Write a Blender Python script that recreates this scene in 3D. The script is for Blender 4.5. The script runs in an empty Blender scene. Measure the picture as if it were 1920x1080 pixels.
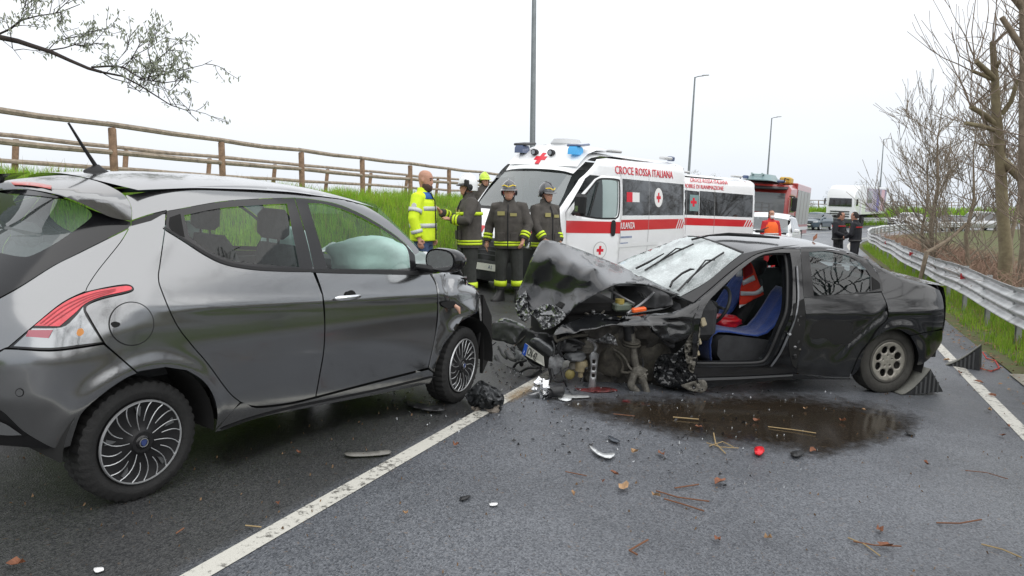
import bpy, bmesh, math, random
import numpy as np
from mathutils import Vector, Matrix, Quaternion, noise
from mathutils.geometry import delaunay_2d_cdt
R = math.radians
random.seed(7)
SC = bpy.context.scene
COL = SC.collection

# ------------------------------------------------------------------ camera
FPX, YHOR, CAMH = 1400.0, 397.0, 1.5585
PITCH = math.atan((540 - YHOR) / FPX)
cd = bpy.data.cameras.new('camera')
cam = bpy.data.objects.new('camera', cd)
COL.objects.link(cam)
cd.sensor_width = 36.0
cd.lens = 36.0 * FPX / 1920.0
cd.clip_start, cd.clip_end = 0.05, 5000
cam.location = (0, 0, CAMH)
cam.rotation_euler = (math.pi / 2 - PITCH, 0, 0)
SC.camera = cam
SC.render.resolution_x, SC.render.resolution_y = 1024, 576

# ------------------------------------------------------------------ overcast sky, weak broad sun
SUN_EL, SUN_AZ = R(52), R(-35)
W = bpy.data.worlds.new('World'); SC.world = W; W.use_nodes = True
nt = W.node_tree
for n_ in list(nt.nodes): nt.nodes.remove(n_)
sky = nt.nodes.new('ShaderNodeTexSky'); sky.sky_type = 'NISHITA'; sky.sun_disc = False
sky.sun_elevation = SUN_EL; sky.sun_rotation = SUN_AZ; sky.air_density = 1.0; sky.dust_density = 4.0
cl = nt.nodes.new('ShaderNodeTexNoise'); cl.inputs['Scale'].default_value = 1.6; cl.inputs['Detail'].default_value = 5
tc = nt.nodes.new('ShaderNodeTexCoord'); mp = nt.nodes.new('ShaderNodeMapping'); mp.inputs['Scale'].default_value = (1, 1, 3)
nt.links.new(tc.outputs['Generated'], mp.inputs[0]); nt.links.new(mp.outputs[0], cl.inputs[0])
cr = nt.nodes.new('ShaderNodeValToRGB')
cr.color_ramp.elements[0].position = 0.12; cr.color_ramp.elements[0].color = (5.3, 5.75, 6.35, 1)
cr.color_ramp.elements[1].position = 0.95; cr.color_ramp.elements[1].color = (7.8, 8.0, 8.25, 1)
# an overcast sky brightens from the horizon to the zenith
sz = nt.nodes.new('ShaderNodeSeparateXYZ'); nt.links.new(tc.outputs['Generated'], sz.inputs[0])
mz = nt.nodes.new('ShaderNodeMapRange'); mz.inputs[1].default_value = 0.0; mz.inputs[2].default_value = 0.45; nt.links.new(sz.outputs[2], mz.inputs[0])
ma = nt.nodes.new('ShaderNodeMath'); ma.operation = 'MULTIPLY_ADD'; ma.inputs[1].default_value = 0.55
nt.links.new(cl.outputs[0], ma.inputs[0]); nt.links.new(mz.outputs[0], ma.inputs[2])
nt.links.new(ma.outputs[0], cr.inputs[0])
mx = nt.nodes.new('ShaderNodeMix'); mx.data_type = 'RGBA'; mx.inputs[0].default_value = 0.93
nt.links.new(sky.outputs[0], mx.inputs[6]); nt.links.new(cr.outputs[0], mx.inputs[7])
bg = nt.nodes.new('ShaderNodeBackground'); bg.inputs[1].default_value = 0.098
ow = nt.nodes.new('ShaderNodeOutputWorld')
nt.links.new(mx.outputs[2], bg.inputs[0]); nt.links.new(bg.outputs[0], ow.inputs[0])
sl = bpy.data.lights.new('sun', 'SUN'); sl.energy = 1.5; sl.angle = R(110); sl.color = (1.0, 0.97, 0.93)
so = bpy.data.objects.new('sun', sl); COL.objects.link(so)
so.rotation_euler = (math.pi / 2 - SUN_EL, 0, math.pi - SUN_AZ + math.pi)
so.location = (0, 0, 30)
VS = SC.view_settings
VS.view_transform = 'Standard'; VS.look = 'None'; VS.gamma = 1.0; VS.use_curve_mapping = False
VS.exposure = 0.62

# ------------------------------------------------------------------ maths helpers
CS, SN = math.cos(PITCH), math.sin(PITCH)
CAMP = np.array([0, 0, CAMH])
def rays(px):
    """pixel(s) -> world direction(s); y component along view is ~1"""
    px = np.asarray(px, float).reshape(-1, 2)
    a = (px[:, 0] - 960) / FPX; b = -(px[:, 1] - 540) / FPX
    return np.stack([a, CS + b * SN, -SN + b * CS], 1)
def at_depth(x, y, depth):
    """point on a pixel's ray at a given forward distance (metres)"""
    d = rays([(x, y)])[0]
    return Vector(CAMP + d * (depth / d[1]))
def project(p):
    w = np.asarray(p, float) - CAMP
    z = w[1] * CS - w[2] * SN; u = w[1] * SN + w[2] * CS
    return 960 + FPX * w[0] / z, 540 - FPX * u / z

HD = R(22.0)
UX, UY = math.sin(HD), math.cos(HD)
S_CURVE, RAD = 40.0, 84.0
def sn2xy(s, n):
    if s <= S_CURVE:
        return UX * s + UY * n, UY * s - UX * n
    a = (s - S_CURVE) / RAD
    cx, cy = UX * S_CURVE + UY * RAD, UY * S_CURVE - UX * RAD
    q = RAD - n
    return cx + q * (-UY * math.cos(a) + UX * math.sin(a)), cy + q * (UX * math.cos(a) + UY * math.sin(a))
def xy2sn(x, y):
    s = UX * x + UY * y; n = UY * x - UX * y
    if s <= S_CURVE: return s, n
    dx, dy = x - (UX * S_CURVE + UY * RAD), y - (UY * S_CURVE - UX * RAD)
    rr = math.hypot(dx, dy)
    c = (-UY * dx + UX * dy) / rr; si = (UX * dx + UY * dy) / rr
    return S_CURVE + RAD * math.atan2(si, c), RAD - rr
def lerp_tab(tab, v):
    if v <= tab[0][0]: return tab[0][1]
    for (a, b), (c, d) in zip(tab, tab[1:]):
        if v <= c:
            t = (v - a) / (c - a); return b + (d - b) * t
    return tab[-1][1]
N_L, N_R = -6.35, 2.15            # asphalt edges
def zs_long(s):
    return -0.0127 * s if s < 8 else -0.1016 - 0.045 * (1 - math.exp(-(s - 8) / 3.5))
BANK = [(-60, .075), (30, .075), (70, .045), (200, .04)]
def road_z(s, n): return zs_long(s) - lerp_tab(BANK, s) * n
LEFT = [(-30, -2.6), (-17, -1.9), (-13.2, 1.1), (-12.2, 1.5), (-8.6, 1.5), (-8.0, 1.3), (-7.2, .72), (-6.6, .08), (-6.35, -.012)]
RIGHT = [(2.15, -.012), (2.4, .03), (3.4, .0), (4.6, -.35), (7, -.75), (12, -1.0), (40, -1.1)]
def ground_sn(s, n):
    if n < N_L: return road_z(s, N_L) + lerp_tab(LEFT, n)
    if n > N_R: return road_z(s, N_R) + lerp_tab(RIGHT, n)
    return road_z(s, n)
def ground_z(x, y):
    return ground_sn(*xy2sn(x, y))
def on_ground(px, py, lift=0.0):
    d = rays([(px, py)])[0]
    lo, hi = 1.0, 140.0
    f = lambda t: CAMH + d[2] * t - ground_z(d[0] * t, d[1] * t) - lift
    t = 1.0; prev = t
    while t < 140 and f(t) > 0: prev = t; t *= 1.05
    lo, hi = prev, t
    for _ in range(30):
        m = (lo + hi) / 2
        if f(m) > 0: lo = m
        else: hi = m
    return Vector((d[0] * hi, d[1] * hi, CAMH + d[2] * hi))
def ground_normal(x, y):
    e = .15
    return Vector((-(ground_z(x + e, y) - ground_z(x - e, y)) / (2 * e), -(ground_z(x, y + e) - ground_z(x, y - e)) / (2 * e), 1)).normalized()
def pose(origin, heading, pitch=0, roll=0, tilt=True):
    """4x4: local x forward, y left, z up, standing on the road"""
    up = ground_normal(origin[0], origin[1]) if tilt else Vector((0, 0, 1))
    f = Vector((math.sin(heading), math.cos(heading), 0)); f = (f - up * f.dot(up)).normalized()
    l = up.cross(f)
    M = Matrix((f, l, up)).transposed().to_4x4()
    M.translation = Vector(origin)
    return M @ Matrix.Rotation(pitch, 4, 'Y') @ Matrix.Rotation(roll, 4, 'X')

# ------------------------------------------------------------------ materials
MATS = {}
def lin(c):
    return tuple(((v / 255) / 12.92 if v / 255 <= .04045 else ((v / 255 + .055) / 1.055) ** 2.4) for v in c)
def mat(name, col=(.5, .5, .5), rough=.5, metal=0., coat=0., var=0., vscale=8., bump=0., bscale=40., spec=.5, emit=0., coord='Object', col2=None, sheen=0., rvar=0.):
    if name in MATS: return MATS[name]
    m = bpy.data.materials.new(name); m.use_nodes = True
    t = m.node_tree; b = t.nodes['Principled BSDF']
    b.inputs['Base Color'].default_value = (*col, 1); b.inputs['Roughness'].default_value = rough
    b.inputs['Metallic'].default_value = metal; b.inputs['Coat Weight'].default_value = coat
    b.inputs['Coat Roughness'].default_value = .04; b.inputs['Specular IOR Level'].default_value = spec
    if sheen: b.inputs['Sheen Weight'].default_value = sheen
    if emit:
        b.inputs['Emission Color'].default_value = (*col, 1); b.inputs['Emission Strength'].default_value = emit
    if var or bump or col2 or rvar:
        tc = t.nodes.new('ShaderNodeTexCoord')
    if var or col2 or rvar:
        nz = t.nodes.new('ShaderNodeTexNoise'); nz.inputs['Scale'].default_value = vscale
        nz.inputs['Detail'].default_value = 6; nz.inputs['Roughness'].default_value = .65
        t.links.new(tc.outputs[coord], nz.inputs['Vector'])
    if var or col2:
        rp = t.nodes.new('ShaderNodeValToRGB'); rp.color_ramp.elements[0].position = .32; rp.color_ramp.elements[1].position = .68
        c2 = col2 if col2 else tuple(min(1, v * (1 + var)) for v in col)
        c1 = col if col2 else tuple(v * (1 - var) for v in col)
        rp.color_ramp.elements[0].color = (*c1, 1); rp.color_ramp.elements[1].color = (*c2, 1)
        t.links.new(nz.outputs[0], rp.inputs[0]); t.links.new(rp.outputs[0], b.inputs['Base Color'])
    if rvar:
        mr = t.nodes.new('ShaderNodeMapRange'); mr.inputs[3].default_value = max(0.02, rough - rvar); mr.inputs[4].default_value = min(1, rough + rvar)
        mr.inputs[1].default_value = .3; mr.inputs[2].default_value = .7
        t.links.new(nz.outputs[0], mr.inputs[0]); t.links.new(mr.outputs[0], b.inputs['Roughness'])
    if bump:
        n2 = t.nodes.new('ShaderNodeTexNoise'); n2.inputs['Scale'].default_value = bscale; n2.inputs['Detail'].default_value = 4
        bp = t.nodes.new('ShaderNodeBump'); bp.inputs['Strength'].default_value = min(1, bump); bp.inputs['Distance'].default_value = .01
        t.links.new(tc.outputs[coord], n2.inputs['Vector']); t.links.new(n2.outputs[0], bp.inputs['Height']); t.links.new(bp.outputs[0], b.inputs['Normal'])
    MATS[name] = m
    return m
def glass_mat(name, tint, refl=1.0, haze=0.0, hcol=(.8, .85, .85)):
    if name in MATS: return MATS[name]
    m = bpy.data.materials.new(name); m.use_nodes = True; t = m.node_tree
    for n_ in list(t.nodes): t.nodes.remove(n_)
    o = t.nodes.new('ShaderNodeOutputMaterial'); tr = t.nodes.new('ShaderNodeBsdfTransparent'); tr.inputs[0].default_value = (*tint, 1)
    g = t.nodes.new('ShaderNodeBsdfGlossy'); g.inputs['Roughness'].default_value = .015; g.inputs[0].default_value = (refl, refl, refl, 1)
    fr = t.nodes.new('ShaderNodeFresnel'); ge = t.nodes.new('ShaderNodeNewGeometry'); io = t.nodes.new('ShaderNodeMapRange'); io.inputs[3].default_value = 1.7; io.inputs[4].default_value = 1 / 1.7; t.links.new(ge.outputs['Backfacing'], io.inputs[0]); t.links.new(io.outputs[0], fr.inputs[0])
    mx = t.nodes.new('ShaderNodeMixShader'); t.links.new(fr.outputs[0], mx.inputs[0])
    base = tr.outputs[0]
    if haze:
        df = t.nodes.new('ShaderNodeBsdfDiffuse'); df.inputs[0].default_value = (*hcol, 1)
        m2 = t.nodes.new('ShaderNodeMixShader'); m2.inputs[0].default_value = haze
        t.links.new(tr.outputs[0], m2.inputs[1]); t.links.new(df.outputs[0], m2.inputs[2]); base = m2.outputs[0]
    t.links.new(base, mx.inputs[1]); t.links.new(g.outputs[0], mx.inputs[2]); t.links.new(mx.outputs[0], o.inputs[0])
    MATS[name] = m
    return m

# ------------------------------------------------------------------ objects
def link(name, me, m, parent=None):
    o = bpy.data.objects.new(name, me); COL.objects.link(o)
    if m is not None and not me.materials: me.materials.append(m)
    if parent is not None: o.parent = parent
    return o
def tag(o, label, cat, group=None):
    o['label'] = label; o['category'] = cat
    if group: o['group'] = group
    return o
def empty(name, M=None, label=None, cat=None, group=None):
    o = bpy.data.objects.new(name, None); COL.objects.link(o); o.empty_display_size = .2
    if M is not None: o.matrix_world = M if isinstance(M, Matrix) else Matrix.Translation(Vector(M))
    if label: tag(o, label, cat, group)
    return o
def struct(o, kind='structure'):
    o['kind'] = kind; return o
def copy_tree(o, parent=None, M=None, label=None):
    c = o.copy(); COL.objects.link(c)
    if parent is not None: c.parent = parent
    if M is not None: c.matrix_world = M
    if label: c['label'] = label
    for ch in list(o.children): copy_tree(ch, c)
    return c

class MB:
    """collects shapes; build() makes one mesh object"""
    def __init__(s): s.v = []; s.f = []
    def add(s, vs, fs, M=None):
        k = len(s.v)
        s.v += [tuple((M @ Vector(p)) if M is not None else p) for p in vs]
        s.f += [tuple(i + k for i in f) for f in fs]
        return s
    def box(s, c, d, rot=None, bev=0.0, M=None):
        hx, hy, hz = d[0] / 2, d[1] / 2, d[2] / 2
        if bev > 0:
            b = min(bev, hx * .9, hy * .9, hz * .9)
            vs = []
            for sx in (-1, 1):
                for sy in (-1, 1):
                    for sz in (-1, 1):
                        vs += [(sx * hx, sy * (hy - b), sz * (hz - b)), (sx * (hx - b), sy * hy, sz * (hz - b)), (sx * (hx - b), sy * (hy - b), sz * hz)]
            bm = bmesh.new(); 
            for p in vs: bm.verts.new(p)
            bmesh.ops.convex_hull(bm, input=bm.verts[:])
            bm.verts.index_update(); bm.verts.ensure_lookup_table()
            vv = [v.co.copy() for v in bm.verts]; ff = [tuple(v.index for v in f.verts) for f in bm.faces]; bm.free()
        else:
            vv = [Vector((x, y, z)) for x in (-hx, hx) for y in (-hy, hy) for z in (-hz, hz)]
            ff = [(0, 1, 3, 2), (4, 6, 7, 5), (0, 4, 5, 1), (2, 3, 7, 6), (0, 2, 6, 4), (1, 5, 7, 3)]
        T = Matrix.Translation(Vector(c))
        if rot is not None: T = T @ (rot.to_4x4() if not isinstance(rot, tuple) else Matrix.Rotation(rot[2], 4, 'Z') @ Matrix.Rotation(rot[1], 4, 'Y') @ Matrix.Rotation(rot[0], 4, 'X'))
        if M is not None: T = M @ T
        return s.add(vv, ff, T)
    def tube(s, path, r, n=8, caps=True, flat=None, M=None):
        P = [Vector(p) for p in path]; k = len(P)
        rr = list(r) if isinstance(r, (list, tuple)) else [r] * k
        vs, fs = [], []
        tan = [(P[min(i + 1, k - 1)] - P[max(i - 1, 0)]).normalized() for i in range(k)]
        ref = Vector((0, 0, 1)) if abs(tan[0].z) < .9 else Vector((1, 0, 0))
        a = tan[0].cross(ref).normalized()
        for i in range(k):
            t = tan[i]
            a = (a - t * a.dot(t))
            a = a.normalized() if a.length > 1e-6 else t.orthogonal().normalized()
            b = t.cross(a)
            for j in range(n):
                th = 2 * math.pi * j / n
                q = (a * math.cos(th) + b * math.sin(th) * (flat if flat else 1)) * rr[i]
                vs.append(P[i] + q)
        for i in range(k - 1):
            for j in range(n):
                fs.append((i * n + j, i * n + (j + 1) % n, (i + 1) * n + (j + 1) % n, (i + 1) * n + j))
        if caps:
            fs.append(tuple(range(n - 1, -1, -1))); fs.append(tuple((k - 1) * n + j for j in range(n)))
        return s.add(vs, fs, M)
    def loft(s, rings, closed=True, caps=True, M=None):
        n = len(rings[0]); vs = [p for r_ in rings for p in r_]; fs = []
        for i in range(len(rings) - 1):
            for j in range(n if closed else n - 1):
                fs.append((i * n + j, i * n + (j + 1) % n, (i + 1) * n + (j + 1) % n, (i + 1) * n + j))
        if caps and closed:
            fs.append(tuple(range(n - 1, -1, -1))); fs.append(tuple((len(rings) - 1) * n + j for j in range(n)))
        return s.add(vs, fs, M)
    def lathe(s, prof, n=32, M=None, closed=False):
        """profile [(radius, height along local y)]"""
        rings = [[(r_ * math.cos(2 * math.pi * j / n), h, r_ * math.sin(2 * math.pi * j / n)) for j in range(n)] for r_, h in prof]
        s.loft(rings, True, False, M); k = len(s.v) - len(prof) * n
        for i in (0, len(prof) - 1):
            if not closed and prof[i][0] < .012: s.f.append(tuple(k + i * n + j for j in (range(n) if i else range(n - 1, -1, -1))))
        return s
    def prism(s, pts, vec, M=None):
        k = len(pts); vec = Vector(vec); P = [Vector(p) for p in pts]
        vs = P + [p + vec for p in P]
        fs = [tuple(range(k - 1, -1, -1)), tuple(range(k, 2 * k))] + [(i, (i + 1) % k, (i + 1) % k + k, i + k) for i in range(k)]
        return s.add(vs, fs, M)
    def ball(s, c, r, n=10, M=None):
        c = Vector(c); r = Vector((r, r, r)) if not isinstance(r, (tuple, Vector)) else Vector(r)
        rings = []
        for i in range(n + 1):
            ph = math.pi * i / n; q = max(math.sin(ph), 1e-3)
            rings.append([c + Vector((r.x * q * math.cos(2 * math.pi * j / (2 * n)), r.y * q * math.sin(2 * math.pi * j / (2 * n)), -r.z * math.cos(ph))) for j in range(2 * n)])
        return s.loft(rings, M=M)
    def mesh(s, name, smooth=None):
        me = bpy.data.meshes.new(name)
        me.from_pydata([tuple(p) for p in s.v], [], s.f)
        me.validate(); me.update()
        if smooth is not None:
            me.shade_smooth()
            if smooth < 179: me.set_sharp_from_angle(angle=R(smooth))
        return me
    def build(s, name, m, parent=None, smooth=None):
        return link(name, s.mesh(name, smooth), m, parent)

def frame(o, x, z=(0, 0, 1)):
    """matrix with local x along x, z near z"""
    x = Vector(x).normalized(); z = Vector(z); y = z.cross(x).normalized(); z = x.cross(y)
    M = Matrix((x, y, z)).transposed().to_4x4(); M.translation = Vector(o); return M

def pip(poly, pts):
    """vectorised point in polygon"""
    poly = np.asarray(poly); x, y = pts[:, 0], pts[:, 1]; ins = np.zeros(len(pts), bool)
    j = len(poly) - 1
    for i in range(len(poly)):
        xi, yi = poly[i]; xj, yj = poly[j]
        c = (yi > y) != (yj > y)
        with np.errstate(divide='ignore', invalid='ignore'):
            ins ^= c & (x < (xj - xi) * (y - yi) / (yj - yi + 1e-12) + xi)
        j = i
    return ins
def smooth_poly(pts, closed=True, n=4):
    """Catmull-Rom through pts; a point given as (x, y, 0) stays a sharp corner"""
    k = len(pts); out = []
    rng = range(k if closed else k - 1)
    for i in rng:
        p1, p2 = pts[i], pts[(i + 1) % k]
        p0 = pts[(i - 1) % k] if (closed or i > 0) else p1
        p3 = pts[(i + 2) % k] if (closed or i + 2 < k) else p2
        if len(p1) > 2: p0 = p1
        if len(p2) > 2: p3 = p2
        a0, a1, a2, a3 = [np.array(q[:2], float) for q in (p0, p1, p2, p3)]
        for j in range(n):
            t = j / n
            out.append(tuple(.5 * ((2 * a1) + (-a0 + a2) * t + (2 * a0 - 5 * a1 + 4 * a2 - a3) * t * t + (-a0 + 3 * a1 - 3 * a2 + a3) * t ** 3)))
    if not closed: out.append(tuple(pts[-1][:2]))
    return out
def inset_poly(P, d):
    P = np.asarray(P, float); k = len(P)
    area = .5 * np.sum(P[:, 0] * np.roll(P[:, 1], -1) - np.roll(P[:, 0], -1) * P[:, 1])
    sg = 1 if area > 0 else -1
    out = []
    for i in range(k):
        a, b, c = P[i - 1], P[i], P[(i + 1) % k]
        e1 = b - a; e2 = c - b
        l1, l2 = np.linalg.norm(e1) + 1e-9, np.linalg.norm(e2) + 1e-9
        n1 = np.array([-e1[1], e1[0]]) / l1 * sg; n2 = np.array([-e2[1], e2[0]]) / l2 * sg
        q = n1 + n2; L = q.dot(q)
        q = q / max(L, .6) * 2 * 1.0 if L > 1e-6 else n1
        out.append(b + q * d)
    return np.array(out)
def tri_region(poly, step, holes=()):
    """triangulated region -> (pts Nx2, tris)"""
    def dens(P):
        P = np.asarray(P, float); out = []
        for i in range(len(P)):
            a, b = P[i], P[(i + 1) % len(P)]; L = np.linalg.norm(b - a)
            k = max(1, int(round(L / step)))
            for j in range(k): out.append(a + (b - a) * j / k)
        return np.array(out)
    loops = [dens(poly)] + [dens(h) for h in holes]
    vs, es = [], []
    for L in loops:
        k0 = len(vs); vs += [tuple(p) for p in L]
        es += [(k0 + i, k0 + (i + 1) % len(L)) for i in range(len(L))]
    P = loops[0]; lo, hi = P.min(0), P.max(0)
    xs = np.arange(lo[0] + step * .5, hi[0], step); ys = np.arange(lo[1] + step * .5, hi[1], step * .87)
    if len(xs) and len(ys):
        g = np.array([(x + (step * .5 if j % 2 else 0), y) for j, y in enumerate(ys) for x in xs])
        ok = pip(P, g)
        for L in loops[1:]: ok &= ~pip(L, g)
        allb = np.concatenate(loops)
        g = g[ok]
        if len(g):
            dm = np.min(np.linalg.norm(g[:, None, :] - allb[None], axis=2), axis=1) if len(g) * len(allb) < 4e6 else np.full(len(g), 9.)
            g = g[dm > step * .45]
            vs += [tuple(p) for p in g]
    rv, re, rf, _, _, _ = delaunay_2d_cdt([Vector(p) for p in vs], es, [], 0, 1e-5)
    V = np.array([(p.x, p.y) for p in rv]); T = np.array([f for f in rf if len(f) == 3])
    c = V[T].mean(1); ok = pip(loops[0], c)
    for L in loops[1:]: ok &= ~pip(L, c)
    return V, T[ok]

class Shell:
    """a body surface F(local)=0 (F>0 outside); panels are outlines on it, given as sight lines or as local (x, z)"""
    def __init__(s, M, F, tmin, tmax):
        s.M = M; s.Mi = M.inverted(); s.F = F; s.t0, s.t1 = tmin, tmax
        A = np.array(s.Mi); s.A = A[:3, :3]; s.b = A[:3, 3]
    def hit(s, px):
        d = rays(px) @ s.A.T; c = s.A @ CAMP + s.b
        n = len(d); ts = np.linspace(s.t0, s.t1, 220)
        lo = np.full(n, s.t0); hi = np.full(n, np.nan); best = np.full(n, 1e9); tb = np.full(n, s.t0); lock = np.zeros(n, bool)
        prev = s.F(c + d * s.t0)
        for t in ts[1:]:
            f = s.F(c + d * t)
            new = (f <= 0) & np.isnan(hi)
            hi[new] = t; lo[new] = t - (ts[1] - ts[0])
            lock |= (f > best + .004) & (best < .12)
            m = np.isnan(hi) & (f < best) & ~lock; best[m] = f[m]; tb[m] = t
            hi[lock & (hi == t)] = np.nan
        miss = np.isnan(hi); hi2 = np.where(miss, tb, hi); lo = np.where(miss, tb, lo)
        for _ in range(24):
            mid = (lo + hi2) / 2; f = s.F(c + d * mid[:, None])
            hi2 = np.where((f <= 0), mid, hi2); lo = np.where(f > 0, mid, lo)
        p = c + d * hi2[:, None]
        if miss.any():      # sight lines that just pass the outline: drop onto the surface
            q = p[miss]
            for _ in range(6): q = q - s.grad(q) * s.F(q)[:, None] * .8
            p[miss] = q
        return p
    def grad(s, p):
        e = 2e-3; g = np.zeros_like(p)
        for k in range(3):
            q = np.zeros(3); q[k] = e
            g[:, k] = (s.F(p + q) - s.F(p - q)) / (2 * e)
        return g / (np.linalg.norm(g, axis=1, keepdims=True) + 1e-9)
    def panel(s, poly, step=8, inset=0., holes=(), off=0., deform=None):
        P = inset_poly(poly, inset) if inset else np.asarray(poly, float)
        V, T = tri_region(P, step, holes)
        p = s.hit(V); g = s.grad(p)
        if off: p = p + g * off
        if deform is not None: p = deform(p, V); g = None
        return s.tomesh(p, T, g)
    def tomesh(s, p, T, g=None):
        # orient along the outward gradient
        T = np.array(T)
        if g is None: gg = s.grad(p)
        else: gg = g
        nn = np.cross(p[T[:, 1]] - p[T[:, 0]], p[T[:, 2]] - p[T[:, 0]])
        fl = (nn * gg[T[:, 0]]).sum(1) < 0
        T[fl] = T[fl][:, ::-1]
        me = bpy.data.meshes.new('panel')
        me.from_pydata([tuple(q) for q in p], [], [tuple(int(i) for i in t) for t in T]); me.update(); me.shade_smooth()
        if g is not None: me.normals_split_custom_set_from_vertices([tuple(q) for q in g])
        return me
def solid(o, th, offset=-1):
    m = o.modifiers.new('thickness', 'SOLIDIFY'); m.thickness = th; m.offset = offset; return o
def text_obj(name, body, size, M, m, parent=None, extr=.002, align='LEFT', sx=1.0):
    c = bpy.data.curves.new(name, 'FONT'); c.body = body; c.size = size; c.extrude = extr; c.align_x = align; c.resolution_u = 2
    o = bpy.data.objects.new(name, c); COL.objects.link(o)
    dg = bpy.context.evaluated_depsgraph_get()
    me = bpy.data.meshes.new_from_object(o.evaluated_get(dg))
    bpy.data.objects.remove(o); bpy.data.curves.remove(c)
    if sx != 1.0: me.transform(Matrix.Scale(sx, 4, (1, 0, 0)))
    o = bpy.data.objects.new(name, me); COL.objects.link(o)
    me.materials.clear(); me.materials.append(m)
    if parent is not None: o.parent = parent
    o.matrix_basis = M
    return o
def rnd(a, b): return random.uniform(a, b)
# ================================================================== THE SETTING
def np_mesh(name, V, Fc):
    me = bpy.data.meshes.new(name); me.from_pydata([tuple(v) for v in V], [], Fc); me.update(); return me
def sweep(name, ns, s0, s1, ds, zf, m, kind='structure', uneven=0.0):
    ss = np.arange(s0, s1 + ds * .5, ds); V = []; Fc = []
    for s_ in ss:
        for n_ in ns:
            x, y = sn2xy(s_, n_); z = zf(s_, n_)
            if uneven: z += uneven * noise.noise((x * .9, y * .9, 3.3))
            V.append((x, y, z))
    k = len(ns)
    for i in range(len(ss) - 1):
        for j in range(k - 1):
            Fc.append((i * k + j, i * k + j + 1, (i + 1) * k + j + 1, (i + 1) * k + j))
    me = np_mesh(name, V, Fc); me.shade_smooth()
    return struct(link(name, me, m), kind)

def asphalt_mat():
    m = bpy.data.materials.new('asphalt'); m.use_nodes = True; t = m.node_tree; N = t.nodes.new; L = t.links.new
    b = t.nodes['Principled BSDF']; tc = N('ShaderNodeTexCoord')
    def nz(sc, det=3, ro=.6):
        q = N('ShaderNodeTexNoise'); q.inputs['Scale'].default_value = sc; q.inputs['Detail'].default_value = det; q.inputs['Roughness'].default_value = ro
        L(tc.outputs['Object'], q.inputs['Vector']); return q
    def ramp(src, a, ca, c, cc):
        q = N('ShaderNodeValToRGB'); q.color_ramp.elements[0].position = a; q.color_ramp.elements[0].color = ca
        q.color_ramp.elements[1].position = c; q.color_ramp.elements[1].color = cc; L(src, q.inputs[0]); return q
    v = N('ShaderNodeTexVoronoi'); v.inputs['Scale'].default_value = 120; L(tc.outputs['Object'], v.inputs['Vector'])
    agg = ramp(v.outputs['Color'], .15, (.050, .056, .068, 1), .95, (.185, .197, .219, 1))
    big = nz(.55, 5); spec = nz(240, 2)
    lg = ramp(big.outputs[0], .33, (.62, .62, .62, 1), .68, (1.15, 1.14, 1.12, 1))
    mu = N('ShaderNodeMix'); mu.data_type = 'RGBA'; mu.blend_type = 'MULTIPLY'; mu.inputs[0].default_value = 1
    L(agg.outputs[0], mu.inputs[6]); L(lg.outputs[0], mu.inputs[7])
    # brownish grit ground into the left lane
    grit = nz(38, 2); gr = ramp(grit.outputs[0], .66, (0, 0, 0, 1), .72, (1, 1, 1, 1))
    m2 = N('ShaderNodeMix'); m2.data_type = 'RGBA'; m2.inputs[7].default_value = (.16, .10, .055, 1)
    sc = N('ShaderNodeMath'); sc.operation = 'MULTIPLY'; sc.inputs[1].default_value = .5
    L(gr.outputs[0], sc.inputs[0]); L(sc.outputs[0], m2.inputs[0]); L(mu.outputs[2], m2.inputs[6])
    sp = N('ShaderNodeSeparateXYZ'); L(tc.outputs['Object'], sp.inputs[0])
    dt = N('ShaderNodeVectorMath'); dt.operation = 'DOT_PRODUCT'; dt.inputs[1].default_value = (UY, -UX, 0); L(tc.outputs['Object'], dt.inputs[0])
    ln = N('ShaderNodeMapRange'); ln.inputs[1].default_value = -2.32; ln.inputs[2].default_value = -2.22; L(dt.outputs['Value'], ln.inputs[0])
    old = N('ShaderNodeMix'); old.data_type = 'RGBA'; old.inputs[6].default_value = (.46, .44, .40, 1); old.inputs[7].default_value = (1, 1, 1, 1); L(ln.outputs[0], old.inputs[0])
    m3 = N('ShaderNodeMix'); m3.data_type = 'RGBA'; m3.blend_type = 'MULTIPLY'; m3.inputs[0].default_value = 1; L(m2.outputs[2], m3.inputs[6]); L(old.outputs[2], m3.inputs[7])
    L(m3.outputs[2], b.inputs['Base Color'])
    wet = nz(.8, 4); ro = N('ShaderNodeMapRange'); ro.inputs[1].default_value = .35; ro.inputs[2].default_value = .65
    ro.inputs[3].default_value = .30; ro.inputs[4].default_value = .52; L(wet.outputs[0], ro.inputs[0]); L(ro.outputs[0], b.inputs['Roughness'])
    bp = N('ShaderNodeBump'); bp.inputs['Strength'].default_value = .6; bp.inputs['Distance'].default_value = .005
    L(v.outputs['Distance'], bp.inputs['Height']); L(bp.outputs[0], b.inputs['Normal'])
    b.inputs['Specular IOR Level'].default_value = .5
    return m
M_ASPH = asphalt_mat()
sweep('road', [-6.35, -5, -3.5, -2.2, -1, 0.2, 1.2, 2.15], -22, 150, 1.0, road_z, M_ASPH)
M_SOIL = mat('verge soil', (.06, .10, .016), .95, var=.4, vscale=3, bump=.6, bscale=30)
M_SOIL_R = mat('leafy soil', (.09, .065, .035), .95, col2=(.07, .11, .022), vscale=4, bump=.7, bscale=40)
ns_l = [-30, -17, -13.2, -12.2, -10.4, -8.6, -8.0, -7.6, -7.2, -6.6, -6.35]
sweep('grass_bank', ns_l, -22, 150, 1.0, ground_sn, M_SOIL, uneven=.05)
sweep('verge', [2.15, 2.4, 2.9, 3.4, 4.0, 4.6, 7, 12, 30], -22, 130, 1.0, ground_sn, M_SOIL_R, uneven=.05)
M_FIELD = mat('field', (.05, .085, .022), .95, col2=(.09, .10, .035), vscale=.06, bump=.3, bscale=3)
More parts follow.
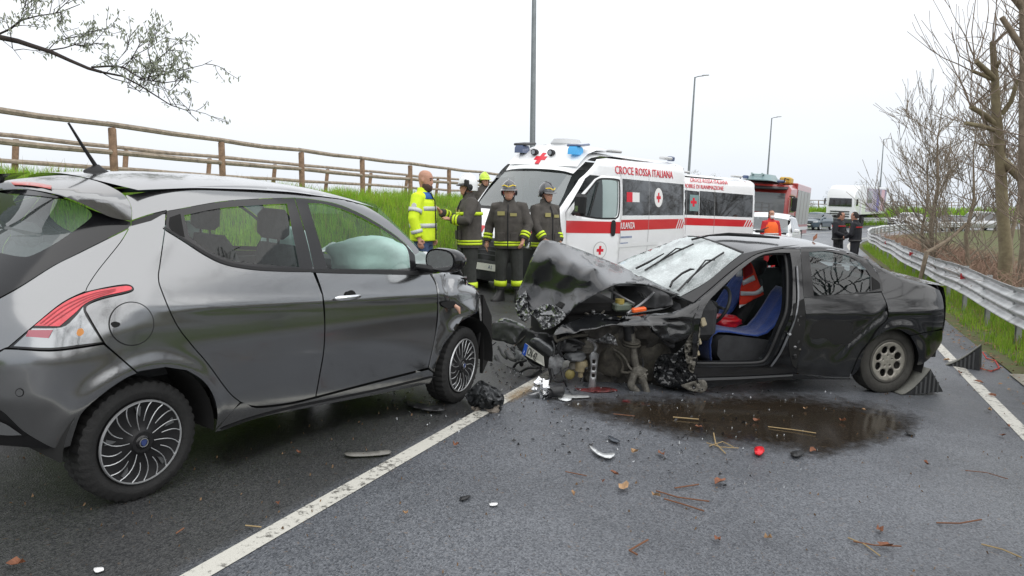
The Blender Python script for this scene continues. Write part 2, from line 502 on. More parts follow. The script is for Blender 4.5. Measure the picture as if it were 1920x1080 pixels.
def field():
    V = [(x, y, -1.75) for x in (-1500, -60, 60, 1500) for y in (-200, 40, 200, 2600)]
    Fc = [(i * 4 + j, (i + 1) * 4 + j, (i + 1) * 4 + j + 1, i * 4 + j + 1) for i in range(3) for j in range(3)]
    return struct(link('ground', np_mesh('ground', V, Fc), M_FIELD))
field()
# cycle path on top of the bank
sweep('cycle_path', [-11.6, -10.3, -9.0], -22, 110, 1.0, lambda s, n: ground_sn(s, n) + .03, mat('path grit', (.22, .2, .17), .9, var=.2, vscale=20))

# painted lines
def paint_mat(name, wear):
    m = bpy.data.materials.new(name); m.use_nodes = True; t = m.node_tree; N = t.nodes.new; L = t.links.new
    b = t.nodes['Principled BSDF']; b.inputs['Roughness'].default_value = .55; tc = N('ShaderNodeTexCoord')
    q = N('ShaderNodeTexNoise'); q.inputs['Scale'].default_value = 26; q.inputs['Detail'].default_value = 8; q.inputs['Roughness'].default_value = .75
    L(tc.outputs['Object'], q.inputs['Vector'])
    big = N('ShaderNodeTexNoise'); big.inputs['Scale'].default_value = 2.2; L(tc.outputs['Object'], big.inputs['Vector'])
    ad = N('ShaderNodeMath'); ad.operation = 'MULTIPLY_ADD'; ad.inputs[1].default_value = .35; L(big.outputs[0], ad.inputs[0]); L(q.outputs[0], ad.inputs[2])
    r_ = N('ShaderNodeValToRGB'); e = r_.color_ramp.elements
    e[0].position = wear; e[0].color = (.09, .085, .075, 1); e[1].position = wear + .10; e[1].color = (.52, .51, .46, 1)
    L(ad.outputs[0], r_.inputs[0]); L(r_.outputs[0], b.inputs['Base Color'])
    bp = N('ShaderNodeBump'); bp.inputs['Strength'].default_value = .5; bp.inputs['Distance'].default_value = .004; L(q.outputs[0], bp.inputs['Height']); L(bp.outputs[0], b.inputs['Normal'])
    return m
def line(n_, w, s0, s1, m, name='road_line'):
    k = [n_ - w / 2, n_, n_ + w / 2]
    return sweep(name, k, s0, s1, .5, lambda s, n: road_z(s, n) + .004, m)
M_LINE = paint_mat('worn white paint', .555)
line(-2.195, .10, -20, 140, M_LINE, 'centre_line')
line(1.62, .125, -20, 130, paint_mat('worn edge paint', .56), 'edge_line')
line(-5.9, .14, -20, 140, M_LINE, 'edge_line')
# pale concrete gutter strip beside the right edge
sweep('gutter', [2.1, 2.3, 2.48], -22, 9.6, .6, lambda s, n: ground_sn(s, 2.15) + .018 + .05 * (n - 2.1), mat('gutter concrete', (.22, .205, .17), .85, var=.35, vscale=7, bump=.4, bscale=50))

# ---------------------------------------------------------------- guard rail (three-wave beam) on the right
M_GALV = mat('galvanised steel', (.55, .56, .56), .48, metal=.75, var=.22, vscale=5, rvar=.12)
M_GALV2 = mat('galvanised post', (.34, .35, .35), .6, metal=.6, var=.25, vscale=9)
def beam_profile():
    # (n offset, height) of the wavy section, front face towards the road
    out = []
    for i in range(37):
        t = i / 36; z = -.25 + .5 * t
        w = -.041 * math.cos(2 * math.pi * 3 * t)
        out.append((w, z))
    return out
def guard_rail(root, n0, s0, s1, top, ds=2.0, dent=None, sign=1):
    prof = beam_profile()
    k = int(round((s1 - s0) / ds)); 
    for i in range(k):
        a, b = s0 + i * ds, s0 + (i + 1) * ds
        rings = []
        for j in range(5):
            s_ = a + (b - a) * j / 4 + (.0 if j else -.06)
            dz, dn = dent(s_) if dent else (0, 0)
            base = ground_sn(s_, n0 if sign > 0 else N_L) if False else road_z(s_, n0)
            ring = []
            for (dx, z) in prof:
                x, y = sn2xy(s_, n0 + dn + sign * (dx - (.004 if j == 0 else 0)))
                ring.append((x, y, base + top - .25 + z + dz))
            rings.append(ring)
        mb = MB(); mb.loft(rings, closed=False, caps=False)
        o = mb.build('beam', M_GALV, root, 60); solid(o, .004, 0)
        sp = a + .02
        dz, dn = dent(sp) if dent else (0, 0)
        x, y = sn2xy(sp, n0 + sign * .13 + dn); g = min(ground_z(x, y), road_z(sp, n0)) - .3
        zt = road_z(sp, n0) + top + dz
        M = frame((x, y, 0), (*(np.array(sn2xy(sp + .1, n0)) - np.array(sn2xy(sp, n0))), 0))
        mb = MB()
        h = zt - .03 - g
        mb.box((0, 0, g + h / 2), (.10, .006, h), M=M); mb.box((-.05, .03, g + h / 2), (.006, .06, h), M=M); mb.box((.05, .03, g + h / 2), (.006, .06, h), M=M)
        mb.build('post', M_GALV2, root)
        bl = MB(); bl.box((0, .065, zt - .25), (.09, .09, .34), M=M); bl.build('spacer', M_GALV2, root)
        for zz in ((-.085, .085) if sp < 40 else ()):
            bo = MB(); x2, y2 = sn2xy(sp, n0 + dn + sign * .034)
            bo.lathe([(.016, -.01), (.016, .008), (.008, .014)], 8, M=Matrix.Translation((x2 - x, y2 - y, zt - .25 + zz)) @ M)
            bo.build('bolt', M_GALV2, root)
def dent_r(s_):
    # slightly bent stretch in the middle
    return (-.07 * math.exp(-((s_ - 22) / 3.2) ** 2) + .02 * math.sin(s_ * .9), .10 * math.exp(-((s_ - 21) / 2.5) ** 2))
gr = empty('guard_rail', (0, 0, 0), 'long galvanised three-wave guard rail along the right verge, red reflector on it', 'guard rail')
guard_rail(gr, 2.55, -20, 84, .90, 2.0, dent_r)
gr2 = empty('guard_rail', (0, 0, 0), 'far guard rail on the outer left side of the bend behind the fire engine', 'guard rail')
guard_rail(gr2, -6.75, 46, 140, .82, 2.0, None, -1)
# red reflectors on the beam
M_REDR = mat('red reflector', (.55, .02, .03), .25)
for s_ in (15.6, 23.6, 31.6):
    x, y = sn2xy(s_, 2.49); z = road_z(s_, 2.55) + .72
    M = frame((x, y, z), (-UX, -UY, 0)); mb = MB()
    mb.prism([(0, -.0, -.05), (0, .09, -.035), (0, .10, .03), (0, .0, .06)], (.01, 0, 0), M)
    mb.build('reflector', M_REDR, gr)

# ---------------------------------------------------------------- timber fences on the bank
M_POST = mat('brown fence post', (.21, .135, .085), .85, var=.35, vscale=14, bump=.4, bscale=60)
M_RAIL = mat('weathered rail', (.30, .25, .195), .85, var=.35, vscale=10, bump=.4, bscale=50)
def timber_fence(root, n0, s0, s1, top, rails, lean, pr, skip=()):
    s_ = s0; i = 0; prev = None
    while s_ <= s1:
        x, y = sn2xy(s_, n0); g = ground_sn(s_, n0); zt = road_z(s_, 0) - 0.0 + top
        x2, y2 = sn2xy(s_, n0 - lean)
        jt = rnd(-.015, .015)
        mb = MB(); mb.tube([(x2, y2, g - .25), (x, y, zt - .06), (x, y, zt - .045)], [pr, pr, pr * .8], 8)
        mb.build('post', M_POST, root, 40)
        cur = [(x, y, zt + dz + rnd(-.012, .012)) for dz in rails]
        if prev:
            for a, b in zip(prev, cur):
                A, B = Vector(a), Vector(b); d = (B - A).normalized() * .07
                w = (rnd(-.012, .012)); mid = (A + B) / 2 + Vector((0, 0, w - .012))
                mb = MB(); mb.tube([A - d, A.lerp(mid, .5) + Vector((0, 0, w * .4)), mid, mid.lerp(B, .5), B + d], [.037, .039, .038, .037, .034], 7)
                mb.build('rail', M_RAIL, root, 50)
        prev = cur; s_ += 2.0; i += 1
tf = empty('wooden_fence', (0, 0, 0), 'near wooden post and rail fence with brown upright posts along the grass bank', 'fence')
tf2 = empty('wooden_fence', (0, 0, 0), 'second wooden fence with leaning pale posts behind the near one', 'fence')
def s_of(px, n0):
    # distance along the road of the point at offset n0 seen at image column px
    best = None
    for k in range(4000):
        s_ = -3 + k * .03; x, y = sn2xy(s_, n0)
        if y < 1: continue
        e = abs(960 + FPX * x / (y * CS + .0) - px)
        if best is None or e < best[0]: best = (e, s_)
    return best[1]

S1 = s_of(217, -8.8); timber_fence(tf, -8.8, S1 - 4.0, S1 + 96, 2.82, (0, -.36), 0.0, .053)
S2 = s_of(243, -11.5); timber_fence(tf2, -11.5, S2 - 4.0, S2 + 60, 2.82, (0, -.38), .16, .048)

# ---------------------------------------------------------------- street lamps along the outer side
M_POLE = mat('lamp pole steel', (.20, .22, .23), .5, metal=.6, var=.15, vscale=3)
M_LAMPH = mat('lamp head', (.30, .31, .32), .4, metal=.4)
def street_lamp(x, y, h, r, lean, label, yaw):
    g = ground_z(x, y) - .1
    root = empty('street_lamp', Matrix.Translation((x, y, g)), label, 'street lamp', 'street lamps along the bend')
    mb = MB(); mb.tube([(0, 0, 0), (lean * .3, 0, h * .3), (lean, 0, h)], [r * 1.15, r, r * .55], 10); mb.build('pole', M_POLE, root, 40)
    mb = MB(); mb.tube([(0, 0, 0), (0, 0, .45)], r * 1.45, 10); mb.build('base_sleeve', M_POLE, root, 40)
    M = Matrix.Translation((lean, 0, h)) @ Matrix.Rotation(yaw, 4, 'Z')
    mb = MB(); M = M @ Matrix.Scale(.55, 4); mb.tube([(0, 0, -.05), (.35, 0, .05), (.9, 0, .08)], r * .6, 8, M=M); mb.build('arm', M_POLE, root, 40)
    mb = MB(); mb.loft([[(.75 + a, y_ * w, .08 + z) for y_, z in ((-.16, 0), (.16, 0), (.13, .09), (-.13, .09))] for a, w in ((0, .6), (.15, 1), (.55, 1), (.72, .5))], M=M)
    mb.build('lamp_head', M_LAMPH, root)
    return root
p_ = at_depth(997, 397, 23.5); street_lamp(p_.x, p_.y, 11.5, .085, .10, 'tall grey lamp post rising straight behind the front ambulance windscreen', R(-60))
p_ = at_depth(1286, 397, 45); street_lamp(p_.x, p_.y, 8.45, .08, .35, 'lamp post rising behind the roof of the front ambulance at its rear end', R(-20))
p_ = at_depth(1434, 397, 66); street_lamp(p_.x, p_.y, 8.1, .08, .33, 'lamp post standing behind the fire engine', R(-35))
p_ = at_depth(1647, 397, 86); street_lamp(p_.x, p_.y, 8.2, .08, .2, 'farthest lamp post, right of the white lorry trailer', R(-40))

# ---------------------------------------------------------------- grass
def blades(name, pts, hmin, hmax, wid, m, lean=.5, kind='stuff'):
    n = len(pts); V = np.zeros((n * 5, 3), np.float32); rs = np.random.RandomState(len(name) + n)
    P = np.array(pts); h = rs.uniform(hmin, hmax, n) * P[:, 3]; th = rs.uniform(0, 2 * np.pi, n); ph = rs.uniform(0, 2 * np.pi, n)
    ln = rs.uniform(.1, lean, n) * h; w = wid * rs.uniform(.6, 1.3, n)
    cx, cy = np.cos(th) * w, np.sin(th) * w; lx, ly = np.cos(ph) * ln, np.sin(ph) * ln
    b = P[:, :3]
    z0 = np.zeros(n)
    V[0::5] = b + np.stack([cx, cy, z0 - .02], 1); V[1::5] = b - np.stack([cx, cy, z0 + .02], 1)
    V[2::5] = b + np.stack([cx * .75 + lx * .35, cy * .75 + ly * .35, h * .6], 1); V[3::5] = b + np.stack([-cx * .75 + lx * .35, -cy * .75 + ly * .35, h * .6], 1)
    V[4::5] = b + np.stack([lx, ly, h * .97], 1)
    i = np.arange(n) * 5
    tri = np.stack([i, i + 1, i + 3, i, i + 3, i + 2, i + 2, i + 3, i + 4], 1).reshape(-1, 3)
    me = bpy.data.meshes.new(name)
    me.vertices.add(len(V)); me.vertices.foreach_set('co', V.ravel())
    me.loops.add(tri.size); me.loops.foreach_set('vertex_index', tri.ravel().astype(np.int32))
    me.polygons.add(len(tri)); me.polygons.foreach_set('loop_start', np.arange(0, tri.size, 3, dtype=np.int32))
    me.update(calc_edges=True); me.validate()
    return struct(link(name, me, m), kind)
def leaf_mat(name, c1, c2, sc=7., trans=.35):
    m = bpy.data.materials.new(name); m.use_nodes = True; t = m.node_tree; N = t.nodes.new; L = t.links.new
    b = t.nodes['Principled BSDF']; b.inputs['Roughness'].default_value = .6; b.inputs['Specular IOR Level'].default_value = .25
    tc = N('ShaderNodeTexCoord'); q = N('ShaderNodeTexNoise'); q.inputs['Scale'].default_value = sc; q.inputs['Detail'].default_value = 5; q.inputs['Roughness'].default_value = .8
    L(tc.outputs['Object'], q.inputs['Vector']); r_ = N('ShaderNodeValToRGB'); e = r_.color_ramp.elements
    e[0].position = .36; e[0].color = (*c1, 1); e[1].position = .64; e[1].color = (*c2, 1); L(q.outputs[0], r_.inputs[0]); L(r_.outputs[0], b.inputs['Base Color'])
    tr = N('ShaderNodeBsdfTranslucent'); L(r_.outputs[0], tr.inputs[0]); mx = N('ShaderNodeMixShader'); mx.inputs[0].default_value = trans
    o = t.nodes['Material Output']; L(b.outputs[0], mx.inputs[1]); L(tr.outputs[0], mx.inputs[2]); L(mx.outputs[0], o.inputs[0])
    return m
M_GRASS = leaf_mat('fresh grass', (.14, .31, .02), (.38, .56, .06), 3.)
M_GRASS2 = leaf_mat('verge grass', (.12, .27, .02), (.34, .47, .06), 5.)
M_STRAW = leaf_mat('dry grass', (.22, .16, .06), (.36, .29, .13), 5.)
def scatter(n, s0, s1, n0, n1, hs=lambda s, k: 1., bias=1.6, clump=2.2):
    rs = random.Random(n + int(s0 * 10)); out = []
    while len(out) < n:
        s_ = s0 + (s1 - s0) * rs.random() ** bias; k = rs.uniform(n0, n1)
        x, y = sn2xy(s_, k)
        if y < .3: continue
        cl_ = noise.noise((x * clump, y * clump, 1.7))
        if cl_ < -.25 and rs.random() < .6: continue
        out.append((x, y, ground_sn(s_, k) - .0, hs(s_, k) * (1 + .5 * cl_) * (1 + .012 * max(0, s_ - 8))))
    return out
blades('tall_grass', scatter(78000, 3.5, 44, -8.9, -6.42, lambda s, k: .75 + .4 * min(1, (k + 8.9) / .8)), .08, .27, .0045, M_GRASS)
blades('tall_grass', scatter(9000, 3.5, 36, -12.6, -11.3), .10, .30, .006, M_GRASS)
blades('tall_grass', scatter(16000, 44, 120, -8.9, -6.5, lambda s, k: .8), .2, .4, .03, M_GRASS)
blades('dry_grass', scatter(7000, 3.5, 40, -8.9, -6.42), .10, .34, .004, M_STRAW)
blades('verge_grass', scatter(38000, 3.5, 44, 2.30, 4.4, lambda s, k: .55 + .6 * min(1, max(0, (k - 2.4) / .6)), clump=3), .06, .27, .0055, M_GRASS2)
blades('dry_grass', scatter(5000, 3.5, 40, 2.5, 5.4), .05, .24, .004, M_STRAW)
# ================================================================== GREY HATCHBACK (left foreground)
def tabfun(tab):
    """smooth 1-D table -> vectorised function"""
    xs = np.array([t[0] for t in tab], float); ys = np.array([t[1] for t in tab], float)
    fx = np.linspace(xs[0], xs[-1], 400); fy = np.interp(fx, xs, ys)
    k = 9; pad = np.pad(fy, k, mode='edge'); fy = np.convolve(pad, np.ones(2 * k + 1) / (2 * k + 1), 'same')[k:-k]
    return lambda v: np.interp(v, fx, fy)
def smax(a, b, k):
    h = np.clip(.5 + .5 * (a - b) / k, 0, 1); return b + (a - b) * h + k * h * (1 - h)
M_PAINT = mat('grey metallic paint', (.238, .242, .247), .15, metal=.94, coat=.6)
M_BLK = mat('black plastic', (.010, .010, .011), .5, spec=.35)
M_GLOSSBLK = mat('gloss black', (.008, .008, .009), .12, coat=.0)
M_RUB = mat('tyre rubber', (.013, .013, .013), .75, bump=.3, bscale=90, var=.3, vscale=12)
M_CHROME = mat('chrome', (.82, .83, .85), .12, metal=1.)
M_SILV = mat('silver wheel paint', (.52, .53, .54), .35, metal=.7)
M_DARKIN = mat('dark interior', (.03, .031, .034), .85, var=.3, vscale=10)
M_SEAT = mat('grey seat cloth', (.075, .08, .085), .95, var=.3, vscale=20, bump=.3, bscale=120)
M_WELL = mat('wheel well', (.008, .008, .008), .95)
M_GLASS = glass_mat('side glass', (.72, .82, .78), .55)
M_GLASSD = glass_mat('rear glass', (.50, .60, .58), 1.0, haze=.18, hcol=(.40, .47, .47))
M_MIRR = mat('mirror glass', (.85, .87, .88), .02, metal=1.)

yc = on_ground(265, 938)
YH_ = R(33.5)
YM = pose(yc, YH_)
YM.translation = YM @ Vector((0, .79, 0))
YWB = 2.50
y_w = tabfun([(.05, .70), (.16, .775), (.24, .80), (.34, .822), (.46, .836), (.60, .846), (.74, .85), (.86, .842), (.95, .824), (1.03, .797), (1.1, .768), (1.2, .724), (1.33, .662), (1.43, .605), (1.50, .55), (1.56, .49), (1.7, .36)])
y_xr = tabfun([(.05, -.48), (.2, -.56), (.35, -.63), (.55, -.67), (.72, -.655), (.9, -.61), (1.0, -.565), (1.1, -.48), (1.25, -.33), (1.4, -.17), (1.5, -.06), (1.6, .05)])
y_xf = tabfun([(.1, 3.0), (.4, 3.12), (.7, 3.05), (.85, 2.95), (.95, 2.72), (1.02, 2.45), (1.1, 2.36), (1.2, 2.22), (1.35, 1.98), (1.47, 1.68), (1.52, 1.5), (1.6, 1.3)])
y_zr = tabfun([(-.6, 1.42), (-.2, 1.50), (.1, 1.535), (.4, 1.562), (.75, 1.572), (1.05, 1.571), (1.45, 1.545), (1.75, 1.50), (1.95, 1.45), (2.2, 1.36)])
def yF(p):
    x, y, z = p[:, 0], np.abs(p[:, 1]), p[:, 2]
    w = y_w(z)
    d0 = np.hypot(x, z - .29); d1 = np.hypot(x - YWB, z - .29)
    w = w + .016 * np.exp(-((d0 - .375) / .055) ** 2) + .012 * np.exp(-((d1 - .375) / .06) ** 2)
    w = w - .008 * np.exp(-((z - .40) / .14) ** 2) * np.clip((x - .45) / .5, 0, 1) * np.clip((2.25 - x) / .4, 0, 1)
    w = w + .008 * np.exp(-((z - (.93 - .03 * x)) / .035) ** 2) * np.clip((x + .1) / .4, 0, 1)
    r = .60; t = (y_xr(z) + r - x) / r
    tp = np.clip(t, 0, 1); P = np.where(t < 1, (1 - tp ** 2.5 + 1e-9) ** (1 / 2.5), -(t - 1) * 3)
    rf = .85; t = (x - y_xf(z) + rf) / rf
    tp = np.clip(t, 0, 1); ne = 3.2 + 3.8 * np.clip((z - .9) / .25, 0, 1); P2 = np.where(t < 1, (1 - tp ** ne + 1e-9) ** (1 / ne), -(t - 1) * 3)
    side = y - w * np.minimum(P, P2)
    roof = z - (y_zr(x) - .062 * (y / .55) ** 2)
    return smax(side, roof, .05)
YS = Shell(YM, yF, 2.2, 7.5)
hatch = empty('hatchback_car', YM, 'dark grey metallic five-door hatchback with crumpled front wing and blown airbags, left foreground', 'car')
def ypan(name, poly, m=None, step=9, inset=1.1, holes=(), off=0., parent=None, mirror=True, deform=None, sm=True):
    P = smooth_poly(poly) if sm else [q[:2] for q in poly]
    me = YS.panel(P, step, inset, holes, off, deform)
    o = link(name, me, m or M_PAINT, parent or hatch)
    if mirror:
        o2 = link(name, me, None, parent or hatch); o2.scale = (1, -1, 1)
    return o
def rv(a): return list(reversed(a))
# seams, in photo pixels, laid onto the body surface
s_hatch = [(243, 425), (225, 455), (185, 505), (165, 535), (160, 548)]
s_rear = [(312, 396), (310, 425), (300, 495), (297, 520), (303, 545), (330, 607), (362, 650), (389, 681), (428, 734), (451, 754)]
s_mid = [(552, 372), (573, 440), (587, 500), (605, 553), (609, 607), (607, 657), (600, 700), (592, 744)]
s_front = [(806, 513), (818, 535), (821, 571), (816, 631), (803, 690)]
arch_r = [(132, 836), (141, 806), (155, 773), (194, 738), (233, 711), (272, 695), (311, 689), (350, 695), (381, 715), (401, 746), (407, 781), (402, 808)]
arch_f = [(813, 700), (820, 677), (831, 652), (845, 628), (859, 606), (877, 592), (893, 582)]
top_edge = [(312, 396), (340, 391), (413, 378), (480, 373), (552, 371)]
top_edge2 = [(552, 371), (580, 373), (630, 382), (680, 403), (730, 433), (760, 457), (778, 478)]
C_ = lambda p: (p[0], p[1], 0)
def chain(*a):
    out = []
    for seg in a:
        seg = list(seg); seg[0] = C_(seg[0]); seg[-1] = C_(seg[-1])
        if out and out[-1][:2] == seg[0][:2]: seg = seg[1:]
        out += seg
    if out[0][:2] == out[-1][:2]: out = out[:-1]
    return out
# quarter panel
ypan('quarter_panel', chain([(246, 420), (280, 406), (311, 400)], s_rear[1:], [(451, 754), (430, 779), (402, 808)], rv(arch_r)[0:5], [(311, 689), (272, 695), (257, 698)], [(257, 698), (225, 670), (197, 645)], [(197, 645), (167, 594), (161, 575), (190, 561), (240, 549), (250, 541), (237, 534), (200, 539), (160, 548)], rv(s_hatch)))
# doors (window openings cut out)
glass_r = [(345, 404, 0), (410, 391), (480, 385), (538, 382, 0), (549, 440), (561, 501, 0), (500, 496), (447, 491), (413, 481), (380, 464), (355, 443, 0)]
glass_f = [(577, 381, 0), (613, 384), (663, 401), (713, 428), (752, 455), (765, 472), (769, 505, 0), (700, 505), (614, 504, 0), (598, 450)]
rdoor = chain([(310, 429), (345, 451), (380, 474), (413, 491), (447, 500), (500, 506), (587, 509)], s_mid[3:], [(592, 744), (540, 756), (480, 762), (451, 754)], rv(s_rear[1:]))
rd = ypan('rear_door', rdoor)
fdoor = chain([(588, 509), (700, 513), (800, 514)], s_front, [(803, 690), (700, 716), (592, 744)], rv(s_mid[2:]))
fd = ypan('front_door', fdoor)
# black window surrounds, glass
ypan('window_frame', chain(top_edge, s_mid[:3], [(587, 509), (500, 506), (447, 500), (413, 491), (380, 474), (345, 451), (310, 429)], [(310, 429), (312, 396)]), M_GLOSSBLK, holes=[smooth_poly(glass_r)], inset=.6, off=.001)
ypan('window_frame', chain(top_edge2, [(778, 478), (782, 511)], [(782, 511), (700, 512), (588, 509)], rv(s_mid[:3])), M_GLOSSBLK, holes=[smooth_poly(glass_f)], inset=.6, off=.001)
ypan('rear_door_glass', glass_r, M_GLASS, inset=-.8, off=-.006)
ypan('front_door_glass', glass_f, M_GLASS, inset=-.8, off=-.006)
ypan('corner_vent', [(318, 408, 0), (338, 401, 0), (346, 445, 0), (328, 437), (317, 425)], M_WELL, step=5, inset=0, off=.002, mirror=False)
ypan('belt_trim', [(310, 427), (345, 448), (380, 470), (413, 487), (447, 496), (500, 502), (587, 505), (587, 510), (500, 508), (447, 502), (413, 493), (380, 476), (345, 453), (310, 431)], M_BLK, step=6, inset=0, off=.006)
ypan('belt_trim', [(589, 505), (700, 507), (800, 509), (800, 515), (700, 514), (589, 511)], M_BLK, step=6, inset=0, off=.006)
ypan('window_pillar', [(246, 415, 0), (280, 403), (312, 395, 0), (311, 399, 0), (284, 414, 0), (246, 424, 0)], M_BLK, step=5, inset=.4, off=.001)
# painted rail above the doors, back to the spoiler joint and down the windscreen pillar
seam_roof = [(235, 367), (262, 361), (300, 356), (340, 352), (370, 350), (440, 348), (513, 351), (570, 361), (613, 373), (680, 402), (730, 436), (780, 480)]
ypan('roof_rail', chain([(235, 366), (246, 388), (247, 413)], [(247, 413), (280, 402), (312, 394)], top_edge, top_edge2[1:], [(778, 478), (786, 470), (766, 448), (728, 413), (685, 386), (640, 369)], [(640, 369), (590, 356), (540, 350), (470, 347.5), (400, 348), (340, 351), (290, 357), (235, 366)]), inset=.5, step=7)
# sill
ypan('sill', chain([(402, 810), (451, 757), (480, 765), (540, 759), (592, 747), (700, 719), (803, 693)], [(803, 693), (813, 702), (806, 719)], [(806, 719), (700, 741), (560, 768), (480, 785), (415, 808)], [(415, 808), (402, 810)]), inset=.3)
ypan('sill_strip', [(420, 800), (480, 779), (560, 759), (700, 731), (806, 706), (806, 709), (700, 734), (560, 763), (480, 783), (420, 804)], M_BLK, step=8, inset=0, off=.004)
# rear end: tail lamp, hatch lid, glass, bumper
M_REDL = mat('red lamp lens', (.62, .012, .03), .12, coat=1., var=.25, vscale=25)
M_CLRL = mat('clear lamp lens', (.30, .31, .32), .12, metal=.8, coat=1.)
M_PINK = mat('fog lamp lens', (.34, .05, .08), .15, coat=1.)
lamp = [(16, 652, 0), (66, 610), (117, 569), (160, 549), (200, 540), (237, 535), (250, 541), (240, 548), (190, 560), (165, 572), (165, 592), (194, 643, 0), (150, 650), (93, 656)]
tl = ypan('tail_lamp', lamp, M_GLOSSBLK, step=6, inset=.3, off=.002)
ypan('red_lens', [(66, 611, 0), (117, 571), (160, 551), (200, 542), (236, 537), (246, 541), (238, 546), (190, 557), (160, 570), (140, 588), (112, 612, 0)], M_REDL, step=5, inset=0, off=.008, parent=tl, mirror=False)
ypan('clear_lens', [(156, 576, 0), (160, 592), (190, 641, 0), (150, 646), (95, 652), (27, 649, 0), (62, 616, 0), (116, 614), (140, 596)], M_CLRL, step=5, inset=0, off=.006, parent=tl, mirror=False)
ypan('fog_lens', [(56, 619, 0), (100, 619, 0), (92, 634, 0), (50, 631, 0)], M_PINK, step=5, inset=0, off=.010, parent=tl, mirror=False)
for k_ in range(3):
    a_ = k_ * 7
    ypan('lamp_ridge', [(80 + a_, 604 + a_ * .3), (120 + a_, 574 + a_ * .5), (168, 553 + a_ * .6), (212, 543 + a_ * .3), (212, 544.2 + a_ * .3), (168, 555 + a_ * .6), (121 + a_, 576 + a_ * .5), (82 + a_, 605 + a_ * .3)], mat('red lamp dark', (.30, .005, .015), .2), step=6, inset=0, off=.0095, parent=tl, mirror=False)
ypan('indicator_bulb', [(146, 618), (154, 616), (157, 624), (150, 630), (144, 627)], mat('amber', (.55, .22, .05), .3), step=4, inset=0, off=.008, parent=tl, mirror=False)
ypan('hatch_lid', chain([(244, 427), (150, 474), (100, 499), (27, 545), (-60, 590)], [(-60, 590), (-60, 690)], [(-60, 690), (0, 657), (15, 651)], [(15, 651), (66, 608), (117, 567), (160, 546)], rv(s_hatch)), inset=.6)
gl_rear = [(-60, 366), (0, 364), (50, 365), (120, 374), (156, 387), (171, 400), (165, 413), (112, 451), (62, 478), (37, 481), (0, 474), (-60, 462)]
ypan('rear_glass_border', [(-60, 352, 0), (0, 354), (60, 357), (125, 373), (180, 396), (246, 416, 0), (244, 426, 0), (150, 473), (100, 498), (27, 543), (-60, 588, 0)], M_GLOSSBLK, step=8, inset=.3, holes=[smooth_poly(gl_rear)], mirror=False)
ypan('rear_window', gl_rear, M_GLASSD, step=8, inset=-.8, off=-.004, mirror=False)
ypan('rear_bumper', chain([(-60, 692), (0, 660), (16, 655), (93, 659), (150, 653), (194, 646)], [(194, 646), (225, 672), (257, 700)], [(257, 700), (233, 711), (194, 738), (155, 773), (141, 806), (132, 836)], [(132, 836), (115, 841), (97, 839), (70, 825), (43, 808), (20, 786), (0, 769), (-60, 735)], [(-60, 735), (-60, 692)]), inset=.5)
ypan('bumper_insert', chain([(-60, 738), (0, 771), (22, 789), (43, 810)], [(43, 810), (40, 822), (0, 818), (-60, 800)], [(-60, 800), (-60, 738)]), M_BLK, inset=.2, off=-.02, mirror=False)
ypan('bumper_lower', chain([(-60, 800), (0, 820), (43, 812), (97, 841), (120, 842)], [(120, 842), (100, 850), (0, 845), (-60, 840)], [(-60, 840), (-60, 800)]), M_BLK, inset=.2, off=-.03, mirror=False)
ypan('rear_fog_lamp', [(-60, 776, 0), (0, 793), (26, 808), (40, 818, 0), (0, 818), (-60, 806, 0)], M_CLRL, inset=.5, step=6, off=-.008, mirror=False)
ypan('parking_sensor', [(37 + 6.5 * math.cos(a), 736 + 6.5 * math.sin(a)) for a in np.linspace(0, 6.28, 13)[:-1]], M_PAINT, step=4, inset=0, off=.003, mirror=False)
ypan('sensor_ring', [(37 + 8.2 * math.cos(a), 736 + 8.2 * math.sin(a)) for a in np.linspace(0, 6.28, 13)[:-1]], M_BLK, step=4, inset=0, off=.001, mirror=False)
fc = lambda r_: [(246 + r_ * 1.03 * math.cos(a), 607 + r_ * math.sin(a)) for a in np.linspace(0, 6.2832, 33)[:-1]]
ypan('fuel_flap_gap', fc(41.5), M_BLK, step=5, inset=0, off=.0015, mirror=False)
ff = ypan('fuel_flap', fc(39.4), M_PAINT, step=6, inset=0, off=.004, mirror=False)
ypan('finger_notch', [(207, 607), (214, 603), (224, 606), (222, 612), (213, 614)], M_WELL, step=4, inset=0, off=.0055, parent=ff, mirror=False)

# roof skin, spoiler, aerial
def roof_mesh():
    xs = np.linspace(.0, 1.80, 40); mb = MB(); rows = []
    for x in xs:
        e = .552 - .02 * max(0, (x - 1.2) / .6)
        xb = x
        ring = []
        for t in np.linspace(-1, 1, 25):
            y = t * e; xx = x
            if x < .35: xx = x + .05 * (1 - x / .35) * (abs(t) ** 3) * 2
            ring.append((xx, y, float(y_zr(xx)) - .062 * (y / .55) ** 2 - .007))
        rows.append(ring)
    mb.loft(rows, closed=False, caps=False); return mb
roof_mesh().build('roof_skin', M_PAINT, hatch, 180)
sp_z = tabfun([(-.5, 1.452), (-.36, 1.470), (-.2, 1.497), (.02, 1.524), (.2, 1.545)])
def spF(p):
    x, y, z = p[:, 0], np.abs(p[:, 1]), p[:, 2]; a = np.clip(y / .62, 0, 1.1)
    top = z - (sp_z(x) - .062 * (y / .55) ** 2 - .03 * a ** 6); lip = (-.37 + .37 * a ** 3.4) - x
    return smax(smax(top, lip, .02), y - y_w(z) - .004, .05)
YSP = Shell(YM, spF, 2.2, 7.5)
def sppan(name, poly, m, off=0., step=8):
    me = YSP.panel(smooth_poly(poly), step, 0, (), off); o = link(name, me, m, hatch); o2 = link(name, me, None, hatch); o2.scale = (1, -1, 1); return o
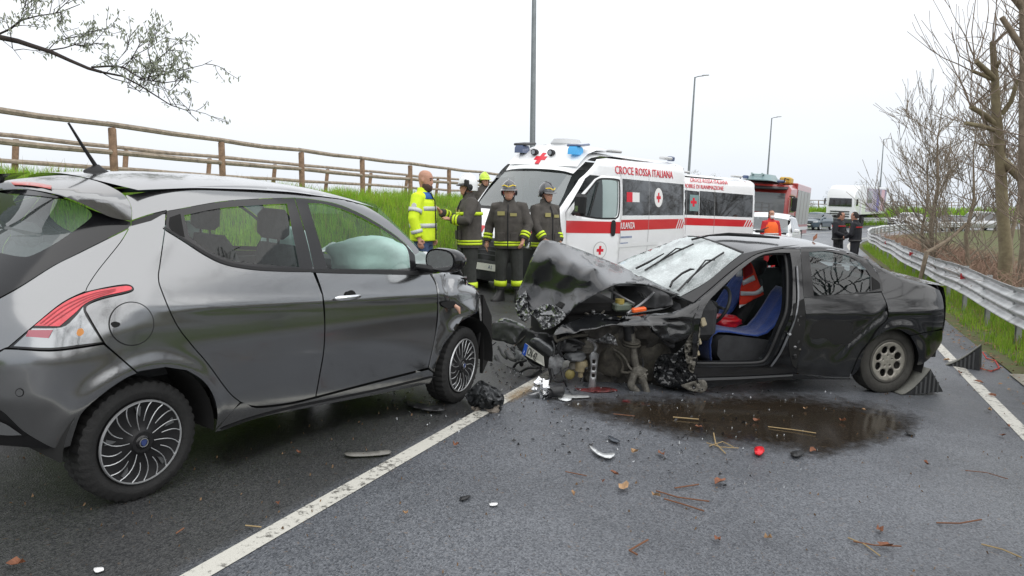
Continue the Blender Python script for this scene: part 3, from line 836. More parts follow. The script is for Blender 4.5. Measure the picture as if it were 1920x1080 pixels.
sp = sppan('spoiler', [(-300, 372, 0), (-60, 350), (0, 344), (14, 338), (62, 332.5), (105, 329), (135, 330), (175, 338), (207, 350), (234, 367), (246, 389), (246.5, 414, 0), (225, 411), (200, 404), (150, 380), (100, 363), (50, 355), (0, 357), (-60, 366), (-300, 400, 0)], M_PAINT)
sppan('brake_light', [(20, 342, 0), (60, 343), (97, 349.5, 0), (96, 355.5, 0), (60, 349.5), (26, 347.5, 0)], mat('brake light', (.34, .03, .02), .2, coat=.6), .004, 4)
an = YM.inverted() @ at_depth(183, 326, 1)   # aerial foot found on the roof below
mb = MB(); mb.loft([[(.20 + rx * math.cos(a) * s_, .02 + ry * math.sin(a) * s_, z_) for a in np.linspace(0, 6.283, 13)[:-1]] for s_, z_, rx, ry in ((1, 1.522, .07, .045), (.95, 1.54, .07, .045), (.45, 1.56, .07, .045), (.2, 1.575, .06, .05))]); ao = mb.build('aerial', M_BLK, hatch, 60)
mb = MB(); mb.tube([(.20, .02, 1.56), (.13, .02, 1.66), (.055, .02, 1.775)], [.012, .009, .006], 8); mb.build('rod', M_BLK, ao, 60)

# crumpled wing, bonnet, nose
def wing_def(p, V):
    q = p.copy()
    k = np.clip((p[:, 0] - 2.05) / .35, 0, 1)
    u = (V[:, 0] - 806) / 95; v = (V[:, 1] - 510) / 75
    ridge = np.abs(np.sin(u * 5.1 + v * 2.3)) * .018 + np.abs(np.sin(u * 3.1 - v * 3.7 + 1.)) * .016
    q[:, 1] += k * (ridge - .03)
    q[:, 0] -= k * .03 * np.sin(v * 4)
    fold = np.exp(-((u - .42) / .1) ** 2) * np.exp(-((v - .2) / .5) ** 2)
    q[:, 1] += .035 * fold
    return q
wing = [(806, 513, 0), (822, 512), (841, 508), (853, 509), (870, 517), (887, 529), (901, 543, 0), (899, 561), (893, 582, 0), (877, 592), (859, 606), (845, 628), (831, 652), (820, 677), (813, 700, 0), (803, 690, 0), (816, 631), (821, 571), (818, 535)]
w_ = ypan('front_wing', wing, step=5, inset=.6, mirror=True, deform=wing_def); solid(w_, .004)
ypan('indicator_hole', [(823, 567), (838, 564), (849, 565), (851, 573), (840, 578), (826, 573)], M_WELL, step=4, inset=0, off=.02, mirror=False)
mb = MB(); c_ = Vector(YS.hit([(846, 574)])[0])
mb.tube([c_ + Vector((0, -.03, .01)), c_ + Vector((.02, -.05, -.01)), c_ + Vector((.04, -.05, -.05))], [.012, .016, .006], 7); mb.build('indicator_bulb', mat('amber clear', (.6, .35, .25), .25), hatch, 60)
def bonnet():
    mb = MB(); rows = []
    for i, t in enumerate(np.linspace(0, 1, 22)):
        ring = []
        for j, s_ in enumerate(np.linspace(-1, 1, 30)):
            x = 2.30 + t * .56 - .18 * t * abs(s_) ** 3; y = s_ * (.66 - .06 * t)
            z = 1.005 + .06 * math.sin(min(1, t * 1.2) * 2.4) - .03 * t + .05 * math.exp(-((t - .5) / .2) ** 2) * (1 - .3 * abs(s_))
            z += .03 * noise.noise((x * 5, y * 5, 1)) + .02 * noise.noise((x * 13, y * 13, 4))
            if t > .75: z -= .18 * (t - .75) / .25 * (.6 + .4 * math.sin(s_ * 7))
            ring.append((x, y, z))
        rows.append(ring)
    mb.loft(rows, closed=False, caps=False); return mb
solid(bonnet().build('bonnet', mat('skylit bonnet paint', (.33, .335, .34), .3, metal=.75, coat=1.), hatch, 40), .006)  # body paint lightened; brightness of facing the sky put into the colour
mb = MB(); rows = []
for t in np.linspace(0, 1, 9):
    row = []
    for s_ in np.linspace(-1, 1, 21):
        z = .78 - .60 * t; x = 2.93 - .12 * s_ ** 2 - .10 * abs(t - .45) + .02 * noise.noise((s_ * 5, t * 6, 2))
        row.append((x, s_ * .72, z))
    rows.append(row)
mb.loft(rows, closed=False, caps=False); solid(mb.build('broken_front_bumper', M_BLK, hatch, 40), .008)
mb = MB()
for (a, b, c_, d_) in [((2.72, -.72, .80), (2.86, -.70, .70), (2.90, -.71, .55), (2.80, -.72, .56)), ((2.83, -.715, .52), (2.93, -.70, .50), (2.90, -.70, .40), (2.84, -.715, .41))]:
    mb.add([a, b, c_, d_], [(0, 1, 2, 3)])
o = mb.build('headlamp_shard', mat('lamp bracket', (.5, .5, .5), .4, metal=.5, var=.6, vscale=60), hatch); solid(o, .006)
# wheel-arch liner shreds hanging below the nose
mb = MB(); pts = [(2.78, -.74, .80), (2.93, -.73, .62), (2.98, -.72, .42), (2.94, -.72, .25), (2.86, -.73, .16), (2.84, -.73, .40), (2.80, -.74, .60)]
mb.prism(pts, (0, .03, 0)); mb.build('arch_liner_shred', M_WELL, hatch)

# wheel wells, floor, cabin
for xx in (0, YWB):
    for s_ in (-1, 1):
        mb = MB(); rows = []
        for a in np.linspace(-.06, math.pi + .02, 22):
            rows.append([(xx + .37 * math.cos(a), s_ * .81, .29 + .37 * math.sin(a)), (xx + .37 * math.cos(a), s_ * .50, .29 + .37 * math.sin(a)), (xx + .02 * math.cos(a), s_ * .50, .29 + .02 * math.sin(a))])
        mb.loft(rows, closed=False, caps=False); mb.build('wheel_well', M_WELL, hatch, 60)
mb = MB(); mb.box((1.35, 0, .36), (3.1, 1.1, .12)); mb.box((1.25, 0, .31), (1.5, 1.52, .10)); mb.build('floor_pan', M_WELL, hatch)
mb = MB()
for s_ in (-1, 1):
    mb.add([(-.45, s_ * .60, .95), (2.3, s_ * .74, .99), (2.3, s_ * .74, .36), (.42, s_ * .74, .36), (.42, s_ * .60, .66), (-.45, s_ * .60, .66)], [(0, 1, 2, 3, 4, 5)])
o = mb.build('door_lining', M_DARKIN, hatch); solid(o, .02, 0)
mb = MB(); mb.box((2.1, 0, .82), (.5, 1.36, .34), bev=.08); mb.box((2.05, 0, .97), (.34, 1.34, .1), bev=.04); mb.build('dashboard', M_DARKIN, hatch)
def seat(parent, x, y, z0, w, m, m2, rake=.28, name='seat'):
    s = MB()
    s.loft([[(x + a, y + t * w * .5, z0 + .42 + h * (1 - abs(t) ** 4 * .2) + .035 * abs(t) ** 2) for t in np.linspace(-1, 1, 9)] + [(x + a, y + t * w * .5, z0 + .27) for t in np.linspace(1, -1, 9)] for a, h in ((-.02, -.04), (.05, 0), (.3, .02), (.48, .03), (.54, -.04))])
    o = s.build('seat_cushion', m, parent, 60)
    s = MB(); rings = []
    for q, wd, th in ((0, .9, .16), (.12, 1., .17), (.3, 1., .15), (.45, .95, .13), (.56, .78, .11), (.62, .6, .06)):
        cx = x - q * rake - .02; cz = z0 + .40 + q
        ring = []
        for a in np.linspace(0, 2 * math.pi, 17)[:-1]:
            cxx = math.cos(a); sy = math.sin(a)
            ring.append((cx + th * .5 * math.copysign(abs(cxx) ** .6, cxx) + .03 * sy * sy, y + w * .5 * wd * math.copysign(abs(sy) ** .6, sy), cz))
        rings.append(ring)
    s.loft(rings); s.build('seat_backrest', m, parent, 60)
    s = MB(); cx = x - .62 * rake - .03; cz = z0 + 1.14
    s.loft([[(cx + d * math.cos(a), y + w_ * math.copysign(abs(math.sin(a)) ** .6, math.sin(a)), cz + h) for a in np.linspace(0, 6.283, 15)[:-1]] for h, w_, d in ((-.09, .09, .03), (-.06, .13, .05), (.05, .13, .05), (.09, .09, .03))])
    for q in (-.05, .05): s.tube([(cx, y + q, cz - .08), (cx + .01, y + q, cz - .17)], .007, 6)
    s.build('headrest', m2, parent, 60)
for sy in (-.34, .34): seat(hatch, 1.28, sy, .16, .48, M_SEAT, M_SEAT)
mb = MB(); mb.box((.30, 0, .60), (.5, 1.15, .16), bev=.05); mb.box((.10, 0, .88), (.16, 1.15, .52), rot=(0, -.3, 0), bev=.05); mb.build('rear_bench', M_SEAT, hatch)
for sy in (-.34, .34):
    mb = MB(); mb.box((.0, sy, 1.17), (.09, .24, .14), bev=.04); mb.build('rear_headrest', M_SEAT, hatch)
mb = MB(); mb.box((-.22, 0, .98), (.40, 1.12, .02)); mb.build('parcel_shelf', M_DARKIN, hatch)
# far windscreen, steering wheel, airbags
mb = MB(); mb.add([(2.30, -.66, 1.03), (2.36, 0, 1.04), (2.30, .66, 1.03), (1.76, .52, 1.455), (1.82, 0, 1.50), (1.76, -.52, 1.455)], [(0, 1, 4, 5), (1, 2, 3, 4)]); mb.build('windscreen', M_GLASS, hatch)
M_BAG = mat('airbag cloth', (.66, .80, .78), .9, var=.08, vscale=9, bump=.5, bscale=14)
def pillow(c, r, m, name, seed, parent, am=1.):
    mb = MB(); n = 20; rings = []
    for i in range(n + 1):
        ph = math.pi * i / n; row = []
        for j in range(28):
            th = 2 * math.pi * j / 28
            d = Vector((math.sin(ph) * math.cos(th), math.sin(ph) * math.sin(th), -math.cos(ph)))
            d = Vector((math.copysign(abs(v) ** .8, v) for v in d))
            k = 1 + .16 * noise.noise(d * 1.6 + Vector((seed, 0, 0))) + .08 * am * abs(noise.noise(d * 5 + Vector((seed, 2, 0))))
            row.append((c[0] + r[0] * d.x * k, c[1] + r[1] * d.y * k, c[2] + r[2] * d.z * k))
        rings.append(row)
    mb.loft(rings); return mb.build(name, m, parent, 180)
pillow((1.92, -.36, 1.07), (.30, .24, .145), M_BAG, 'passenger_airbag', 3, hatch)
pillow((1.80, .36, 1.02), (.17, .24, .20), M_BAG, 'driver_airbag', 8, hatch)
pillow((1.02, .50, 1.13), (.14, .05, .12), M_BAG, 'side_airbag', 5, hatch)

# handles, mirror
h_ = Vector(YS.hit([(650, 557)])[0]); hx = Vector((1, 0, 0))
mb = MB(); mb.loft([[(h_.x + a, h_.y - .012 - .026 * math.sin(math.pi * q) + .010 * math.cos(t) * w2, h_.z - .010 * a / .1 * 0 + .016 * w2 * math.sin(t) + .004 * q) for t in np.linspace(0, 6.283, 11)[:-1]] for q, a, w2 in ((0, -.105, .45), (.15, -.085, .95), (.4, -.02, 1.), (.7, .05, .9), (.92, .095, .6), (1, .11, .3))])
mb.build('door_handle', M_CHROME, fd, 60)
mb = MB(); mb.loft([[(h_.x + .03 + r_ * math.cos(t), h_.y + d_, h_.z - .002 + r_ * .9 * math.sin(t)) for t in np.linspace(0, 6.283, 17)[:-1]] for r_, d_ in ((.047, -.002), (.042, .002), (.01, .012))]); mb.build('handle_recess', M_WELL, fd, 60)
def wing_mirror():
    base = YM.inverted() @ Vector(at_depth(0, 0, 1))
    c = Vector((1.935, -.965, 1.118))
    root = None
    mb = MB(); rings = []
    for q, sx in ((0., .95), (.03, 1.), (.10, .95), (.17, .7), (.21, .3)):
        rings.append([c + Vector((q, .132 * sx * math.copysign(abs(math.cos(t)) ** .8, math.cos(t)), .082 * sx * math.copysign(abs(math.sin(t)) ** .8, math.sin(t)))) for t in np.linspace(0, 6.283, 25)[:-1]])
    mb.loft(rings)
    hs = mb.build('wing_mirror', M_GLOSSBLK, hatch, 50)
    mb = MB(); mb.add([c + Vector((-.003, .112 * math.copysign(abs(math.cos(t)) ** .8, math.cos(t)), .066 * math.copysign(abs(math.sin(t)) ** .8, math.sin(t)))) for t in np.linspace(0, 6.283, 25)[:-1]], [tuple(range(24))])
    mb.build('mirror_face', M_MIRR, hs)
    mb = MB(); mb.box((1.96, -.84, 1.05), (.10, .16, .05), bev=.02); mb.build('mirror_foot', M_BLK, hs)
    hs.rotation_euler = (0, 0, 0)
    return hs
wing_mirror()

# wheels
def tyre_mesh(r, w, rim, lug=.008, n=120):
    mb = MB(); prof = [(rim, w * .40), (rim + .012, w * .46), (rim + .035, w * .5), (r - .045, w * .50), (r - .018, w * .455), (r - .004, w * .40), (r, w * .25), (r, .06 * w), (r - .008, .03 * w), (r - .008, -.03 * w), (r, -.06 * w), (r, -w * .25), (r - .004, -w * .40), (r - .018, -w * .455), (r - .045, -w * .5), (rim + .035, -w * .5), (rim + .012, -w * .46), (rim, -w * .40)]
    rings = []
    for i, (rr, h) in enumerate(prof):
        ring = []
        for j in range(n):
            a = 2 * math.pi * j / n; q = rr
            if r - .02 <= rr and i not in (8, 9):
                q -= lug if ((j + (1 if h > 0 else 0)) % 3 == 0) else 0
            ring.append((q * math.cos(a), h, q * math.sin(a)))
        rings.append(ring)
    mb.loft(rings, caps=False); return mb.mesh('tyre', 35)
def hub_cap(parent, rad, y0):
    """black wheel trim with swirled silver ribs; outer face towards -y"""
    mb = MB(); mb.lathe([(.001, y0 - .012), (.05, y0 - .012), (.055, y0 - .004), (rad * .40, y0 + .004), (rad * .80, y0 + .012), (rad * .93, y0 - .002), (rad * 1.0, y0 - .004), (rad * 1.02, y0 + .02), (rad * .9, y0 + .05)], 48)
    d = mb.build('hubcap', M_BLK, parent, 50)
    mb = MB(); mb.lathe([(rad * .955, y0 - .006), (rad * .965, y0 - .012), (rad * .985, y0 - .012), (rad * 1.005, y0 - .004)], 56, closed=True); mb.build('trim_ring', M_SILV, d, 60)
    k = 10
    for i in range(k):
        a0 = 2 * math.pi * i / k
        for off_, r0, cv in ((0, .30, -.34), (.30, .50, -.22)):
            P = []
            for q in np.linspace(0, 1, 7):
                rr = rad * (r0 + (.955 - r0) * q); a = a0 + off_ + cv * (q - .5) ** 2 * (1 if (i % 2 == 0) else 1) - .16 * q
                P.append((rr * math.cos(a), y0 - .004 - .006 * math.sin(math.pi * min(1, q * 1.1)), rr * math.sin(a)))
            mb = MB(); mb.tube(P, [.0019 + .0012 * q for q in np.linspace(0, 1, 7)], 6); mb.build('rib', M_SILV, d, 60)
    for i in range(k):
        if i % 2: continue
        a0 = 2 * math.pi * i / k + .42
        mb = MB(); mb.prism([((rad * r_) * math.cos(a0 + b_), y0 + .006, (rad * r_) * math.sin(a0 + b_)) for r_, b_ in ((.62, -.03), (.86, -.07), (.88, .09), (.70, .05))], (0, -.008, 0)); mb.build('vent_steel', mat('steel rim', (.16, .165, .17), .4, metal=.7), d)  # lighter steel-toned patch at every other vent
    mb = MB(); mb.lathe([(.001, y0 - .020), (.026, y0 - .020), (.034, y0 - .014), (.036, y0 - .010)], 28); cc = mb.build('centre_cap', M_GLOSSBLK, d, 50)
    mb = MB(); mb.prism([(.016 * x_, y0 - .0205, .016 * z_) for x_, z_ in ((0, -1.2), (.75, -.4), (.95, .7), (0, 1.0), (-.95, .7), (-.75, -.4))], (0, -.002, 0)); mb.build('badge_shield', mat('badge blue', (.03, .05, .16), .3), cc)
    mb = MB(); mb.tube([(.020 * math.cos(t), y0 - .0215, .020 * math.sin(t)) for t in np.linspace(0, 6.283, 25)], .0016, 5); mb.build('badge_ring', M_SILV, cc, 60)
    return d
TY = tyre_mesh(.292, .185, .205)
def hatch_wheel(x, y, steer, detail=True):
    w = empty('wheel'); w.parent = hatch
    w.matrix_basis = Matrix.Translation((x, y, .288)) @ Matrix.Rotation(steer + (math.pi if y > 0 else 0), 4, 'Z')
    link('tyre', TY, M_RUB, w)
    hub_cap(w, .202, -.083) if detail else None
    return w
hatch_wheel(0, -.70, 0); hatch_wheel(YWB, -.695, R(9)); hatch_wheel(0, .70, 0, False); hatch_wheel(YWB, .695, R(9), False)
# ================================================================== WRECKED BLACK SALOON
M_BPAINT = mat('black car paint', (.006, .0065, .008), .11, coat=.4, var=.5, vscale=6, rvar=.05, spec=.5)
M_BDUSTY = mat('dusty black paint', (.007, .0075, .009), .17, coat=.4, spec=.5, col2=(.014, .015, .016), vscale=5, rvar=.08)
M_BSHEEN = mat('black paint with sky sheen', (.03, .032, .035), .30, coat=1., rvar=.1, vscale=4)  # black paint lightened; sky sheen of roof and boot put into the colour
M_GRIME = mat('grimy metal', (.085, .078, .062), .85, col2=(.03, .028, .024), vscale=16, bump=.5, bscale=60)
M_GRIME2 = mat('dusty aluminium', (.20, .19, .165), .7, metal=.3, col2=(.07, .065, .055), vscale=22, bump=.4, bscale=80)
M_STEEL = mat('torn bare steel', (.42, .43, .44), .38, metal=.85, col2=(.10, .10, .10), vscale=30)
M_RUBBER = mat('rubber seal', (.02, .02, .021), .55)
M_PLAST = mat('torn black plastic', (.014, .0145, .016), .5, var=.5, vscale=18)
M_BLUE = mat('blue seat cover', (.012, .045, .22), .95, var=.25, vscale=30, bump=.6, bscale=90, sheen=.3)
M_REDBAG = mat('red plastic bag', (.50, .010, .018), .3, var=.3, vscale=20)
M_VESTR = mat('red vest cloth', (.72, .045, .02), .85, var=.1, vscale=10)
M_REFLT = mat('silver reflective tape', (.62, .63, .64), .5, metal=.2)

ac = on_ground(1660, 737)
AM = pose(ac, R(-106), R(3.2), R(-2.5))
AM.translation = ac - (AM.to_3x3() @ Vector((0, .80, 0)))
a_w = tabfun([(0, .72), (.12, .80), (.22, .838), (.36, .860), (.52, .872), (.68, .874), (.80, .864), (.90, .842), (.97, .812), (1.08, .762), (1.2, .700), (1.3, .645), (1.38, .585), (1.44, .50), (1.55, .4)])
a_xr = tabfun([(.1, -.70), (.25, -.82), (.45, -.87), (.65, -.88), (.85, -.865), (.98, -.84), (1.3, -.82)])
a_zr = tabfun([(-1.2, .90), (-.86, .985), (-.70, 1.035), (-.42, 1.075), (-.26, 1.10), (-.12, 1.145), (.08, 1.245), (.28, 1.335), (.48, 1.388), (.75, 1.412), (1.05, 1.415), (1.3, 1.398), (1.48, 1.362), (1.6, 1.305), (1.9, 1.16), (2.2, 1.02), (2.35, .975), (2.8, .90), (3.2, .82), (3.6, .7)])
def aF(p):
    x, y, z = p[:, 0], np.abs(p[:, 1]), p[:, 2]
    w = a_w(z)
    d0 = np.hypot(x, z - .30)
    w = w + .014 * np.exp(-((d0 - .36) / .05) ** 2) + .008 * np.exp(-((z - .80) / .03) ** 2) - .010 * np.exp(-((z - .42) / .1) ** 2)
    r = .60; t = (a_xr(z) + r - x) / r
    tp = np.clip(t, 0, 1); P = np.where(t < 1, (1 - tp ** 2.7 + 1e-9) ** (1 / 2.7), -(t - 1) * 3)
    rf = 1.3; t = (x - 3.75 + rf) / rf
    tp = np.clip(t, 0, 1); P2 = np.where(t < 1, (1 - tp ** 2.8 + 1e-9) ** (1 / 2.8), -(t - 1) * 3)
    side = y - w * np.minimum(P, P2)
    cr = np.interp(x, [-.9, -.3, .1, .5, 1.4, 1.7, 2.3, 3], [.02, .03, .05, .05, .05, .05, .05, .05])
    roof = z - (a_zr(x) - cr * (y / .6) ** 2 - .05 * np.clip((x - 1.35) / .6, 0, 1) * p[:, 1] / .7)
    return smax(side, roof, .035)
AS = Shell(AM, aF, 4.5, 10.5)
sed = empty('wrecked_saloon', AM, 'wrecked black four-door saloon with crushed front, missing front wheel and driver door gone', 'car')
AMi = AM.inverted()
def AL(px, py, y):
    """sight line through a pixel, met at lateral position y inside the wreck (local)"""
    d = AS.A @ rays([(px, py)])[0]; c = AS.A @ CAMP + AS.b
    return Vector(c + d * ((y - c[1]) / d[1]))
def apan(name, poly, m=None, step=7, inset=.7, holes=(), off=0., parent=None, mirror=False, deform=None, sm=True):
    P = smooth_poly(poly) if sm else [q[:2] for q in poly]
    me = AS.panel(P, step, inset, holes, off, deform)
    o = link(name, me, m or M_BPAINT, parent or sed)
    if mirror:
        o2 = link(name, me, None, parent or sed); o2.scale = (1, -1, 1)
    return o
a_b = [(1500, 463), (1503, 500), (1507, 557), (1511, 600), (1507, 633), (1493, 700)]
a_rs = [(1653, 548), (1664, 575), (1664, 598), (1647, 616), (1632, 640), (1611, 667), (1594, 708)]
a_arch = [(1612, 690), (1616, 668), (1623, 655), (1637, 639), (1660, 623), (1683, 618), (1703, 627), (1716, 647), (1722, 667), (1719, 684)]
g_rear = [(1517, 473, 0), (1540, 471), (1563, 473), (1597, 483), (1620, 501), (1632, 518, 0), (1632, 546, 0), (1580, 551), (1526, 555, 0)]
def door_dent(p, V):
    q = p.copy()
    u, v = V[:, 0], V[:, 1]
    q[:, 1] -= .045 * np.exp(-((u - 1565) / 60) ** 2 - ((v - 622) / 34) ** 2)
    q[:, 1] += .012 * np.exp(-((v - (588 + (u - 1510) * .03)) / 4.) ** 2) * np.clip((1660 - u) / 60, 0, 1)
    q[:, 1] -= .02 * np.exp(-((v - (640 - (u - 1600) * .9)) / 6.) ** 2) * np.clip((u - 1560) / 40, 0, 1)
    q[:, 1] += .006 * np.sin(u * .11 + v * .07) * np.clip((v - 580) / 40, 0, 1)
    return q
apan('rear_door', chain([(1507, 558), (1580, 552), (1653, 548)], a_rs, [(1594, 708), (1545, 706), (1493, 700)], rv(a_b[2:])), M_BDUSTY, step=5, deform=door_dent)
apan('window_frame', chain([(1500, 463), (1547, 462), (1590, 469), (1618, 482), (1638, 503), (1652, 525), (1656, 546)], [(1656, 546), (1580, 553), (1507, 558)], rv(a_b[:3])), M_GLOSSBLK, holes=[smooth_poly(g_rear)], inset=.3, off=.001, mirror=True)
apan('rear_door_glass', g_rear, glass_mat('saloon glass', (.50, .60, .60), .8), inset=-.6, off=-.006, mirror=True)
apan('pull_handle', [(1634, 519, 0), (1648, 530), (1650, 541, 0), (1635, 545, 0)], M_WELL, step=4, inset=0, off=.004)
apan('quarter_panel', chain([(1653, 546), (1650, 523), (1636, 500), (1618, 481), (1600, 471)], [(1600, 471), (1618, 471), (1640, 485), (1660, 500), (1680, 513), (1700, 520), (1735, 531), (1762, 544)], [(1762, 544), (1768, 560), (1771, 590), (1767, 617)], [(1767, 617), (1740, 622), (1722, 626), (1706, 629)], [(1706, 629), (1683, 618), (1660, 623), (1637, 639), (1623, 655), (1612, 690)], [(1612, 690), (1604, 700), (1594, 708)], rv(a_rs)), step=6, mirror=True)
apan('rear_bumper', chain([(1706, 630), (1740, 623), (1768, 618)], [(1768, 618), (1766, 642), (1748, 668), (1728, 684), (1719, 684)], [(1719, 684), (1722, 667), (1716, 647), (1706, 630)]), step=6, mirror=True)
apan('inner_side', chain([(1505, 561), (1653, 551), (1700, 533), (1755, 548)], [(1755, 548), (1764, 580), (1762, 617), (1742, 662), (1723, 680)], [(1723, 680), (1724, 667), (1718, 645), (1704, 625), (1683, 616), (1660, 621), (1636, 637), (1621, 653), (1610, 690)], [(1610, 690), (1592, 705), (1495, 698)], [(1495, 698), (1508, 633), (1505, 561)]), M_WELL, inset=1., off=-.03, mirror=True)
apan('sill', chain([(1303, 702), (1400, 701), (1493, 701), (1545, 707), (1594, 709)], [(1594, 709), (1597, 712), (1540, 712), (1480, 712), (1400, 720), (1323, 729)], [(1323, 729), (1308, 722), (1303, 702)]), M_BDUSTY, step=6)
apan('sill_tread', [(1306, 708, 0), (1400, 705), (1485, 701, 0), (1485, 704, 0), (1400, 709), (1308, 713, 0)], mat('scuffed sill', (.16, .165, .17), .4, metal=.4), step=6, inset=0, off=.012)
open_ = [(1481, 474, 0), (1450, 474), (1424, 480), (1393, 502), (1360, 532), (1332, 560, 0), (1320, 580), (1311, 613), (1307, 650), (1306, 688, 0), (1370, 688), (1428, 686), (1445, 676), (1458, 650), (1470, 620), (1483, 586), (1486, 540), (1485, 500)]
OP = smooth_poly(open_)
apan('door_aperture', chain([(1300, 566), (1335, 537), (1364, 512), (1393, 490), (1420, 474), (1455, 466), (1500, 462)], a_b, [(1493, 701), (1400, 702), (1302, 703)], [(1302, 703), (1298, 650), (1302, 600), (1300, 566)]), M_BPAINT, holes=[OP], inset=.2, step=5)
# jamb: the inner return of the aperture, with its rubber seal
b0 = AS.hit(np.array(OP)); cen = b0.mean(0)
rows = []
for k_, (dy, sh) in enumerate(((.004, 1.), (-.03, .985), (-.07, .985), (-.12, .95))):
    q = b0.copy(); q[:, 1] += dy; q[:, [0, 2]] = cen[[0, 2]] + (q[:, [0, 2]] - cen[[0, 2]]) * sh; rows.append([tuple(v) for v in q])
mb = MB(); mb.loft(rows, closed=True, caps=False); mb.build('door_jamb', M_BDUSTY, sed, 50)
q = b0.copy(); q[:, 1] += -.05; q[:, [0, 2]] = cen[[0, 2]] + (q[:, [0, 2]] - cen[[0, 2]]) * .965
mb = MB(); mb.tube([tuple(v) for v in q] + [tuple(q[0])], .014, 7); mb.build('rubber_seal', M_RUBBER, sed, 60)
# gutted strip between the B pillar and the rear door: latch, hinges, wiring
apan('pillar_cavity', [(1488, 570, 0), (1507, 560, 0), (1510, 600), (1505, 640), (1492, 690, 0), (1484, 680), (1478, 640), (1485, 600)], M_WELL, inset=0, off=.004, step=5)
random.seed(11)
for (x_, y_) in [(1500, 592), (1497, 610), (1503, 622), (1494, 640), (1499, 655), (1490, 668), (1495, 600), (1489, 650)]:
    c_ = AL(x_, y_, .862); mb = MB(); mb.box(c_, (rnd(.02, .05), .025, rnd(.018, .04)), rot=(rnd(-.5, .5), rnd(-.5, .5), rnd(-.5, .5)), bev=.006); mb.build('hinge_remnant', random.choice([M_STEEL, M_GRIME2, M_PLAST]), sed)
c_ = AL(1478, 626, .86); mb = MB(); mb.box(c_, (.055, .03, .035), bev=.008); mb.tube([c_ + Vector((0, .02, 0)), c_ + Vector((.02, .05, .01))], .012, 8); mb.build('door_latch', M_STEEL, sed, 40)
apan('pillar_edge', [(1495, 505), (1497, 560), (1490, 600), (1474, 640), (1462, 664), (1448, 684), (1444, 684), (1460, 660), (1472, 634), (1488, 598), (1494, 560), (1492, 505)], mat('bright seam paint', (.10, .105, .115), .2, coat=1.), inset=0, off=.012, step=5)

# roof, boot, glass
def strip_mesh(x0, x1, ef, nx=30, ny=25, drop=0.0):
    mb = MB(); rows = []
    for x in np.linspace(x0, x1, nx):
        e = ef(x); row = []
        for t in np.linspace(-1, 1, ny):
            y = t * e; cr = np.interp(x, [-.9, -.3, .1, .5, 1.4, 1.7, 2.3, 3], [.02, .03, .05, .05, .05, .09, .10, .05])
            row.append((x + (0 if drop == 0 else 0), y, float(a_zr(x)) - cr * (y / .6) ** 2 - .009 - drop))
        rows.append(row)
    mb.loft(rows, closed=False, caps=False); return mb
def a_half(x):
    z = float(a_zr(x)) - .05; lo, hi = 0., 1.
    for _ in range(24):
        m = (lo + hi) / 2
        if aF(np.array([[x, m, z]]))[0] < 0: lo = m
        else: hi = m
    return lo
strip_mesh(.30, 1.50, lambda x: .60).build('roof_skin', M_BSHEEN, sed, 180)
strip_mesh(-.82, -.22, lambda x: min(.70, a_half(x))).build('boot_lid', M_BSHEEN, sed, 180)
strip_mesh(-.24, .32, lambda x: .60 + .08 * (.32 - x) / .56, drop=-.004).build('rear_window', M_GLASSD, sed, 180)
ws_poly = [(1150, 489, 0), (1210, 463), (1283, 438, 0), (1340, 455), (1392, 476, 0), (1360, 500), (1320, 532), (1276, 557, 0), (1235, 540), (1190, 515)]
def crazed_glass():
    m = bpy.data.materials.new('crazed windscreen'); m.use_nodes = True; t = m.node_tree; N = t.nodes.new; L = t.links.new
    for n_ in list(t.nodes): t.nodes.remove(n_)
    o = N('ShaderNodeOutputMaterial'); tc = N('ShaderNodeTexCoord')
    v = N('ShaderNodeTexVoronoi'); v.feature = 'DISTANCE_TO_EDGE'; v.inputs['Scale'].default_value = 26; L(tc.outputs['Object'], v.inputs['Vector'])
    n1 = N('ShaderNodeTexNoise'); n1.inputs['Scale'].default_value = 2.2; n1.inputs['Detail'].default_value = 6; L(tc.outputs['Object'], n1.inputs['Vector'])
    r1 = N('ShaderNodeValToRGB'); r1.color_ramp.elements[0].position = 0.; r1.color_ramp.elements[0].color = (.9, .9, .9, 1); r1.color_ramp.elements[1].position = .06; r1.color_ramp.elements[1].color = (0, 0, 0, 1); L(v.outputs[0], r1.inputs[0])
    r2 = N('ShaderNodeValToRGB'); r2.color_ramp.elements[0].position = .38; r2.color_ramp.elements[0].color = (.38, .38, .38, 1); r2.color_ramp.elements[1].position = .62; r2.color_ramp.elements[1].color = (.95, .95, .95, 1); L(n1.outputs[0], r2.inputs[0])
    mul = N('ShaderNodeMath'); mul.operation = 'MULTIPLY'; L(r1.outputs[0], mul.inputs[0]); mul.inputs[1].default_value = .22
    ad = N('ShaderNodeMath'); ad.operation = 'MULTIPLY_ADD'; ad.inputs[1].default_value = .7; ad.use_clamp = True; L(r2.outputs[0], ad.inputs[0]); L(mul.outputs[0], ad.inputs[2])
    tr = N('ShaderNodeBsdfTransparent'); tr.inputs[0].default_value = (.62, .72, .70, 1)
    df = N('ShaderNodeBsdfDiffuse'); df.inputs[0].default_value = (.72, .78, .78, 1)
    m1 = N('ShaderNodeMixShader'); L(ad.outputs[0], m1.inputs[0]); L(tr.outputs[0], m1.inputs[1]); L(df.outputs[0], m1.inputs[2])
    g = N('ShaderNodeBsdfGlossy'); g.inputs['Roughness'].default_value = .06; fr = N('ShaderNodeFresnel'); fr.inputs[0].default_value = 1.7
    bp = N('ShaderNodeBump'); bp.inputs['Strength'].default_value = .10; bp.inputs['Distance'].default_value = .01; L(v.outputs[0], bp.inputs['Height']); L(bp.outputs[0], g.inputs['Normal'])
    m2 = N('ShaderNodeMixShader'); L(fr.outputs[0], m2.inputs[0]); L(m1.outputs[0], m2.inputs[1]); L(g.outputs[0], m2.inputs[2]); L(m2.outputs[0], o.inputs[0])
    return m
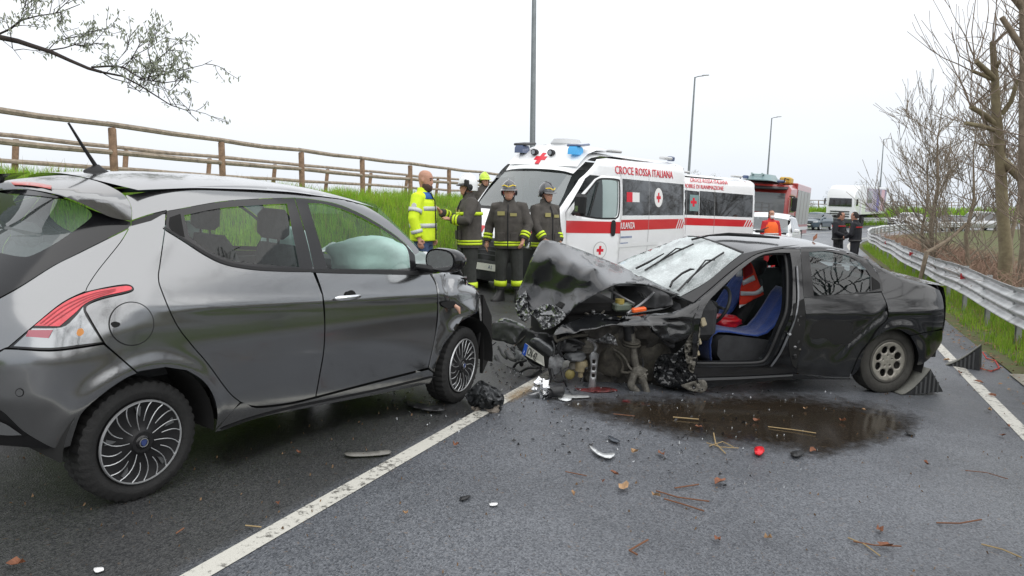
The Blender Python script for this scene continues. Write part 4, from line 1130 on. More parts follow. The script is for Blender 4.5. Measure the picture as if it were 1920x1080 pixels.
def sag(p, V):
    q = p.copy(); q[:, 2] -= .03 * np.exp(-((V[:, 0] - 1305) / 40) ** 2 - ((V[:, 1] - 500) / 24) ** 2); return q
wsn = apan('windscreen', ws_poly, crazed_glass(), step=7, inset=.5, off=.004, deform=sag)
apan('windscreen_pillar', chain([(1276, 558), (1320, 534), (1360, 502), (1392, 477)], [(1392, 477), (1424, 470), (1455, 464), (1500, 460)], [(1500, 460), (1455, 468), (1420, 476), (1393, 492), (1364, 514), (1335, 539), (1300, 568)], [(1300, 568), (1276, 558)]), M_RUBBER, inset=0, off=.006, step=6)
mb = MB(); mb.tube([Vector(v) + Vector((0, 0, .006)) for v in AS.hit([(1290, 441), (1310, 445), (1340, 454), (1370, 465), (1393, 474)])], .012, 6, flat=.5); mb.build('roof_seal', M_RUBBER, sed, 60)
# wipers
def surf(px): return [Vector(v) for v in AS.hit(px)]
def wiper(name, arm, blade, parent):
    a = [v + Vector((.01, 0, .035)) for v in surf(arm)]; mb = MB(); mb.tube(a, [.011] * (len(a) - 1) + [.006], 6); o = mb.build(name, M_BLK, parent, 60)
    b = [v + Vector((.006, 0, .018)) for v in surf(blade)]; mb = MB(); mb.tube(b, .009, 6); mb.build('blade', M_RUBBER, o, 60)
    m_ = b[len(b) // 2]; mb = MB(); mb.tube([b[0].lerp(b[-1], .2), m_ + Vector((.01, 0, .03)), b[0].lerp(b[-1], .8)], .007, 6); mb.build('blade_bridge', M_BLK, o, 60)
    return o
wiper('wiper', [(1194, 510), (1218, 498), (1246, 482)], [(1210, 510), (1240, 492), (1270, 475), (1301, 461)], sed)
wiper('wiper', [(1258, 545), (1262, 535), (1280, 520), (1296, 512), (1303, 512)], [(1272, 549), (1295, 525), (1325, 498), (1358, 477)], sed)
lw = surf([(1296, 455), (1330, 447), (1365, 445), (1400, 447), (1461, 452)])
mb = MB(); mb.tube([v + Vector((0, 0, .03)) for v in lw], [.012, .009, .018, .018, .010], 6)
o = mb.build('loose_wiper_blade', M_BLK, None, 60); o.matrix_world = AM; tag(o, 'loose black wiper blade lying across the roof of the wrecked saloon', 'wiper')
f_ = surf([(1424, 436)])[0]
mb = MB(); mb.box(f_ + Vector((0, 0, .02)), (.10, .05, .03), bev=.012); mb.tube([f_ + Vector((-.02, 0, .03)), f_ + Vector((-.10, 0, .06))], [.008, .004], 6); mb.build('aerial_foot', M_BLK, sed, 50)

# rear wheel: alloy disc with round holes
def alloy_mesh():
    R0 = .205
    holes = [[(.118 * math.cos(2 * math.pi * (i + .5) / 8) + .037 * math.cos(t), .118 * math.sin(2 * math.pi * (i + .5) / 8) + .037 * math.sin(t)) for t in np.linspace(0, 6.283, 19)[:-1]] for i in range(8)]
    hb = [[(.052 * math.cos(2 * math.pi * i / 5 + .3) + .008 * math.cos(t), .052 * math.sin(2 * math.pi * i / 5 + .3) + .008 * math.sin(t)) for t in np.linspace(0, 6.283, 9)[:-1]] for i in range(5)]
    V, T = tri_region([(.186 * math.cos(t), .186 * math.sin(t)) for t in np.linspace(0, 6.283, 61)[:-1]], .016, holes + hb)
    mb = MB()
    def hy(r_): return .078 - .018 * (1 - min(1, r_ / .186)) ** 1.0 - .006 * math.exp(-((r_ - .118) / .03) ** 2)
    mb.add([(v[0], hy(math.hypot(*v)), v[1]) for v in V], [tuple(int(i) for i in t)[::-1] for t in T])
    return mb
def saloon_wheel(x, y, z, dirt=True):
    w = empty('wheel'); w.parent = sed
    w.matrix_basis = Matrix.Translation((x, y, z)) @ Matrix.Rotation(R(2.5), 4, 'X') @ Matrix.Rotation(0 if y > 0 else math.pi, 4, 'Z')
    link('tyre', TYS, M_RUB2, w)
    mb = alloy_mesh(); d = mb.build('alloy_rim', M_ALLOY, w, 50); solid(d, .018, 0)
    mb = MB(); mb.lathe([(.180, .082), (.186, .088), (.204, .090), (.209, .086), (.206, .05), (.17, .02), (.165, -.05), (.02, -.05), (.001, -.05)], 48); mb.build('rim_barrel', M_ALLOYD, w, 50)
    mb = MB(); mb.lathe([(.034, .060), (.032, .068), (.026, .071), (.001, .072)], 20); mb.build('centre_cap', M_ALLOY, w, 50)
    mb = MB(); mb.lathe([(.15, -.02), (.001, -.02)], 24); mb.build('brake_disc', M_WELL, w)
M_RUB2 = mat('dusty tyre', (.045, .043, .038), .85, var=.3, vscale=10, bump=.3, bscale=80)
M_ALLOY = mat('dusty alloy', (.36, .34, .30), .5, metal=.55, var=.18, vscale=14)
M_ALLOYD = mat('dark alloy barrel', (.10, .095, .085), .6, metal=.5)
TYS = tyre_mesh(.312, .195, .208, lug=.003)
saloon_wheel(0, .705, .305); saloon_wheel(0, -.70, .305)
for s_ in (-1, 1):
    mb = MB(); rows = []
    for a in np.linspace(-.3, math.pi + .3, 20): rows.append([(.365 * math.cos(a), s_ * .845, .30 + .365 * math.sin(a)), (.365 * math.cos(a), s_ * .5, .30 + .365 * math.sin(a)), (.02 * math.cos(a), s_ * .5, .30)])
    mb.loft(rows, closed=False, caps=False); mb.build('wheel_well', M_WELL, sed, 60)

# cabin
mb = MB(); mb.box((1.1, 0, .25), (2.3, 1.50, .05)); mb.box((1.2, 0, .36), (1.7, .26, .22), bev=.05); mb.box((-.2, 0, .35), (1.2, 1.1, .2)); mb.build('floor_pan', M_WELL, sed)
mb = MB(); mb.box((1.98, 0, .72), (.42, 1.40, .36), bev=.07); mb.box((1.78, -.0, .60), (.24, .30, .34), bev=.05); mb.build('dashboard', M_DARKIN, sed)
mb = MB(); mb.add([(2.14, -.75, .25), (2.14, .75, .25), (2.14, .75, .92), (2.14, -.75, .92)], [(0, 1, 2, 3)]); mb.build('bulkhead', M_WELL, sed)
# far doors: lining and closed far side
mb = MB(); mb.add([(-.7, -.80, .20), (2.15, -.80, .20), (2.15, -.79, .95), (-.7, -.78, .97)], [(0, 1, 2, 3)]); solid(mb.build('far_doors', M_DARKIN, sed), .05, 0)
for a, b, r_ in (((2.10, -.68, .93), (1.52, -.55, 1.28), .018), ((1.0, -.79, .95), (.95, -.58, 1.28), .05), ((.1, -.76, .96), (.35, -.58, 1.27), .05), ((1.50, -.55, 1.27), (.35, -.56, 1.27), .02)):
    mb = MB(); mb.tube([a, b], r_, 8); mb.build('far_pillar', M_DARKIN, sed, 60)
mb = MB(); mb.add([(.98, -.62, 1.33), (.98, .60, 1.33), (1.0, .60, 1.345), (1.0, -.62, 1.345)], [(0, 1, 2, 3)])
strip_mesh(.36, 1.46, lambda x: .56, 10, 9, drop=.03).build('headlining', M_DARKIN, sed, 180)
def reclined_seat(y, nm):
    s_ = empty(nm); s_.parent = sed
    mb = MB(); mb.loft([[(x_, y + t * .25, z_ + .03 * t * t) for t in np.linspace(-1, 1, 9)] + [(x_, y + t * .25, z2) for t in np.linspace(1, -1, 9)] for x_, z_, z2 in ((1.08, .46, .30), (1.2, .485, .28), (1.5, .53, .28), (1.66, .545, .32), (1.72, .50, .40))]); mb.build('seat_cushion', M_DARKIN, s_, 60)
    mb = MB(); mb.box((1.35, y, .33), (.5, .42, .12), bev=.03); mb.build('seat_base', M_PLAST, s_, 40)
    rings = []
    for q, wd, th in ((0, .92, .15), (.2, 1., .17), (.5, 1., .15), (.8, .95, .13), (.95, .7, .1), (1.0, .5, .05)):
        cx, cz = 1.05 - .30 * q, .41 + .52 * q
        rings.append([(cx + th * .5 * math.copysign(abs(math.cos(a)) ** .6, math.cos(a)) + .03 * math.sin(a) ** 2, y + .25 * wd * math.copysign(abs(math.sin(a)) ** .6, math.sin(a)), cz - .02 * math.cos(a)) for a in np.linspace(0, 6.283, 17)[:-1]])
    mb = MB(); mb.loft(rings); mb.build('seat_backrest', M_DARKIN, s_, 60)
    mb = MB(); mb.box((.72, y, 1.04), (.09, .26, .17), rot=(0, -.5, 0), bev=.04)
    for q in (-.06, .06): mb.tube([(.73, y + q, .98), (.78, y + q, .87)], .008, 6)
    mb.build('headrest', M_DARKIN, s_, 50)
    return s_
seat_d = reclined_seat(.36, 'driver_seat'); seat_p = reclined_seat(-.36, 'passenger_seat')
mb = MB(); mb.box((.30, 0, .48), (.45, 1.2, .18), bev=.05); mb.box((.08, 0, .80), (.16, 1.2, .55), rot=(0, -.35, 0), bev=.05); mb.build('rear_bench', M_DARKIN, sed)
def cover(y0, y1, sc, parent):
    rows = []
    path = [(.87, .93), (.93, .87), (1.0, .745), (1.08, .62), (1.16, .545), (1.26, .525), (1.4, .545), (1.55, .575), (1.68, .585), (1.745, .55), (1.755, .46), (1.74, .36), (1.72, .27)]
    for x_, z_ in path:
        row = []
        for t in np.linspace(0, 1, 14):
            y = y0 + (y1 - y0) * t
            w = .012 * noise.noise((x_ * 7, y * 9, 1.3)) + .008 * noise.noise((x_ * 20, y * 20, 5))
            row.append((x_ + w, y, z_ + .012 + w))
        rows.append(row)
    mb = MB(); mb.loft(rows, closed=False, caps=False); o = mb.build('seat_cover', M_BLUE, parent, 180); solid(o, .012, 1); return o
cover(.19, .53, 1, seat_d); cover(-.52, -.2, 1, seat_p)
# steering wheel
sw = Vector((1.62, .36, .80)); X_ = Vector((.42, 0, .9)); U_ = Vector((.9, 0, -.42)).normalized(); 
mb = MB(); mb.tube([sw + Vector((0, 1, 0)) * .185 * math.cos(t) + Vector((-.42, 0, .9)).normalized() * .185 * math.sin(t) for t in np.linspace(0, 6.283, 33)], .016, 8); swo = mb.build('steering_wheel', M_RUBBER, sed, 60)
mb = MB(); mb.box(sw + Vector((.03, 0, -.01)), (.06, .15, .13), rot=(0, .45, 0), bev=.025); mb.tube([sw + Vector((.02, -.17, 0)), sw + Vector((.03, 0, 0)), sw + Vector((.02, .17, 0))], .014, 6); mb.tube([sw, sw + Vector((.35, 0, -.1))], .03, 8); mb.build('steering_boss', M_DARKIN, swo, 50)
# red bag on the seat, hi-vis waistcoat over the passenger seat
rb = pillow((1.38, .17, .60), (.13, .11, .055), M_REDBAG, 'red_bag', 2.2, None, 4.); rb.matrix_world = AM; tag(rb, 'crumpled red plastic bag lying on the blue driver seat cover of the wreck', 'bag')
def vest():
    ro = empty('rescue_vest', AM, 'red rescue vest with silver reflective bands draped inside the wrecked saloon', 'vest')
    def sheet(px, m, name, off=0., th=.008):
        V, T = tri_region(np.array(smooth_poly(px)), 6)
        pts = []
        for v in V:
            q = AL(v[0], v[1], .02 + .05 * noise.noise((v[0] * .05, v[1] * .03, 2)) + off); pts.append(q)
        mb = MB(); mb.add(pts, [tuple(int(i) for i in t) for t in T]); o = mb.build(name, m, ro, 180); solid(o, th, 0); return o
    sheet([(1392, 492, 0), (1403, 487), (1412, 500), (1421, 525), (1432, 552, 0), (1410, 563), (1386, 578, 0), (1388, 545), (1394, 520)], M_VESTR, 'vest_body')
    for b in ([(1392, 527, 0), (1413, 516, 0), (1416, 525, 0), (1393, 535, 0)], [(1389, 546, 0), (1416, 546), (1429, 536, 0), (1431, 546, 0), (1418, 553), (1389, 554, 0)], [(1387, 571, 0), (1396, 571), (1400, 569, 0), (1386, 578, 0)], [(1380, 502, 0), (1391, 495, 0), (1391, 518, 0), (1380, 519, 0)]): sheet(b, M_REFLT, 'reflective_band', .022)
    sheet([(1395, 498, 0), (1405, 492), (1411, 505, 0), (1410, 513), (1396, 522, 0)], mat('dark red lining', (.25, .01, .015), .9), 'collar', .016)
vest()

# ---------------------------------------------------------------- the crushed front
def rbf(ctrl):
    P = np.array([(c[0], c[1]) for c in ctrl], float); D = np.array([c[2] for c in ctrl], float)
    K = np.linalg.norm(P[:, None] - P[None], axis=2); n = len(P)
    A = np.zeros((n + 3, n + 3)); A[:n, :n] = K; A[:n, n] = 1; A[:n, n + 1:] = P; A[n, :n] = 1; A[n + 1:, :n] = P.T
    w = np.linalg.solve(A, np.concatenate([D, [0, 0, 0]]))
    return lambda V: np.linalg.norm(V[:, None] - P[None], axis=2) @ w[:n] + w[n] + V @ w[n + 1:]
def crumple(name, poly, ctrl, m, step=5, amp=.03, fr=.05, seed=0., th=.004, parent=None, ridged=True, sharp=35, amp2=.0):
    V, T = tri_region(np.array(smooth_poly(poly)), step)
    D = rbf(ctrl)(V)
    d = rays(V) @ AS.A.T; c = AS.A @ CAMP + AS.b
    for i in range(len(V)):
        n1 = noise.noise((V[i, 0] * fr, V[i, 1] * fr, seed)); n2 = noise.noise((V[i, 0] * fr * 2.6, V[i, 1] * fr * 2.6, seed + 9))
        D[i] += amp * ((1 - 2 * abs(n1)) if ridged else n1) + amp * .5 * (abs(n2)) + amp2 * noise.noise((V[i, 0] * .22, V[i, 1] * .22, seed))
    p = c + d * ((D - c[1]) / d[:, 1])[:, None]
    mb = MB(); mb.add([tuple(q) for q in p], [tuple(int(k) for k in t) for t in T])
    o = mb.build(name, m, parent or sed, sharp)
    solid(o, th, 0); return o
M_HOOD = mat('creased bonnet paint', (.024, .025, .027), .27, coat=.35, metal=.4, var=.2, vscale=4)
hood_out = [(1022, 450, 0), (1050, 455), (1100, 473), (1154, 495), (1195, 514), (1240, 536), (1275, 553, 0), (1256, 550), (1217, 535), (1185, 532), (1154, 534), (1122, 549), (1085, 571), (1056, 599), (1037, 615, 0), (1015, 617), (1006, 598), (989, 588), (967, 578, 0), (970, 552), (984, 517), (996, 486), (1012, 456)]
hood_y = [(1022, 450, -.45), (1050, 455, -.5), (1100, 473, -.6), (1154, 495, -.62), (1195, 514, -.2), (1275, 553, .62), (1217, 535, .60), (1154, 534, .64), (1122, 549, .68), (1085, 571, .60), (1056, 599, .48), (1037, 615, .40), (1015, 617, .27), (989, 588, -.05), (967, 578, -.30), (984, 517, -.36), (996, 486, -.32), (1031, 483, .02), (1075, 492, .22), (1116, 502, .48), (1085, 540, .42), (1040, 540, .08), (1010, 535, -.18), (1160, 512, .1), (1100, 482, -.2), (1050, 570, .26), (1020, 575, .10)]
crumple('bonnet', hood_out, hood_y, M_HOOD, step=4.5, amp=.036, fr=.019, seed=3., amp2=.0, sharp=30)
# the bonnet's torn leading edge: bare crushed metal
M_CRUSH = mat('crushed pale metal', (.17, .175, .18), .25, metal=.6, coat=.8, col2=(.03, .032, .034), vscale=14)
crumple('bonnet_leading_edge', [(992, 588, 0), (1012, 574), (1030, 570), (1050, 578), (1060, 594), (1037, 615, 0), (1018, 617), (1006, 598)], [(992, 588, .02), (1030, 570, .26), (1060, 594, .56), (1037, 615, .48), (1018, 617, .36)], M_CRUSH, step=3.5, amp=.05, fr=.07, seed=5., sharp=20, amp2=.03)
crumple('headlamp_ruin', [(966, 575, 0), (972, 553), (986, 545), (990, 575), (996, 592), (984, 604, 0), (972, 596)], [(966, 575, -.3), (986, 545, -.3), (996, 592, .05), (984, 604, -.05)], M_CRUSH, step=3.5, amp=.06, fr=.09, seed=15., sharp=20, amp2=.03)
def fen_def(p, V):
    q = p.copy(); u, v = V[:, 0], V[:, 1]
    k = np.clip((1300 - u) / 60, 0, 1)
    q[:, 1] += k * (.03 * np.sin(u * .05) * np.sin(v * .11) - .05 * np.abs(np.sin((u - v) * .028)))
    for i in range(len(q)): q[i, 1] += k[i] * .04 * noise.noise((u[i] * .06, v[i] * .09, 8))
    q[:, 1] -= .05 * np.exp(-((v - (606 - (u - 1120) * .02)) / 5.) ** 2) * k
    return q
o = apan('front_wing', [(1039, 629, 0), (1056, 612), (1090, 599), (1122, 590), (1160, 592), (1195, 593), (1240, 590), (1283, 577), (1300, 566, 0), (1317, 560, 0), (1300, 600), (1296, 625), (1277, 640, 0), (1262, 645), (1240, 633), (1229, 622), (1219, 613), (1170, 612), (1119, 617), (1056, 627)], M_BDUSTY, step=4, inset=0, deform=fen_def); solid(o, .004)
o = apan('torn_wing_flap', [(1224, 615, 0), (1275, 614, 0), (1280, 640), (1270, 660, 0), (1258, 652), (1244, 636), (1230, 627, 0)], M_BPAINT, step=4, inset=0, off=-.05, deform=fen_def); solid(o, .004)
crumple('wing_lower_tail', [(1268, 662, 0), (1296, 640), (1302, 700), (1318, 728), (1312, 735, 0), (1280, 728), (1240, 722), (1225, 700), (1236, 668)], [(1268, 662, .76), (1302, 660, .80), (1318, 728, .82), (1240, 722, .70), (1230, 690, .62)], M_BDUSTY, step=4, amp=.05, fr=.05, seed=21., sharp=25, amp2=.006)
crumple('torn_sill_end', [(1276, 722, 0), (1318, 712), (1326, 728), (1316, 737, 0), (1290, 731)], [(1276, 722, .80), (1318, 712, .85), (1326, 728, .86), (1290, 731, .82)], M_GRIME2, step=4, amp=.02, fr=.06, seed=2.)
crumple('pillar_skin_shreds', [(1296, 625, 0), (1312, 612), (1310, 650), (1304, 680), (1300, 700, 0), (1290, 690), (1284, 650)], [(1296, 625, .80), (1312, 612, .78), (1304, 680, .82), (1290, 690, .82)], M_GRIME2, step=3.5, amp=.05, fr=.10, seed=31., sharp=20, amp2=.006)
for (x_, y_, w_, h_) in ((1318, 604, .055, .075), (1311, 640, .03, .06), (1308, 662, .03, .05)):
    mb = MB(); mb.box(AL(x_, y_, .74), (w_, .03, h_), rot=(.2, .3, .1), bev=.008); mb.build('hinge_block', mat('cream plastic', (.38, .33, .22), .6), sed)
# wheel-house wall, engine mass
crumple('inner_wing', [(1085, 612, 0), (1160, 606), (1240, 618), (1300, 640), (1306, 700), (1290, 730, 0), (1210, 735), (1150, 722), (1095, 722, 0)], [(1085, 612, .36), (1240, 618, .44), (1306, 700, .60), (1150, 722, .38), (1210, 735, .46)], mat('dark grimy wheelhouse', (.016, .0155, .015), .8, col2=(.055, .05, .042), vscale=9, bump=.4, bscale=40), step=6, amp=.06, fr=.03, seed=41.)
mb = MB(); mb.box((2.75, -.1, .55), (.75, .95, .45), bev=.06); mb.box((2.9, .1, .80), (.5, .6, .10), bev=.03); mb.build('engine_block', M_WELL, sed)
def lump(px, py, y, r, m, name, seed):
    c = AL(px, py, y); mb = MB(); rings = []
    for i in range(13):
        ph = math.pi * i / 12; row = []
        for j in range(18):
            th = 2 * math.pi * j / 18; d = Vector((math.sin(ph) * math.cos(th), math.sin(ph) * math.sin(th), -math.cos(ph)))
            k = 1 + .35 * noise.noise(d * 1.8 + Vector((seed, 0, 0))); row.append(c + Vector((d.x * r[0] * k, d.y * r[1] * k, d.z * r[2] * k)))
        rings.append(row)
    mb.loft(rings); return mb.build(name, m, sed, 40)
lump(1152, 672, .40, (.16, .10, .20), M_GRIME, 'gearbox_casing', 1); lump(1225, 676, .46, (.16, .08, .17), M_GRIME, 'mud_caked_casing', 7)
lump(1098, 650, .45, (.10, .10, .07), M_GRIME2, 'intake_casing', 4); lump(1065, 648, .50, (.12, .08, .05), M_PLAST, 'air_duct', 12)
lump(1078, 668, .50, (.10, .07, .05), mat('dull grey plastic', (.10, .105, .11), .5), 'air_box', 14)
def hose(pts, y, r, m, name, n=7):
    P = smooth_poly([(p[0], p[1]) for p in pts], False, 5); ys = np.interp(np.linspace(0, 1, len(P)), np.linspace(0, 1, len(y) if isinstance(y, (list, tuple)) else 2), y if isinstance(y, (list, tuple)) else [y, y])
    mb = MB(); mb.tube([AL(p[0], p[1], q) for p, q in zip(P, ys)], r, n); return mb.build(name, m, sed, 60)
# suspension strut, knuckle, arms
hose([(1184, 625), (1187, 650), (1190, 672), (1194, 692)], .66, .030, M_GRIME2, 'strut_tube')
hose([(1178, 610), (1181, 636)], .64, .050, M_PLAST, 'strut_boot')
for yy in (640, 645):
    c_ = AL(1184, yy, .64); mb = MB(); mb.lathe([(.001, -.006), (.075, -.006), (.08, .0), (.075, .008), (.001, .008)], 18, M=Matrix.Translation(c_) @ Matrix.Rotation(math.pi / 2 - .15, 4, 'X')); mb.build('spring_plate', M_GRIME, sed, 40)
lump(1198, 696, .66, (.075, .06, .05), M_GRIME2, 'steering_knuckle', 3); lump(1204, 708, .68, (.04, .05, .06), M_GRIME2, 'ball_joint', 9)
hose([(1190, 700), (1184, 716), (1184, 724), (1192, 732), (1196, 740)], .70, .034, M_GRIME2, 'lower_arm')
hose([(1203, 706), (1208, 720), (1214, 738)], .72, .030, M_GRIME2, 'tie_rod')
hose([(1150, 655), (1162, 662), (1172, 672), (1180, 688), (1186, 694)], [.5, .62, .66], .010, M_GRIME2, 'brake_hose')
hose([(1152, 660), (1166, 676), (1168, 690), (1166, 697), (1176, 699), (1188, 697)], [.52, .6, .66], .013, M_GRIME, 'brake_line')
hose([(1204, 672), (1206, 684), (1200, 694)], .68, .009, M_PLAST, 'sensor_wire'); hose([(1215, 700), (1206, 712), (1212, 728)], .7, .008, M_GRIME2, 'torn_cable')
# perforated bracket
def bracket():
    px = [(1105, 666, 0), (1113, 658, 0), (1122, 664, 0), (1119, 690, 0), (1116, 727, 0), (1102, 729, 0), (1108, 690, 0)]
    hl = [[(1110.5 + a - .5 * i, 678 + i * 13 + b) for a, b in ((0, -3.5), (6, -3.5), (6, 3.5), (0, 3.5))] for i in range(3)]
    V, T = tri_region(np.array([p[:2] for p in px]), 4, hl); mb = MB(); mb.add([AL(v[0], v[1], .60 - .02 * abs(v[0] - 1112) / 8) for v in V], [tuple(int(i) for i in t) for t in T]); o = mb.build('perforated_bracket', mat('bright bracket', (.34, .35, .36), .4, metal=.7, var=.25, vscale=20), sed, 40); solid(o, .012, 0)
bracket()
hose([(1100, 635), (1110, 640), (1117, 650), (1114, 660)], .60, .016, M_STEEL, 'bracket_stalk')
crumple('torn_mount', [(1098, 632, 0), (1120, 636), (1140, 624, 0), (1153, 633), (1158, 648, 0), (1140, 644), (1122, 642)], [(1098, 632, .58), (1140, 624, .66), (1158, 648, .70), (1122, 642, .62)], M_STEEL, step=3, amp=.05, fr=.12, seed=51., sharp=20, amp2=.02)
# pump, horn, canisters
c_ = AL(1090, 682, .52)
mb = MB(); mb.lathe([(.001, -.06), (.055, -.06), (.058, .0), (.05, .03), (.001, .035)], 18, M=Matrix.Translation(c_) @ Matrix.Rotation(math.pi / 2, 4, 'X')); mb.build('fluid_pump', mat('yellowed plastic', (.24, .20, .12), .6, var=.3, vscale=20), sed, 40)
mb = MB(); c_ = AL(1089, 696, .54); mb.lathe([(.001, -.05), (.022, -.05), (.024, .03), (.014, .06), (.001, .06)], 12, M=Matrix.Translation(c_) @ Matrix.Rotation(math.pi / 2, 4, 'X')); mb.build('pump_nozzle', MATS['yellowed plastic'], sed, 40)
mb = MB(); mb.lathe([(.001, .02), (.03, .016), (.046, .0), (.04, -.02), (.001, -.025)], 18, M=Matrix.Translation(AL(1069, 702, .50))); mb.build('horn', mat('brassy horn', (.24, .20, .07), .6), sed, 40)
mb = MB(); mb.box(AL(1074, 686, .50), (.06, .05, .07), bev=.012); mb.build('relay_box', M_GRIME2, sed)
lump(1042, 682, .52, (.07, .05, .09), mat('crumpled plastic sheet', (.16, .165, .17), .35, var=.5, vscale=25), 'crushed_reservoir', 17)
random.seed(5)
for pts in ([(1040, 628), (1044, 640), (1058, 634), (1075, 630), (1100, 628)], [(1045, 650), (1060, 634), (1085, 640), (1096, 646)], [(1042, 664), (1056, 648), (1062, 632), (1080, 624)], [(1040, 660), (1065, 655), (1090, 648), (1100, 644)], [(1034, 690), (1038, 710), (1046, 716), (1060, 714)], [(1052, 675), (1054, 700), (1062, 724), (1066, 730)], [(1030, 690), (1032, 704), (1030, 716)], [(1090, 716), (1094, 704), (1100, 690)], [(1050, 640), (1047, 655), (1054, 668)], [(1036, 640), (1040, 652), (1038, 668)]):
    hose(pts, [rnd(.5, .66), rnd(.5, .7), rnd(.45, .62)], rnd(.008, .015), random.choice([M_PLAST, M_PLAST, M_GRIME]), 'hose')
# bumper beam, number plate, torn grille
def plate_px(name, px, ys, m, th, parent=None):
    mb = MB(); P = [AL(p[0], p[1], y) for p, y in zip(px, ys)]; n = (P[1] - P[0]).cross(P[-1] - P[0]).normalized() * th
    mb.prism(P, n); return mb.build(name, m, parent or sed)
crumple('bumper_beam', [(927, 606, 0), (955, 606), (984, 616, 0), (983, 640), (966, 646, 0), (940, 640), (921, 636, 0)], [(927, 606, -.55), (984, 616, -.05), (966, 646, -.1), (921, 636, -.55)], M_PLAST, step=5, amp=.03, fr=.04, seed=61., th=.05)
crumple('bumper_top_skin', [(927, 605, 0), (945, 596), (968, 603), (986, 612), (984, 622, 0), (955, 615)], [(927, 605, -.55), (945, 596, -.45), (986, 612, .0), (955, 615, -.3)], mat('bumper paint', (.05, .055, .06), .3, coat=.8), step=4, amp=.03, fr=.07, seed=63.)
crumple('bumper_centre', [(966, 640, 0), (984, 616), (1000, 622), (1040, 628), (1040, 650), (1034, 690, 0), (1010, 684), (985, 668)], [(966, 640, -.12), (1000, 622, .18), (1040, 640, .40), (1034, 690, .42), (985, 668, .08)], M_PLAST, step=5, amp=.03, fr=.04, seed=65., th=.03)
hose([(997, 613), (985, 630), (966, 648)], [.16, -.02], .006, M_GRIME, 'torn_wire')
mb = MB(); ppx = [(995.5, 645), (1029, 670), (1030.5, 688), (990, 665)]; pys = [.20, .49, .49, .20]
PP = [AL(p[0], p[1], y) for p, y in zip(ppx, pys)]
nrm = (PP[1] - PP[0]).cross(PP[3] - PP[0]).normalized()
if (AMi @ Vector((0, 0, CAMH)) - PP[0]).dot(nrm) < 0: nrm = -nrm
o_ = nrm * .055
mb.prism([p + o_ for p in PP], nrm * .006); npl = mb.build('number_plate', mat('plate white', (.62, .62, .56), .4, var=.08, vscale=20), sed)
ux = (PP[1] - PP[0]); uy = (PP[0] - PP[3]); W_ = ux.length; H_ = uy.length
fx = ux.normalized(); fz = nrm; fy = fz.cross(fx)
mb = MB(); q0, q1 = PP[3] + o_ + nrm * .008, PP[0] + o_ + nrm * .008
mb.prism([q0, q0 + ux * .17, q1 + ux * .17, q1], nrm * .003); mb.build('blue_band', mat('plate blue', (.01, .07, .42), .35), npl)
MT = Matrix((fx, fy, fz)).transposed().to_4x4(); MT.translation = PP[3] + o_ + nrm * .0085 + ux * .20 + fy * .022
text_obj('plate_letters', 'CN 42', H_ * 1.0, MT, mat('plate black', (.015, .015, .017), .5), npl, .0015, sx=.56)
MT2 = MT.copy(); MT2.translation = PP[3] + o_ + nrm * .0125 + ux * .06 + fy * .015
text_obj('country_letter', 'I', H_ * .35, MT2, mat('white print', (.8, .8, .8), .5), npl, .0008)
crumple('plate_surround', [(996, 638, 0), (1005, 634), (1036, 656), (1034, 668, 0), (1012, 654)], [(996, 638, .24), (1036, 656, .56), (1012, 654, .32)], mat('grey bumper trim', (.075, .08, .085), .35, coat=.5), step=4, amp=.02, fr=.05, seed=67., th=.03)
for pts, yy, r_ in (([(930, 668), (938, 682), (955, 692), (975, 702), (990, 714), (996, 720)], [-.5, -.1, .15], .020), ([(928, 672), (945, 686), (968, 694), (985, 708)], [-.5, -.1, .2], .012), ([(984, 708), (1000, 704), (1014, 696)], [.2, .36], .018), ([(960, 652), (972, 668), (978, 684)], [-.1, .1], .020), ([(935, 650), (942, 664), (950, 672)], [-.5, -.2], .014), ([(962, 690), (970, 680), (986, 676)], [-.1, .2], .012), ([(975, 698), (990, 690), (1008, 690)], [.1, .35], .012), ([(948, 660), (956, 672), (966, 676)], [-.3, .0], .016), ([(915, 672), (914, 660), (920, 650), (930, 642)], [-.7, -.6], .005), ([(990, 672), (1000, 684), (1014, 690)], [.1, .35], .014)):
    hose(pts, yy, r_, M_PLAST, 'grille_strut')
crumple('grille_shell', [(930, 668, 0), (938, 682), (955, 692), (975, 702), (994, 718, 0), (980, 716), (955, 704), (934, 690)], [(930, 668, -.5), (955, 692, -.1), (994, 718, .18), (934, 690, -.45)], mat('grille plastic', (.03, .033, .035), .3, coat=.4), step=4, amp=.02, fr=.06, seed=71., th=.01)
crumple('torn_lamp_cup', [(956, 652, 0), (966, 650), (978, 660), (984, 676), (976, 682, 0), (966, 670)], [(956, 652, -.15), (984, 676, .1), (966, 670, -.05)], mat('pale lamp plastic', (.13, .135, .14), .4, var=.5, vscale=20), step=3, amp=.04, fr=.1, seed=73., th=.008, amp2=.02)
# red painted lower panel under the nose
crumple('red_undertray', [(1072, 727, 0), (1110, 724), (1145, 728), (1158, 732, 0), (1130, 735), (1090, 733)], [(1072, 727, .55), (1158, 732, .72), (1110, 724, .5)], mat('scraped red panel', (.17, .02, .022), .5, col2=(.03, .015, .014), vscale=22), step=4, amp=.02, fr=.05, seed=75., th=.012)
crumple('undertray', [(1010, 715, 0), (1080, 718), (1160, 722), (1260, 724), (1250, 733), (1150, 738), (1060, 736)], [(1010, 715, .2), (1160, 722, .35), (1260, 724, .5), (1060, 736, .4)], M_PLAST, step=6, amp=.03, fr=.05, seed=77., th=.02)
